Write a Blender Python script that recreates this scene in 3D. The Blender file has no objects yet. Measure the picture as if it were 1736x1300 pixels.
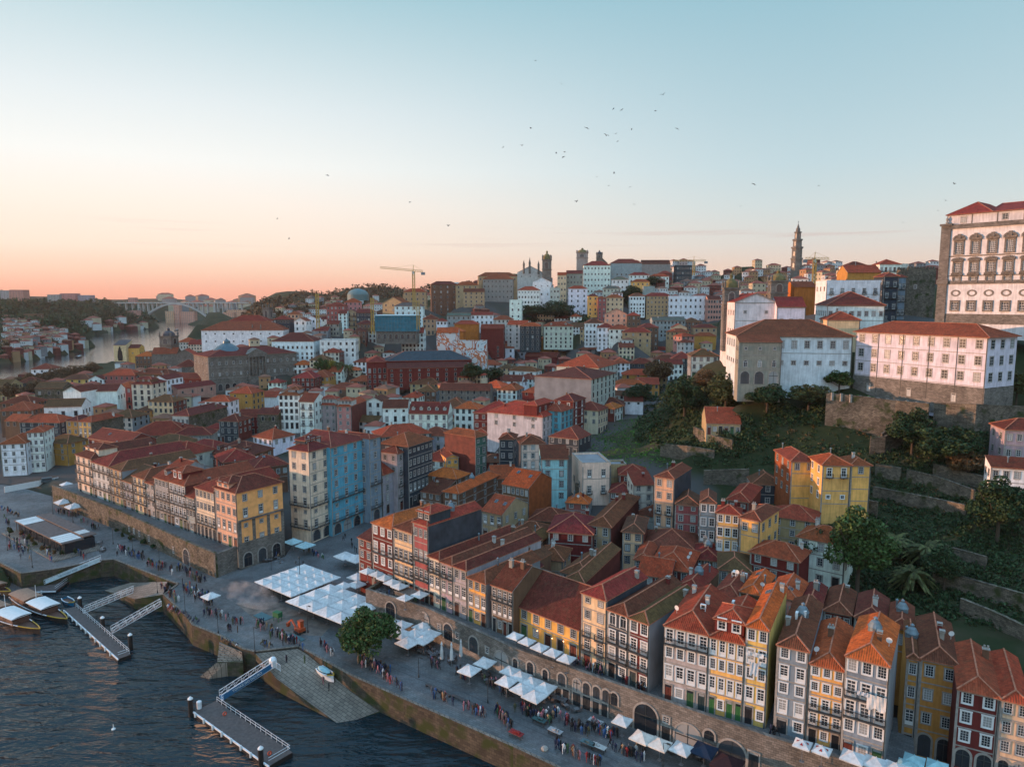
import bpy, math, random
import numpy as np
from mathutils import Vector, Matrix
R = math.radians
S = bpy.context.scene
COL = S.collection
rnd = random.Random(7)

# ------------------------------------------------------------ camera, sky, sun, exposure
CAM_H = 75.0
FPX = 1180.0
PITCH = math.atan(142.0 / FPX)
cd = bpy.data.cameras.new('camera')
cam = bpy.data.objects.new('camera', cd)
COL.objects.link(cam)
cam.location = (0, 0, CAM_H)
cam.rotation_euler = (math.pi / 2 - PITCH, 0, 0)
cd.sensor_fit = 'HORIZONTAL'
cd.sensor_width = 36.0
cd.lens = 36.0 * FPX / 1736.0
cd.clip_start = 0.5
cd.clip_end = 60000
S.camera = cam

SUN_EL, SUN_AZ = 2.6, -85.0          # degrees; azimuth from +Y, negative to the left
sund = Vector((math.sin(R(SUN_AZ)) * math.cos(R(SUN_EL)), math.cos(R(SUN_AZ)) * math.cos(R(SUN_EL)), math.sin(R(SUN_EL))))
ld = bpy.data.lights.new('sun', 'SUN')
ld.energy = 5.0
ld.angle = R(0.5)
ld.color = (1.0, 0.53, 0.31)
sun = bpy.data.objects.new('sun', ld)
COL.objects.link(sun)
sun.location = (-300, 100, 300)
sun.rotation_euler = sund.to_track_quat('Z', 'Y').to_euler()

ZENITH_FILL = 2.9
W = bpy.data.worlds.new('World')
S.world = W
W.use_nodes = True
def world_nodes():
 nt = W.node_tree
 nt.nodes.clear()
 N = lambda t: nt.nodes.new(t)
 L = nt.links.new
 out = N('ShaderNodeOutputWorld'); bg = N('ShaderNodeBackground')
 sky = N('ShaderNodeTexSky'); sky.sky_type = 'NISHITA'; sky.sun_disc = False
 sky.sun_elevation = R(SUN_EL); sky.sun_rotation = R(SUN_AZ)
 sky.air_density = 1.0; sky.dust_density = 1.5; sky.ozone_density = 1.5
 tc = N('ShaderNodeTexCoord'); sep = N('ShaderNodeSeparateXYZ')
 L(tc.outputs['Generated'], sep.inputs[0])
 asn = N('ShaderNodeMath'); asn.operation = 'ARCSINE'
 L(sep.outputs[2], asn.inputs[0])
 mr = N('ShaderNodeMapRange'); mr.inputs[1].default_value = -0.05; mr.inputs[2].default_value = 0.75
 L(asn.outputs[0], mr.inputs[0])
 # colour of the evening sky by height, away from the sun and towards it
 def ramp(stops):
  r = N('ShaderNodeValToRGB'); cr = r.color_ramp
  cr.interpolation = 'LINEAR'
  while len(cr.elements) < len(stops): cr.elements.new(0.5)
  for e, (deg, c) in zip(cr.elements, stops):
   e.position = (R(deg) + 0.05) / 0.8
   e.color = (*[((v / 255.0 + 0.055) / 1.055) ** 2.4 for v in c], 1)
  L(mr.outputs[0], r.inputs[0]); return r
 away = ramp([(-2, (200, 150, 134)), (0.6, (236, 182, 160)), (2.2, (230, 204, 187)), (4.2, (218, 214, 208)), (7, (204, 216, 217)), (10, (190, 212, 219)), (14, (176, 204, 214)), (22, (148, 190, 205)), (40, (116, 150, 182))])
 near = ramp([(-2, (226, 130, 108)), (0.6, (249, 176, 148)), (2.0, (251, 208, 182)), (3.8, (252, 230, 211)), (7, (253, 240, 228)), (10, (246, 246, 242)), (14, (228, 236, 238)), (22, (172, 206, 216)), (40, (122, 156, 184))])
 # closeness to the sun's azimuth
 dp = N('ShaderNodeVectorMath'); dp.operation = 'DOT_PRODUCT'
 dp.inputs[1].default_value = (math.sin(R(SUN_AZ + 23)), math.cos(R(SUN_AZ + 23)), 0)
 L(tc.outputs['Generated'], dp.inputs[0])
 m2 = N('ShaderNodeMapRange'); m2.inputs[1].default_value = 0.05; m2.inputs[2].default_value = 0.85
 m2.interpolation_type = 'SMOOTHSTEP'
 L(dp.outputs['Value'], m2.inputs[0])
 mx = N('ShaderNodeMix'); mx.data_type = 'RGBA'
 L(m2.outputs[0], mx.inputs[0]); L(away.outputs[0], mx.inputs[6]); L(near.outputs[0], mx.inputs[7])
 # thin flat cloud streaks low over the city
 mp = N('ShaderNodeMapping'); mp.inputs['Scale'].default_value = (2.2, 2.2, 90)
 L(tc.outputs['Generated'], mp.inputs[0])
 nz = N('ShaderNodeTexNoise'); nz.inputs['Scale'].default_value = 1.6; nz.inputs['Detail'].default_value = 5
 L(mp.outputs[0], nz.inputs[0])
 cl = N('ShaderNodeMapRange'); cl.inputs[1].default_value = 0.56; cl.inputs[2].default_value = 0.72
 L(nz.outputs[0], cl.inputs[0])
 band = N('ShaderNodeMapRange'); band.inputs[1].default_value = 0.066; band.inputs[2].default_value = 0.080
 L(asn.outputs[0], band.inputs[0])
 band2 = N('ShaderNodeMapRange'); band2.inputs[1].default_value = 0.105; band2.inputs[2].default_value = 0.088
 L(asn.outputs[0], band2.inputs[0])
 b3 = N('ShaderNodeMath'); b3.operation = 'MULTIPLY'; L(band.outputs[0], b3.inputs[0]); L(band2.outputs[0], b3.inputs[1])
 b4 = N('ShaderNodeMath'); b4.operation = 'MULTIPLY'; L(b3.outputs[0], b4.inputs[0]); L(cl.outputs[0], b4.inputs[1])
 b5 = N('ShaderNodeMath'); b5.operation = 'MULTIPLY'; L(b4.outputs[0], b5.inputs[0]); b5.inputs[1].default_value = 0.35
 mc = N('ShaderNodeMix'); mc.data_type = 'RGBA'
 L(b5.outputs[0], mc.inputs[0]); L(mx.outputs[2], mc.inputs[6]); mc.inputs[7].default_value = (0.60, 0.42, 0.38, 1)
 # a share of the physical sky underneath
 sc = N('ShaderNodeVectorMath'); sc.operation = 'SCALE'; sc.inputs[3].default_value = 0.10
 L(sky.outputs[0], sc.inputs[0])
 fin = N('ShaderNodeMix'); fin.data_type = 'RGBA'; fin.inputs[0].default_value = 0.90
 L(sc.outputs[0], fin.inputs[6]); L(mc.outputs[2], fin.inputs[7])
 # fill light added: sky brightened overhead and behind the view to lift the town
 hi = N('ShaderNodeMapRange'); hi.inputs[1].default_value = R(25); hi.inputs[2].default_value = R(50); hi.inputs[3].default_value = 0.98; hi.inputs[4].default_value = ZENITH_FILL; hi.interpolation_type = 'SMOOTHSTEP'
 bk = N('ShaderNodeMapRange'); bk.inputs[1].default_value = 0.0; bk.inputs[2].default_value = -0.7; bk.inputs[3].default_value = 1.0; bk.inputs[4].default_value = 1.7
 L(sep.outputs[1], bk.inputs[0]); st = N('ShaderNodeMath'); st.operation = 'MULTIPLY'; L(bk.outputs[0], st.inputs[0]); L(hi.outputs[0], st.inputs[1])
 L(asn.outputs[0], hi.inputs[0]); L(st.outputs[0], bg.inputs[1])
 L(fin.outputs[2], bg.inputs[0])
 L(bg.outputs[0], out.inputs[0])
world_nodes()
HAZE = 0.000036
S.view_settings.view_transform = 'Standard'
S.view_settings.look = 'None'
S.view_settings.exposure = 0.25
S.view_settings.gamma = 1.0
S.cycles.max_bounces = 6
S.cycles.diffuse_bounces = 2
S.cycles.glossy_bounces = 2
S.cycles.transmission_bounces = 2
S.cycles.volume_bounces = 0
S.cycles.transparent_max_bounces = 6
S.cycles.use_denoising = True
S.cycles.caustics_reflective = False
S.cycles.caustics_refractive = False

# ------------------------------------------------------------ where a line of sight meets the place
cp_, sp_ = math.cos(PITCH), math.sin(PITCH)
def sight(px, py):
 r = (px - 868) / FPX; d = (py - 650) / FPX
 return (r, cp_ - sp_ * d, -sp_ - cp_ * d)
def at_z(px, py, z):
 a = sight(px, py); t = (z - CAM_H) / a[2]
 return Vector((a[0] * t, a[1] * t, z))
def at_y(px, py, Y):
 a = sight(px, py); t = Y / a[1]
 return Vector((a[0] * t, Y, CAM_H + a[2] * t))
def at_plane(px, py, P, n):
 a = sight(px, py); t = (n[0] * P[0] + n[1] * P[1]) / (n[0] * a[0] + n[1] * a[1])
 return Vector((a[0] * t, a[1] * t, CAM_H + a[2] * t))
def shows_at(p):
 z = p[2] - CAM_H; d = p[1] * cp_ - z * sp_
 return (868 + FPX * p[0] / d, 650 - FPX * (p[1] * sp_ + z * cp_) / d)
def height_at(py, x, y):
 k = (py - 650) / FPX
 return (-y * sp_ - k * y * cp_) / (cp_ - k * sp_) + CAM_H
def along_to(A, ang, px):
 """distance from A along the level direction ang (degrees) to where it passes column px"""
 c, s = math.cos(R(ang)), math.sin(R(ang)); k = (px - 868) / FPX
 return (k * (A[1] * cp_ - (A[2] - CAM_H) * sp_) - A[0]) / (c - k * s * cp_)

# ------------------------------------------------------------ mesh and object helpers
class MB:
 def __init__(s): s.v = []; s.f = []; s.m = []; s.uv = {}
 def face(s, pts, m=0, uv=None):
  i = len(s.v); s.v += [tuple(p) for p in pts]; s.f.append(tuple(range(i, i + len(pts)))); s.m.append(m)
  if uv: s.uv[len(s.f) - 1] = uv
 def box(s, x0, x1, y0, y1, z0, z1, m=0, skip=''):
  i = len(s.v)
  s.v += [(x0, y0, z0), (x1, y0, z0), (x1, y1, z0), (x0, y1, z0), (x0, y0, z1), (x1, y0, z1), (x1, y1, z1), (x0, y1, z1)]
  for k, q in (('b', (0, 3, 2, 1)), ('t', (4, 5, 6, 7)), ('f', (0, 1, 5, 4)), ('r', (1, 2, 6, 5)), ('k', (2, 3, 7, 6)), ('l', (3, 0, 4, 7))):
   if k not in skip: s.f.append(tuple(i + a for a in q)); s.m.append(m)
 def bar(s, a, b, w, h=None, m=0):
  """a bar of section w x h from a to b"""
  a = Vector(a); b = Vector(b); h = h or w
  d = (b - a).normalized()
  up = Vector((0, 0, 1)) if abs(d.z) < 0.95 else Vector((1, 0, 0))
  x = d.cross(up).normalized() * (w / 2); y = x.cross(d).normalized() * (h / 2)
  i = len(s.v)
  for p in (a, b):
   for q in (-x - y, x - y, x + y, -x + y): s.v.append(tuple(p + q))
  for q in ((0, 1, 5, 4), (1, 2, 6, 5), (2, 3, 7, 6), (3, 0, 4, 7), (3, 2, 1, 0), (4, 5, 6, 7)):
   s.f.append(tuple(i + k for k in q)); s.m.append(m)
 def lathe(s, prof, n=12, c=(0, 0, 0), m=0, cap=True, flat=(1, 1)):
  """prof: list of (radius, z)"""
  i = len(s.v)
  for r, z in prof:
   for k in range(n):
    a = 2 * math.pi * k / n
    s.v.append((c[0] + r * math.cos(a) * flat[0], c[1] + r * math.sin(a) * flat[1], c[2] + z))
  for j in range(len(prof) - 1):
   for k in range(n):
    k2 = (k + 1) % n
    s.f.append((i + j * n + k, i + j * n + k2, i + (j + 1) * n + k2, i + (j + 1) * n + k)); s.m.append(m)
  if cap:
   s.f.append(tuple(i + k for k in reversed(range(n)))); s.m.append(m)
   e = i + (len(prof) - 1) * n
   s.f.append(tuple(e + k for k in range(n))); s.m.append(m)
 def prism(s, pts, z0, z1, m=0, mt=None):
  """level polygon pts (x,y), anticlockwise, from z0 to z1"""
  n = len(pts); i = len(s.v)
  s.v += [(p[0], p[1], z0) for p in pts] + [(p[0], p[1], z1) for p in pts]
  for k in range(n):
   k2 = (k + 1) % n
   s.f.append((i + k, i + k2, i + n + k2, i + n + k)); s.m.append(m)
  s.f.append(tuple(i + n + k for k in range(n))); s.m.append(m if mt is None else mt)
  s.f.append(tuple(i + k for k in reversed(range(n)))); s.m.append(m)
 def mesh(s, name, mats, smooth=False):
  me = bpy.data.meshes.new(name)
  me.from_pydata(s.v, [], s.f)
  for m in mats: me.materials.append(m)
  if len(mats) > 1: me.polygons.foreach_set('material_index', s.m)
  if s.uv:
   ul = me.uv_layers.new(name='UVMap')
   for fi, uvs in s.uv.items():
    for li, uv in zip(me.polygons[fi].loop_indices, uvs): ul.data[li].uv = uv
  if smooth: me.polygons.foreach_set('use_smooth', [True] * len(s.f))
  me.update()
  return me

def link(name, me, parent=None, loc=(0, 0, 0), rz=0.0, color=None):
 o = bpy.data.objects.new(name, me)
 COL.objects.link(o)
 if parent is not None: o.parent = parent
 o.location = loc
 if rz: o.rotation_euler = (0, 0, rz)
 if color is not None: o.color = (*color, 1)
 return o
def obj(name, mb, mats, parent=None, loc=(0, 0, 0), rz=0.0, color=None, smooth=False):
 return link(name, mb.mesh(name, mats if isinstance(mats, (list, tuple)) else [mats], smooth), parent, loc, rz, color)
def empty(name, loc, rz=0.0):
 o = bpy.data.objects.new(name, None); COL.objects.link(o)
 o.empty_display_size = 0.5
 o.location = loc; o.rotation_euler = (0, 0, rz)
 return o
def tag(o, label, cat, group=None):
 o['label'] = label; o['category'] = cat
 if group: o['group'] = group
 return o
def setting(o): o['kind'] = 'structure'; return o
def copy_tree(o, parent=None):
 c = o.copy(); COL.objects.link(c)
 if parent is not None: c.parent = parent
 for ch in o.children: copy_tree(ch, c)
 return c

# ------------------------------------------------------------ materials
MATS = {}
def nodes(name):
 m = bpy.data.materials.new(name); m.use_nodes = True
 nt = m.node_tree; b = nt.nodes['Principled BSDF']
 MATS[name] = m
 return m, nt, nt.nodes.new, nt.links.new, b
def plain(name, c, rough=0.7, metal=0.0, var=0.25, scale=1.5, spec=0.3, bump=0.0):
 m, nt, N, L, b = nodes(name)
 tc = N('ShaderNodeTexCoord'); nz = N('ShaderNodeTexNoise')
 nz.inputs['Scale'].default_value = scale; nz.inputs['Detail'].default_value = 4
 L(tc.outputs['Object'], nz.inputs[0])
 mr = N('ShaderNodeMapRange'); mr.inputs[1].default_value = 0.25; mr.inputs[2].default_value = 0.75
 mr.inputs[3].default_value = 1 - var; mr.inputs[4].default_value = 1 + var * 0.6
 L(nz.outputs[0], mr.inputs[0])
 v = N('ShaderNodeVectorMath'); v.operation = 'SCALE'; v.inputs[0].default_value = c
 L(mr.outputs[0], v.inputs[3]); L(v.outputs[0], b.inputs['Base Color'])
 b.inputs['Roughness'].default_value = rough; b.inputs['Metallic'].default_value = metal
 b.inputs['Specular IOR Level'].default_value = spec
 if bump:
  bp = N('ShaderNodeBump'); bp.inputs['Strength'].default_value = bump; bp.inputs['Distance'].default_value = 0.05
  L(nz.outputs[0], bp.inputs['Height']); L(bp.outputs[0], b.inputs['Normal'])
 return m
def tinted(name, rough=0.8, var=0.3, spec=0.2, grime=0.35):
 """colour from the object, with blotches and rain streaks of its own"""
 m, nt, N, L, b = nodes(name)
 oi = N('ShaderNodeObjectInfo'); tc = N('ShaderNodeTexCoord')
 off = N('ShaderNodeVectorMath'); off.operation = 'ADD'
 rr = N('ShaderNodeVectorMath'); rr.operation = 'SCALE'; rr.inputs[0].default_value = (97, 53, 71)
 L(oi.outputs['Random'], rr.inputs[3]); L(rr.outputs[0], off.inputs[1]); L(tc.outputs['Object'], off.inputs[0])
 n1 = N('ShaderNodeTexNoise'); n1.inputs['Scale'].default_value = 0.45; n1.inputs['Detail'].default_value = 6; n1.inputs['Roughness'].default_value = 0.65
 L(off.outputs[0], n1.inputs[0])
 mp = N('ShaderNodeMapping'); mp.inputs['Scale'].default_value = (1.6, 1.6, 0.16)
 L(off.outputs[0], mp.inputs[0])
 n2 = N('ShaderNodeTexNoise'); n2.inputs['Scale'].default_value = 1.3; n2.inputs['Detail'].default_value = 5
 L(mp.outputs[0], n2.inputs[0])
 a = N('ShaderNodeMapRange'); a.inputs[1].default_value = 0.3; a.inputs[2].default_value = 0.7; a.inputs[3].default_value = 1 - var; a.inputs[4].default_value = 1.08
 L(n1.outputs[0], a.inputs[0])
 c = N('ShaderNodeMapRange'); c.inputs[1].default_value = 0.30; c.inputs[2].default_value = 0.62; c.inputs[3].default_value = 1 - grime; c.inputs[4].default_value = 1.0
 L(n2.outputs[0], c.inputs[0])
 mu = N('ShaderNodeMath'); mu.operation = 'MULTIPLY'; L(a.outputs[0], mu.inputs[0]); L(c.outputs[0], mu.inputs[1])
 v = N('ShaderNodeVectorMath'); v.operation = 'SCALE'; L(oi.outputs['Color'], v.inputs[0]); L(mu.outputs[0], v.inputs[3])
 L(v.outputs[0], b.inputs['Base Color'])
 b.inputs['Roughness'].default_value = rough; b.inputs['Specular IOR Level'].default_value = spec
 return m
def masonry(name, c1, c2, mortar, scale=1.0, rough=0.9, w=0.9, h=0.42, moss=0.0):
 """coursed stone in the wall's own metres"""
 m, nt, N, L, b = nodes(name)
 tc = N('ShaderNodeTexCoord'); sep = N('ShaderNodeSeparateXYZ'); geo = N('ShaderNodeNewGeometry')
 L(tc.outputs['Object'], sep.inputs[0])
 ad = N('ShaderNodeMath'); ad.operation = 'ADD'; L(sep.outputs[0], ad.inputs[0]); L(sep.outputs[1], ad.inputs[1])
 cb = N('ShaderNodeCombineXYZ'); L(ad.outputs[0], cb.inputs[0]); L(sep.outputs[2], cb.inputs[1])
 nz0 = N('ShaderNodeTexNoise'); nz0.inputs['Scale'].default_value = 0.9; L(tc.outputs['Object'], nz0.inputs[0])
 dist = N('ShaderNodeVectorMath'); dist.operation = 'SCALE'; dist.inputs[3].default_value = 0.35; L(nz0.outputs[1], dist.inputs[0])
 ad2 = N('ShaderNodeVectorMath'); ad2.operation = 'ADD'; L(cb.outputs[0], ad2.inputs[0]); L(dist.outputs[0], ad2.inputs[1])
 br = N('ShaderNodeTexBrick'); br.inputs['Scale'].default_value = scale
 br.inputs['Brick Width'].default_value = w; br.inputs['Row Height'].default_value = h
 br.inputs['Mortar Size'].default_value = 0.025; br.inputs['Mortar Smooth'].default_value = 0.4
 br.inputs['Color1'].default_value = (*c1, 1); br.inputs['Color2'].default_value = (*c2, 1); br.inputs['Mortar'].default_value = (*mortar, 1)
 L(ad2.outputs[0], br.inputs[0])
 n1 = N('ShaderNodeTexNoise'); n1.inputs['Scale'].default_value = 0.22; n1.inputs['Detail'].default_value = 7; n1.inputs['Roughness'].default_value = 0.7
 L(tc.outputs['Object'], n1.inputs[0])
 a = N('ShaderNodeMapRange'); a.inputs[1].default_value = 0.3; a.inputs[2].default_value = 0.7; a.inputs[3].default_value = 0.5; a.inputs[4].default_value = 1.2
 L(n1.outputs[0], a.inputs[0])
 v = N('ShaderNodeVectorMath'); v.operation = 'SCALE'; L(br.outputs[0], v.inputs[0]); L(a.outputs[0], v.inputs[3])
 outc = v.outputs[0]
 if moss:
  n3 = N('ShaderNodeTexNoise'); n3.inputs['Scale'].default_value = 0.35; n3.inputs['Detail'].default_value = 8
  L(tc.outputs['Object'], n3.inputs[0])
  q = N('ShaderNodeMapRange'); q.inputs[1].default_value = 0.62 - moss * 0.2; q.inputs[2].default_value = 0.72 - moss * 0.15
  L(n3.outputs[0], q.inputs[0])
  mx = N('ShaderNodeMix'); mx.data_type = 'RGBA'; L(q.outputs[0], mx.inputs[0]); L(outc, mx.inputs[6]); mx.inputs[7].default_value = (0.035, 0.045, 0.015, 1)
  outc = mx.outputs[2]
 L(outc, b.inputs['Base Color'])
 b.inputs['Roughness'].default_value = rough; b.inputs['Specular IOR Level'].default_value = 0.15
 bp = N('ShaderNodeBump'); bp.inputs['Strength'].default_value = 0.6; bp.inputs['Distance'].default_value = 0.06
 sx = N('ShaderNodeMath'); sx.operation = 'ADD'; L(br.outputs[1], sx.inputs[0]); L(n1.outputs[0], sx.inputs[1])
 iv = N('ShaderNodeMath'); iv.operation = 'SUBTRACT'; iv.inputs[0].default_value = 1; L(br.outputs[1], iv.inputs[1])
 L(iv.outputs[0], bp.inputs['Height']); L(bp.outputs[0], b.inputs['Normal'])
 return m
def roof_mat():
 m, nt, N, L, b = nodes('clay_tiles')
 oi = N('ShaderNodeObjectInfo'); uv = N('ShaderNodeUVMap'); uv.uv_map = 'UVMap'; tc = N('ShaderNodeTexCoord')
 br = N('ShaderNodeTexBrick'); br.inputs['Scale'].default_value = 1.0
 br.offset = 0.0
 br.inputs['Brick Width'].default_value = 0.30; br.inputs['Row Height'].default_value = 0.42
 br.inputs['Mortar Size'].default_value = 0.012; br.inputs['Mortar Smooth'].default_value = 1.0; br.inputs['Bias'].default_value = 0.0
 br.inputs['Color1'].default_value = (0.72, 0.72, 0.72, 1); br.inputs['Color2'].default_value = (1.2, 1.2, 1.2, 1); br.inputs['Mortar'].default_value = (0.45, 0.45, 0.45, 1)
 L(uv.outputs[0], br.inputs[0])
 rr = N('ShaderNodeVectorMath'); rr.operation = 'SCALE'; rr.inputs[0].default_value = (61, 83, 47); L(oi.outputs['Random'], rr.inputs[3])
 off = N('ShaderNodeVectorMath'); off.operation = 'ADD'; L(tc.outputs['Object'], off.inputs[0]); L(rr.outputs[0], off.inputs[1])
 n1 = N('ShaderNodeTexNoise'); n1.inputs['Scale'].default_value = 0.35; n1.inputs['Detail'].default_value = 8; n1.inputs['Roughness'].default_value = 0.7
 L(off.outputs[0], n1.inputs[0])
 a = N('ShaderNodeMapRange'); a.inputs[1].default_value = 0.28; a.inputs[2].default_value = 0.72; a.inputs[3].default_value = 0.62; a.inputs[4].default_value = 1.3
 L(n1.outputs[0], a.inputs[0])
 v = N('ShaderNodeVectorMath'); v.operation = 'SCALE'; L(oi.outputs['Color'], v.inputs[0]); L(a.outputs[0], v.inputs[3])
 v2 = N('ShaderNodeVectorMath'); v2.operation = 'MULTIPLY'; L(v.outputs[0], v2.inputs[0]); L(br.outputs[0], v2.inputs[1])
 # lichen and soot on the older roofs
 n2 = N('ShaderNodeTexNoise'); n2.inputs['Scale'].default_value = 0.9; n2.inputs['Detail'].default_value = 9; n2.inputs['Roughness'].default_value = 0.75
 L(off.outputs[0], n2.inputs[0])
 th = N('ShaderNodeMapRange'); th.inputs[1].default_value = 0.50; th.inputs[2].default_value = 0.66; th.inputs[3].default_value = 0; th.inputs[4].default_value = 0.48
 L(n2.outputs[0], th.inputs[0])
 mx = N('ShaderNodeMix'); mx.data_type = 'RGBA'; L(th.outputs[0], mx.inputs[0]); L(v2.outputs[0], mx.inputs[6]); mx.inputs[7].default_value = (0.085, 0.055, 0.028, 1)
 L(mx.outputs[2], b.inputs['Base Color'])
 b.inputs['Roughness'].default_value = 0.85; b.inputs['Specular IOR Level'].default_value = 0.15
 sp = N('ShaderNodeSeparateXYZ'); L(uv.outputs[0], sp.inputs[0])
 wv = N('ShaderNodeMath'); wv.operation = 'MULTIPLY'; wv.inputs[1].default_value = 2 * math.pi / 0.30; L(sp.outputs[0], wv.inputs[0])
 sn = N('ShaderNodeMath'); sn.operation = 'SINE'; L(wv.outputs[0], sn.inputs[0])
 bp = N('ShaderNodeBump'); bp.inputs['Strength'].default_value = 0.75; bp.inputs['Distance'].default_value = 0.05
 L(sn.outputs[0], bp.inputs['Height']); L(bp.outputs[0], b.inputs['Normal'])
 return m
def glass_mat(name, dark, light, share):
 """window panes: most dark, some with pale curtains behind"""
 m, nt, N, L, b = nodes(name)
 oi = N('ShaderNodeObjectInfo')
 cr = N('ShaderNodeValToRGB'); cr.color_ramp.interpolation = 'CONSTANT'
 cr.color_ramp.elements[0].color = (*dark, 1)
 cr.color_ramp.elements[1].position = 1 - share; cr.color_ramp.elements[1].color = (*light, 1)
 e = cr.color_ramp.elements.new(0.45); e.color = (dark[0] * 2.6, dark[1] * 2.4, dark[2] * 2.2, 1)
 L(oi.outputs['Random'], cr.inputs[0]); L(cr.outputs[0], b.inputs['Base Color'])
 b.inputs['Roughness'].default_value = 0.12; b.inputs['Specular IOR Level'].default_value = 0.55
 return m
plaster = tinted('plaster', var=.25, grime=.24)
tiles = roof_mat()
ridge_tile = plain('ridge_tiles', (0.36, 0.13, 0.07), 0.85, var=0.5, scale=2)
rubble = masonry('rubble_wall', (0.20, 0.165, 0.125), (0.095, 0.08, 0.062), (0.045, 0.038, 0.03), moss=0.4, w=.7, h=.38)
granite = masonry('granite_blocks', (0.24, 0.21, 0.18), (0.145, 0.128, 0.11), (0.08, 0.07, 0.06), w=0.75, h=0.36)
quay_stone = masonry('quay_wall', (0.105, 0.085, 0.062), (0.055, 0.046, 0.035), (0.026, 0.024, 0.02), w=1.0, h=0.5, moss=0.75)
balcony_stone = plain('dark_balcony_stone', (0.085, 0.08, 0.075), 0.85, var=0.35)
trim = plain('stone_trim', (0.28, 0.255, 0.225), 0.85, var=0.35)
pale = plain('white_paint', (0.62, 0.62, 0.60), 0.5, var=0.12)
glass = glass_mat('window_glass', (0.018, 0.022, 0.027), (0.26, 0.26, 0.25), 0.15)
iron = plain('wrought_iron', (0.03, 0.035, 0.035), 0.5, var=0.2)
zinc = plain('zinc_sheet', (0.15, 0.19, 0.21), 0.45, 0.3, var=0.3)
wood = tinted('painted_wood', 0.6, 0.15, 0.3, 0.15)
clad_red = plain('rust_red_cladding', (0.135, 0.03, 0.022), 0.7, var=0.45, scale=0.5)
clad_slate = plain('slate_cladding', (0.045, 0.050, 0.060), 0.6, var=0.5, scale=0.5)
clad_grey = plain('bare_render', (0.21, 0.21, 0.215), 0.9, var=0.28, scale=0.25)
clad_orange = plain('rust_orange_cladding', (0.27, 0.066, 0.018), 0.75, var=0.35, scale=0.7)
SIDES = {'a': plain('amber_plaster', (.85, .38, .13), .8, var=.25, scale=.6), 'y': plain('yellow_plaster', (.72, .44, .12), .8, var=.25, scale=.6), 'r': clad_red, 's': clad_slate, 'g': clad_grey, 'o': clad_orange, 'k': rubble, None: plaster}
# ------------------------------------------------------------ setting materials
def paving_mat(name, c, scale=1.2, joint=0.25, patch=0.35):
 m, nt, N, L, b = nodes(name)
 tc = N('ShaderNodeTexCoord')
 mp = N('ShaderNodeMapping'); mp.inputs['Rotation'].default_value = (0, 0, R(35)); L(tc.outputs['Object'], mp.inputs[0])
 br = N('ShaderNodeTexBrick'); br.inputs['Scale'].default_value = scale
 br.inputs['Color1'].default_value = (.8, .8, .8, 1); br.inputs['Color2'].default_value = (1.15, 1.15, 1.15, 1); br.inputs['Mortar'].default_value = (1 - joint * 2, 1 - joint * 2, 1 - joint * 2, 1)
 br.inputs['Brick Width'].default_value = 0.9; br.inputs['Row Height'].default_value = 0.55; br.inputs['Mortar Size'].default_value = 0.03
 L(mp.outputs[0], br.inputs[0])
 n1 = N('ShaderNodeTexNoise'); n1.inputs['Scale'].default_value = 0.12; n1.inputs['Detail'].default_value = 9; n1.inputs['Roughness'].default_value = 0.7
 L(tc.outputs['Object'], n1.inputs[0])
 a = N('ShaderNodeMapRange'); a.inputs[1].default_value = 0.3; a.inputs[2].default_value = 0.7; a.inputs[3].default_value = 1 - patch; a.inputs[4].default_value = 1 + patch
 L(n1.outputs[0], a.inputs[0])
 v = N('ShaderNodeVectorMath'); v.operation = 'SCALE'; v.inputs[0].default_value = c; L(a.outputs[0], v.inputs[3])
 v2 = N('ShaderNodeVectorMath'); v2.operation = 'MULTIPLY'; L(v.outputs[0], v2.inputs[0]); L(br.outputs[0], v2.inputs[1])
 L(v2.outputs[0], b.inputs['Base Color']); b.inputs['Roughness'].default_value = 0.8
 return m
paving = paving_mat('granite_paving', (0.10, 0.099, 0.096), patch=.55)
cobbles = paving_mat('dark_cobbles', (0.085, 0.09, 0.092), 2.2, patch=.5)
slab_stone = paving_mat('slipway_stone', (0.16, 0.13, 0.10), 0.8, 0.45, 0.5)
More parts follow.
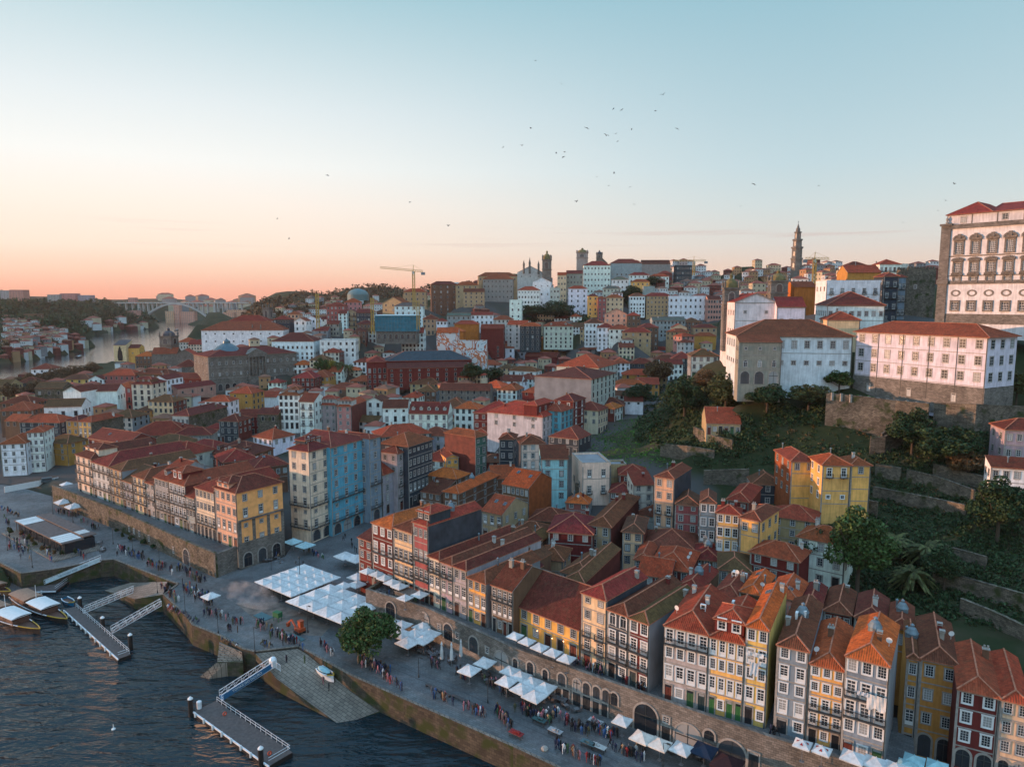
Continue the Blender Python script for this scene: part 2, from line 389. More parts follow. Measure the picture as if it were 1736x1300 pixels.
def water_mat():
 m, nt, N, L, b = nodes('river_water')
 tc = N('ShaderNodeTexCoord')
 b.inputs['Base Color'].default_value = (0.004, 0.016, 0.021, 1); b.inputs['Roughness'].default_value = 0.06
 b.inputs['IOR'].default_value = 1.33
 prev = calm = None
 for sc, st, dist, rot in (((0.13, 0.38, 1), 0.95, 1.1, 24), ((0.5, 1.3, 1), 0.7, 0.36, 12), ((0.03, 0.05, 1), 0.35, 2.0, 40)):
  mp = N('ShaderNodeMapping'); mp.inputs['Rotation'].default_value = (0, 0, R(rot)); mp.inputs['Scale'].default_value = sc
  L(tc.outputs['Object'], mp.inputs[0])
  nz = N('ShaderNodeTexNoise'); nz.inputs['Scale'].default_value = 1.0; nz.inputs['Detail'].default_value = 3; nz.inputs['Distortion'].default_value = 0.6
  L(mp.outputs[0], nz.inputs[0])
  bp = N('ShaderNodeBump'); bp.inputs['Strength'].default_value = st; bp.inputs['Distance'].default_value = dist
  L(nz.outputs[0], bp.inputs['Height'])
  # open reaches far downstream lie calmer than the churned basin by the quay
  if calm is None:
   ln = N('ShaderNodeVectorMath'); ln.operation = 'LENGTH'; L(tc.outputs['Object'], ln.inputs[0]); calm = N('ShaderNodeMapRange'); calm.inputs[1].default_value = 260; calm.inputs[2].default_value = 800; calm.inputs[3].default_value = 1.0; calm.inputs[4].default_value = .18; L(ln.outputs['Value'], calm.inputs[0])
  ms = N('ShaderNodeMath'); ms.operation = 'MULTIPLY'; ms.inputs[1].default_value = st; L(calm.outputs[0], ms.inputs[0]); L(ms.outputs[0], bp.inputs['Strength'])
  if prev is not None: L(prev, bp.inputs['Normal'])
  prev = bp.outputs[0]
 L(prev, b.inputs['Normal'])
 return m
water = water_mat()
def land_mat():
 m, nt, N, L, b = nodes('land')
 tc = N('ShaderNodeTexCoord')
 n1 = N('ShaderNodeTexNoise'); n1.inputs['Scale'].default_value = 0.035; n1.inputs['Detail'].default_value = 10; n1.inputs['Roughness'].default_value = 0.7
 L(tc.outputs['Object'], n1.inputs[0])
 cr = N('ShaderNodeValToRGB'); e = cr.color_ramp.elements
 e[0].position = 0.32; e[0].color = (0.012, 0.018, 0.008, 1); e[1].position = 0.68; e[1].color = (0.06, 0.046, 0.03, 1)
 q = e.new(0.5); q.color = (0.024, 0.032, 0.013, 1)
 L(n1.outputs[0], cr.inputs[0])
 at = N('ShaderNodeAttribute'); at.attribute_name = 'built_up'; mx = N('ShaderNodeMix'); mx.data_type = 'RGBA'
 L(at.outputs['Fac'], mx.inputs[0]); L(cr.outputs[0], mx.inputs[6]); mx.inputs[7].default_value = (0.062, 0.058, 0.054, 1)
 L(mx.outputs[2], b.inputs['Base Color']); b.inputs['Roughness'].default_value = 0.95; b.inputs['Specular IOR Level'].default_value = 0.1
 return m
land = land_mat()
wm = MB(); wm.face([(-9000, -3000, 0), (6000, -3000, 0), (6000, 9000, 0), (-9000, 9000, 0)])
setting(obj('river', wm, water))

def strip_wall(name, pts, z0, z1, th, mat, top=None, cap=0.0, struct=False, zs=None):
 """a wall along the plan line pts (river side first), its own x axis along it; zs: own top heights"""
 P0, P1 = Vector((*pts[0][:2], 0)), Vector((*pts[-1][:2], 0))
 ang = math.atan2(P1.y - P0.y, P1.x - P0.x)
 ca, sa = math.cos(-ang), math.sin(-ang)
 loc = [((p[0] - P0.x) * ca - (p[1] - P0.y) * sa, (p[0] - P0.x) * sa + (p[1] - P0.y) * ca) for p in pts]
 mb = MB()
 for k in range(len(loc) - 1):
  (xa, ya), (xb, yb) = loc[k], loc[k + 1]
  za, zb = (zs[k], zs[k + 1]) if zs else (z1, z1)
  za0, zb0 = (z0[k], z0[k + 1]) if isinstance(z0, (list, tuple)) else (z0, z0)
  n = Vector((-(yb - ya), xb - xa, 0)).normalized() * th
  mb.face([(xa, ya, za0), (xb, yb, zb0), (xb, yb, zb), (xa, ya, za)])
  mb.face([(xb + n.x, yb + n.y, zb0), (xa + n.x, ya + n.y, za0), (xa + n.x, ya + n.y, za), (xb + n.x, yb + n.y, zb)])
  mb.face([(xa, ya, za), (xb, yb, zb), (xb + n.x, yb + n.y, zb), (xa + n.x, ya + n.y, za)], 1)
  if cap:
   o_ = n.normalized() * .08
   q = [(xa - o_.x, ya - o_.y), (xb - o_.x, yb - o_.y), (xb + n.x + o_.x, yb + n.y + o_.y), (xa + n.x + o_.x, ya + n.y + o_.y)]
   mb.face([(q[0][0], q[0][1], za + cap), (q[1][0], q[1][1], zb + cap), (q[2][0], q[2][1], zb + cap), (q[3][0], q[3][1], za + cap)], 1)
   mb.face([(q[0][0], q[0][1], za - .02), (q[1][0], q[1][1], zb - .02), (q[1][0], q[1][1], zb + cap), (q[0][0], q[0][1], za + cap)], 1)
   mb.face([(q[2][0], q[2][1], zb - .02), (q[3][0], q[3][1], za - .02), (q[3][0], q[3][1], za + cap), (q[2][0], q[2][1], zb + cap)], 1)
 for (x, y), k, s in ((loc[0], 0, 1), (loc[-1], -1, -1)):
  i, j = (0, 1) if s == 1 else (-2, -1)
  n = Vector((-(loc[j][1] - loc[i][1]), loc[j][0] - loc[i][0], 0)).normalized() * th
  zt = zs[k] if zs else z1; zb_ = z0[k] if isinstance(z0, (list, tuple)) else z0
  f = [(x, y, zb_), (x, y, zt), (x + n.x, y + n.y, zt), (x + n.x, y + n.y, zb_)]
  mb.face(f if s == 1 else f[::-1])
 o = obj(name, mb, [mat, top or trim], None, (P0.x, P0.y, 0), ang)
 if struct: setting(o)
 o['_ang'] = ang
 return o
# ------------------------------------------------------------ houses
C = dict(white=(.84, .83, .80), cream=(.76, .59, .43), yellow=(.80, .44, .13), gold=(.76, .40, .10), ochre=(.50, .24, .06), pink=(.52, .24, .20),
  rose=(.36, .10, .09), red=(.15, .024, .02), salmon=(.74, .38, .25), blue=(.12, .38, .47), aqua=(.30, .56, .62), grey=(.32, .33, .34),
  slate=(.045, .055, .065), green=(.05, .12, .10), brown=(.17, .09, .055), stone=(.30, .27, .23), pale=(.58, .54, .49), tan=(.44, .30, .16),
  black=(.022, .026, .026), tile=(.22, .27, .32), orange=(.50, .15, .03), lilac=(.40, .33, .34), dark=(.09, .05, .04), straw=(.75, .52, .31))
ROOFS = [(.25, .050, .026), (.21, .040, .023), (.30, .064, .028), (.18, .038, .024), (.26, .056, .030), (.23, .052, .028)]
RC = dict(o=(.54, .11, .026), d=(.155, .033, .022), m=(.15, .066, .028), r=(.24, .036, .025), b=(.19, .052, .028), n=(.34, .066, .027), g=(.14, .13, .12))
GROUND = []          # what the houses tell about the lie of the land
HOUSES = []          # (root, screen column, screen row, short name)
_wc = {}
def pane_grid(mb, w, h, nc, nr, z0, y, m, gap=0.045, edge=0.08):
 cw = (w - 2 * edge - (nc - 1) * gap) / nc; ch = (h - 2 * edge - (nr - 1) * gap) / nr
 for i in range(nc):
  for j in range(nr):
   x = -w / 2 + edge + i * (cw + gap); z = z0 + edge + j * (ch + gap)
   mb.face([(x, y, z), (x + cw, y, z), (x + cw, y, z + ch), (x, y, z + ch)], m)
def window_meshes(kind, w, h, lod, sur):
 key = (kind, round(w, 1), round(h, 1), lod, sur)
 if key in _wc: return _wc[key]
 w, h = key[1], key[2]
 mb = MB(); pn = None
 smat = {'s': trim, 'w': pale, 'd': clad_slate}[sur]
 if lod == 2:
  mb.box(-w / 2 - .08, w / 2 + .08, -.05, .03, -.08, h + .08, 0, skip='k')
  mb.face([(-w / 2 + .1, -.06, .1), (w / 2 - .1, -.06, .1), (w / 2 - .1, -.06, h - .1), (-w / 2 + .1, -.06, h - .1)], 1)
  r = _wc[key] = (mb.mesh('window', [smat, glass]), None); return r
 t = 0.17
 mb.box(-w / 2 - t, -w / 2, -.08, .03, -t, h, 0, skip='k'); mb.box(w / 2, w / 2 + t, -.08, .03, -t, h, 0, skip='k')
 mb.box(-w / 2, w / 2, -.12, .03, -t, 0, 0, skip='k')
 if kind == 'A':
  n = 8; r0 = w / 2; c = h - r0
  pts = [(r0 * math.cos(math.pi * k / n), c + r0 * math.sin(math.pi * k / n)) for k in range(n + 1)]
  po = [((r0 + t) * math.cos(math.pi * k / n), c + (r0 + t) * math.sin(math.pi * k / n)) for k in range(n + 1)]
  mb.v = []; mb.f = []; mb.m = []
  mb.box(-w / 2 - t, -w / 2, -.08, .03, -t, c, 0, skip='k'); mb.box(w / 2, w / 2 + t, -.08, .03, -t, c, 0, skip='k')
  for k in range(n):
   mb.face([(pts[k][0], -.08, pts[k][1]), (po[k][0], -.08, po[k][1]), (po[k + 1][0], -.08, po[k + 1][1]), (pts[k + 1][0], -.08, pts[k + 1][1])], 0)
   mb.face([(po[k][0], -.08, po[k][1]), (po[k][0], .03, po[k][1]), (po[k + 1][0], .03, po[k + 1][1]), (po[k + 1][0], -.08, po[k + 1][1])], 0)
  mb.face([(-w / 2, -.03, 0), (w / 2, -.03, 0)] + [(p[0], -.03, p[1]) for p in pts], 1)
  g = MB(); e = .08
  g.face([(-w / 2 + e, -.04, e), (-.03, -.04, e), (-.03, -.04, c - .04), (-w / 2 + e, -.04, c - .04)])
  g.face([(.03, -.04, e), (w / 2 - e, -.04, e), (w / 2 - e, -.04, c - .04), (.03, -.04, c - .04)])
  g.face([(p[0] * (1 - 2 * e / w), -.04, c + .04 + (p[1] - c) * (1 - 2.4 * e / w)) for p in pts])
  if lod == 0:
   pn = g.mesh('pane', [glass])
  else:
   for f in g.f: mb.face([g.v[i] for i in f], 2)
  r = _wc[key] = (mb.mesh('window', [smat, pale, glass]), pn); return r
 mb.box(-w / 2 - t - .04, w / 2 + t + .04, -.12, .03, h, h + t, 0, skip='k')
 mb.face([(-w / 2, -.03, 0), (w / 2, -.03, 0), (w / 2, -.03, h), (-w / 2, -.03, h)], 1)
 g = mb if lod else MB(); gm = 2 if lod else 0
 if kind in 'fbB':
  z0 = h * .22 if kind == 'f' else h * .12
  mid = h * .78
  pane_grid(g, w, mid - z0, 2, 3 if lod == 0 else 2, z0, -.04, gm, .06)
  pane_grid(g, w, h - mid, 2, 1, mid, -.04, gm, .06, .06)
 elif kind == 's':
  pane_grid(g, w, h, 1, 1, 0, -.04, gm, 0, .10)
 elif kind == 'm':
  pane_grid(g, w, h, 2, 2, 0, -.04, gm)
 elif lod == 0:
  pane_grid(g, w, h, 3, 4, 0, -.04, gm, .04)
 else:
  pane_grid(g, w, h, 2, 3, 0, -.04, gm, .06)
 if lod == 0: pn = g.mesh('pane', [glass])
 r = _wc[key] = (mb.mesh('window', [smat, pale, glass]), pn)
 return r
_dc = {}
def door_mesh(w, h, arch=False):
 key = ('d', round(w, 1), round(h, 1), arch)
 if key not in _dc:
  w, h = key[1], key[2]; mb = MB(); t = .2
  mb.box(-w / 2 - t, -w / 2, -.1, .03, 0, h, 1, skip='k'); mb.box(w / 2, w / 2 + t, -.1, .03, 0, h, 1, skip='k')
  mb.box(-w / 2 - t, w / 2 + t, -.12, .03, h, h + .24, 1, skip='k')
  mb.face([(-w / 2, -.03, 0), (w / 2, -.03, 0), (w / 2, -.03, h), (-w / 2, -.03, h)], 0)
  mb.box(-.04, .04, -.06, -.031, 0, h * .8, 2); mb.box(-w / 2, w / 2, -.06, -.031, h * .8, h * .8 + .08, 2)
  mb.face([(-w / 2 + .1, -.04, h * .8 + .12), (w / 2 - .1, -.04, h * .8 + .12), (w / 2 - .1, -.04, h - .08), (-w / 2 + .1, -.04, h - .08)], 3)
  for sx in (-1, 1):
   x0, x1 = sorted((sx * .12, sx * (w / 2 - .12)))
   mb.box(x0, x1, -.05, -.031, h * .1, h * .38, 0); mb.box(x0, x1, -.05, -.031, h * .45, h * .74, 0)
  _dc[key] = mb.mesh('door', [wood, trim, wood, glass])
 return _dc[key]
def arch_mesh(w, h):
 """a round-headed shop opening: stone ring, dark leaves and a fanlight"""
 key = ('a', round(w, 1), round(h, 1))
 if key not in _dc:
  w, h = key[1], key[2]; mb = MB(); t = .3; n = 10; r0 = w / 2; c = max(h - r0, .8)
  pt = [(r0 * math.cos(math.pi * k / n), c + r0 * math.sin(math.pi * k / n)) for k in range(n + 1)]
  po = [((r0 + t) * math.cos(math.pi * k / n), c + (r0 + t) * math.sin(math.pi * k / n)) for k in range(n + 1)]
  mb.box(-w / 2 - t, -w / 2, -.1, .03, 0, c, 0, skip='k'); mb.box(w / 2, w / 2 + t, -.1, .03, 0, c, 0, skip='k')
  for k in range(n):
   mb.face([(pt[k][0], -.1, pt[k][1]), (po[k][0], -.1, po[k][1]), (po[k + 1][0], -.1, po[k + 1][1]), (pt[k + 1][0], -.1, pt[k + 1][1])], 0)
   mb.face([(po[k][0], -.1, po[k][1]), (po[k][0], .03, po[k][1]), (po[k + 1][0], .03, po[k + 1][1]), (po[k + 1][0], -.1, po[k + 1][1])], 0)
  mb.face([(-w / 2, -.02, 0), (w / 2, -.02, 0), (w / 2, -.02, c), (-w / 2, -.02, c)], 1)
  mb.face([(p[0], -.02, p[1]) for p in pt], 2)
  mb.box(-w / 2, w / 2, -.07, -.021, c - .08, c + .08, 3); mb.box(-.05, .05, -.06, -.021, 0, h - .02, 3)
  _dc[key] = mb.mesh('archway', [trim, glass, glass, iron])
 return _dc[key]
_bc = {}
def balcony_meshes(w, near):
 key = (round(w, 1), near)
 if key not in _bc:
  w = key[0]; a = MB(); a.box(-w / 2, w / 2, -.62, .02, -.14, 0)
  for k in range(max(2, int(w / 1.2))):
   x = -w / 2 + .15 + k * (w - .3) / max(1, int(w / 1.2) - 1) if int(w / 1.2) > 1 else 0
   a.box(x - .08, x + .08, -.45, .02, -.36, -.14)
  b = MB(); st = .14 if near else .3; t = .036 if near else .06
  b.box(-w / 2, w / 2, -.63, -.55, .93, 1.01); b.box(-w / 2, w / 2, -.60, -.57, .06, .10)
  n = int(w / st)
  for k in range(n + 1):
   x = -w / 2 + k * w / n; b.box(x - t / 2, x + t / 2, -.6, -.57, 0, .95, skip='tb')
  for x in (-w / 2, w / 2): b.box(x - .02, x + .02, -.61, 0, .95, 1.0); b.box(x - .02, x + .02, -.5, -.47, 0, .95); b.box(x - .02, x + .02, -.3, -.27, 0, .95)
  _bc[key] = (a.mesh('balcony', [balcony_stone]), b.mesh('railing', [iron]))
 return _bc[key]

def roof_faces(kind, w, d, p, o, os_):
 """top faces, hip and ridge lines of a roof over w x d with eaves o (front, back) and os_ (sides); eave level 0"""
 x0, x1, y0, y1 = -os_, w + os_, -o, d + o
 cx, cy = w / 2, d / 2
 W2, D2 = (x1 - x0) / 2, (y1 - y0) / 2
 e0, e1, e2, e3 = (x0, y0, 0), (x1, y0, 0), (x1, y1, 0), (x0, y1, 0)
 if kind == 'hip':
  if W2 >= D2:
   h = D2 * p; a = (x0 + D2, cy, h); b = (x1 - D2, cy, h)
   if W2 - D2 < .05: b = a
   F = [[e0, e1, b, a], [e1, e2, b], [e2, e3, a, b], [e3, e0, a]]
  else:
   h = W2 * p; a = (cx, y0 + W2, h); b = (cx, y1 - W2, h)
   F = [[e0, e1, a], [e1, e2, b, a], [e2, e3, b], [e3, e0, a, b]]
  Rg = [(a, b), (e0, a), (e3, a if W2 >= D2 else b), (e1, b if W2 >= D2 else a), (e2, b)]
  if a == b: F = [[q for k, q in enumerate(f) if q not in f[:k]] for f in F]; Rg = Rg[1:]
 elif kind == 'hf':                       # hip to the street, gable behind
  h = W2 * p; k = min(W2, (y1 - y0) * .8); a = (cx, y0 + k, h); b = (cx, y1, h)
  F = [[e0, e1, a], [e1, e2, b, a], [e3, e0, a, b]]
  Rg = [(a, b), (e0, a), (e1, a)]
 elif kind == 'py':
  h = W2 * p; a = (cx, y0, h); b = (cx, y1, h)
  F = [[e1, e2, b, a], [e3, e0, a, b]]; Rg = [(a, b)]
 elif kind == 'px':
  h = D2 * p; a = (x0, cy, h); b = (x1, cy, h)
  F = [[e0, e1, b, a], [e2, e3, a, b]]; Rg = [(a, b)]
 elif kind == 'm':
  h = (y1 - y0) * p * .6
  F = [[e0, e1, (x1, y1, h), (x0, y1, h)]]; Rg = []
 else:
  h = .35; F = [[(x0, y0, .3), (x1, y0, .3), (x1, y1, .3), (x0, y1, .3)]]; Rg = []
 return F, Rg, h
def add_roof(mb, F, Rg, z, caps=True, th=.16):
 """thick tiled sheets with UVs in metres (material 0), ridge tiles (1), boarded underside (2)"""
 for f in F:
  q = [Vector(p) + Vector((0, 0, z)) for p in f]
  n = (q[1] - q[0]).cross(q[2] - q[0]).normalized()
  if n.z < 0: q.reverse(); n = -n
  u = Vector((0, 0, 1)).cross(n)
  u = u.normalized() if u.length > 1e-4 else Vector((1, 0, 0))
  vv = n.cross(u)
  mb.face(q, 0, [(p.dot(u), p.dot(vv)) for p in q])
  lo = [p - Vector((0, 0, th)) for p in q]
  mb.face(list(reversed(lo)), 2)
  for k in range(len(q)):
   a, b = q[k], q[(k + 1) % len(q)]
   if abs(a.z - b.z) < .01 and a.z - z < .05: mb.face([lo[k], lo[(k + 1) % len(q)], b, a], 1)
   elif len(F) in (1, 2, 3): mb.face([lo[k], lo[(k + 1) % len(q)], b, a], 2)
 if caps:
  for a, b in Rg:
   if (Vector(a) - Vector(b)).length > .1:
    mb.bar(Vector(a) + Vector((0, 0, z + .03)), Vector(b) + Vector((0, 0, z + .03)), .22, .14, 1)

def chimney(kind):
 key = ('ch', kind)
 if key not in _dc:
  mb = MB()
  if kind == 0:
   mb.box(-.4, .4, -.3, .3, -1.2, 1.3); mb.box(-.5, .5, -.4, .4, 1.3, 1.45, 1)
   for x in (-.22, .22): mb.lathe([(.13, 1.45), (.15, 1.9)], 8, (x, 0, 0), 1)
  elif kind == 1:
   mb.box(-.3, .3, -.3, .3, -1.2, 1.0); mb.box(-.38, .38, -.38, .38, 1.0, 1.12, 1); mb.box(-.26, .26, -.26, .26, 1.12, 1.3); mb.box(-.4, .4, -.4, .4, 1.3, 1.38, 1)
  else:
   mb.lathe([(.16, -1), (.16, 1.3), (.26, 1.32), (.26, 1.5), (.05, 1.7)], 8)
  _dc[key] = mb.mesh('chimney', [plaster, trim] if kind < 2 else [zinc])
 return _dc[key]
def simple(key, name, fn, mats, smooth=False):
 if key not in _dc:
  mb = MB(); fn(mb); _dc[key] = mb.mesh(name, mats, smooth)
 return _dc[key]
def skylight_mesh(): return simple('skyl', 'skylight', lambda m: (m.box(-.45, .45, -.6, .6, -.05, .10, 0), m.face([(-.36, -.5, .105), (.36, -.5, .105), (.36, .5, .105), (-.36, .5, .105)], 1)), [zinc, glass])
def dish_mesh():
 def f(m):
  m.lathe([(.03, 0), (.03, 1.2)], 6)
  n = 12
  for j in range(3):
   for k in range(n):
    def P(j, k):
     r = .42 * j / 3; a = 2 * math.pi * k / n
     return (r * math.cos(a), -.12 - .25 * (r * r) + .08, 1.25 + r * math.sin(a))
    m.face([P(j, k), P(j, k + 1), P(j + 1, k + 1), P(j + 1, k)])
  m.bar((0, -.1, 1.0), (0, -.5, 1.25), .03)
 return simple('dish', 'satellite_dish', f, [pale])
def lantern_mesh():
 """the old glazed roof light: a drum under a ribbed metal cone"""
 def f(m):
  m.lathe([(.95, -.8), (.9, .2), (1.0, .25), (.6, 1.0), (.25, 1.3), (.22, 1.5), (.32, 1.55), (.05, 1.8)], 14)
  for k in range(14):
   a = 2 * math.pi * k / 14; m.bar((1.0 * math.cos(a), 1.0 * math.sin(a), .27), (.25 * math.cos(a), .25 * math.sin(a), 1.32), .05)
 return simple('lantern', 'roof_lantern', f, [zinc])
def aircon_mesh():
 def f(m):
  m.box(-.45, .45, -.2, .2, .15, .85); m.box(-.4, -.3, -.15, .15, -.3, .15); m.box(.3, .4, -.15, .15, -.3, .15)
  m.box(-.28, .28, -.22, -.2, .25, .75, 1)
 return simple('aircon', 'air_conditioner', f, [pale, iron])
def dormer_meshes(w=1.5):
 key = ('dm', round(w, 1))
 if key not in _dc:
  m = MB(); h = 1.35; d = 3.0
  m.face([(-w / 2, 0, -.1), (w / 2, 0, -.1), (w / 2, 0, h), (-w / 2, 0, h)])
  for x in (-w / 2, w / 2): m.face([(x, 0, -.1), (x, d, h), (x, 0, h)])
  m.face([(-w / 2, 0, h), (w / 2, 0, h), (0, 0, h + .45)])
  rf = MB(); F = [[(-w / 2 - .15, -.2, h - .05), (0, -.2, h + .5), (0, d + .9, h + .5), (-w / 2 - .15, d, h - .05)], [(w / 2 + .15, -.2, h - .05), (w / 2 + .15, d, h - .05), (0, d + .9, h + .5), (0, -.2, h + .5)]]
  add_roof(rf, F, [((0, -.2, h + .5), (0, d + .9, h + .5))], 0, True, .08)
  _dc[key] = (m.mesh('dormer', [plaster]), rf.mesh('dormer_roof', [tiles, ridge_tile, trim]))
 return _dc[key]

def put_windows(parent, face, w, d, ht, fl, n, lod, sur, z0=0.0, x_in=0.0, near_pane=True, door_col=None, sx=1.0):
 nf = len(fl); g = ht / (nf + (.12 if nf > 1 else 0)); z = z0
 fw = w if face in 'FK' else d
 rz = {'F': 0, 'R': math.pi / 2, 'L': -math.pi / 2, 'K': math.pi}[face]
 def at(u, zz):
  if face == 'F': return (u, 0, zz)
  if face == 'R': return (w, u, zz)
  if face == 'L': return (0, d - u, zz)
  return (w - u, d, zz)
 for k, c in enumerate(fl):
  sh = g * (1.12 if k == 0 and nf > 1 else 1.0)
  bay = (fw - 2 * x_in) / max(n, 1)
  if c != 'x':
   if c == 'b':
    bm, rm = balcony_meshes(fw - .3, lod == 0)
    bo = link('balcony', bm, parent, at(fw / 2, z + .12), rz); link('railing', rm, bo)
   for i in range(n):
    u = x_in + bay * (i + .5)
    if c == 's':
     ww, hh = min(1.35, bay * .62), min(sh * .8, 2.9)
     if (i + k) % 4 == 1 and lod < 2:
      wm, pm = window_meshes('w', min(1.2, bay * .6), min(1.5, sh * .5), lod, sur)
      o = link('window', wm, parent, at(u, z + sh * .3), rz)
      if pm and near_pane: link('pane', pm, o)
     else:
      link('door', door_mesh(ww, hh), parent, at(u, z), rz, door_col or rnd.choice([(.02, .025, .03), (.05, .02, .015), (.12, .03, .02), (.03, .05, .05), (.04, .10, .04), (.016, .016, .018)]))
     continue
    if c == 'a':
     link('archway', arch_mesh(min(2.8, bay * .68), min(sh * .86, 4.2)), parent, at(u, z), rz); continue
    if c == 'w': ww, hh, zz = min(1.1, bay * .58) * sx, min(1.7, sh * .56), sh * .30
    elif c == 'W': ww, hh, zz = min(1.25, bay * .62) * sx, min(2.0, sh * .64), sh * .22
    elif c == 'A': ww, hh, zz = min(1.2, bay * .62) * sx, min(2.3, sh * .74), sh * .14
    elif c == 'm': ww, hh, zz = min(.9, bay * .5) * sx, min(.9, sh * .4), sh * .4
    else: ww, hh, zz = min(1.15, bay * .60) * sx, min(2.4, sh * .76), (.14 if c in 'bB' else sh * .1)
    kind = 'w' if c == 'W' else c
    hh = min(hh * sx, sh * .8)
    wm, pm = window_meshes(kind, ww, hh, lod, sur)
    o = link('window', wm, parent, at(u, z + zz), rz)
    if pm and near_pane: link('pane', pm, o)
    if c == 'B' and lod < 2:
     bm, rm = balcony_meshes(ww + .7, lod == 0)
     bo = link('balcony', bm, parent, at(u, z + .12), rz); link('railing', rm, bo)
  z += sh

def wall_mesh(w, d, ht, roof, rh, base, fl, lod, bands=True, side=None, corner=True):
 mb = MB(); z0 = -base
 apex = {'px': [('R', d / 2), ('L', d / 2)], 'py': [('F', w / 2), ('K', w / 2)], 'hf': [('K', w / 2)]}.get(roof, [])
 ap = dict(apex)
 tr = rh - .2
 def side_face(a, b, key, m):
  pts = [(a[0], a[1], z0), (b[0], b[1], z0), (b[0], b[1], ht)]
  if key in ap and tr > .1:
   pts.append(((a[0] + b[0]) / 2, (a[1] + b[1]) / 2, ht + tr))
  pts.append((a[0], a[1], ht)); mb.face(pts, m)
 if roof == 'm':
  mb.face([(0, 0, z0), (w, 0, z0), (w, 0, ht), (0, 0, ht)], 0)
  mb.face([(w, 0, z0), (w, d, z0), (w, d, ht + tr), (w, 0, ht)], 1)
  mb.face([(0, d, z0), (0, 0, z0), (0, 0, ht), (0, d, ht + tr)], 1)
  mb.face([(w, d, z0), (0, d, z0), (0, d, ht + tr), (w, d, ht + tr)], 1)
 else:
  side_face((0, 0), (w, 0), 'F', 0); side_face((w, 0), (w, d), 'R', 1); side_face((w, d), (0, d), 'K', 1); side_face((0, d), (0, 0), 'L', 1)
 mb.face([(0, 0, ht - .2), (w, 0, ht - .2), (w, d, ht - .2), (0, d, ht - .2)], 1)
 if roof == 'flat':
  t = .3
  for bx in ((-.04, w + .04, -.04, t), (-.04, w + .04, d - t, d + .04), (-.04, t, t, d - t), (w - t, w + .04, t, d - t)):
   mb.box(*bx, ht - .3, ht + .8, 0)
   mb.box(bx[0] - .03, bx[1] + .03, bx[2] - .03, bx[3] + .03, ht + .8, ht + .88, 2)
 elif lod < 2:
  mb.box(-.02, w + .02, -.16, 0, ht - .42, ht - .17, 2)
 if bands and lod < 2 and len(fl) > 1:
  g = ht / (len(fl) + .12); z = g * 1.12
  for k in range(len(fl) - 1):
   mb.box(0.02, w - .02, -.06, 0, z - .1, z + .08, 2); z += g
 if corner and lod < 2:
  for x in (0, w - .32): mb.box(x, x + .32, -.045, 0, z0, ht - .43, 2)
 return mb

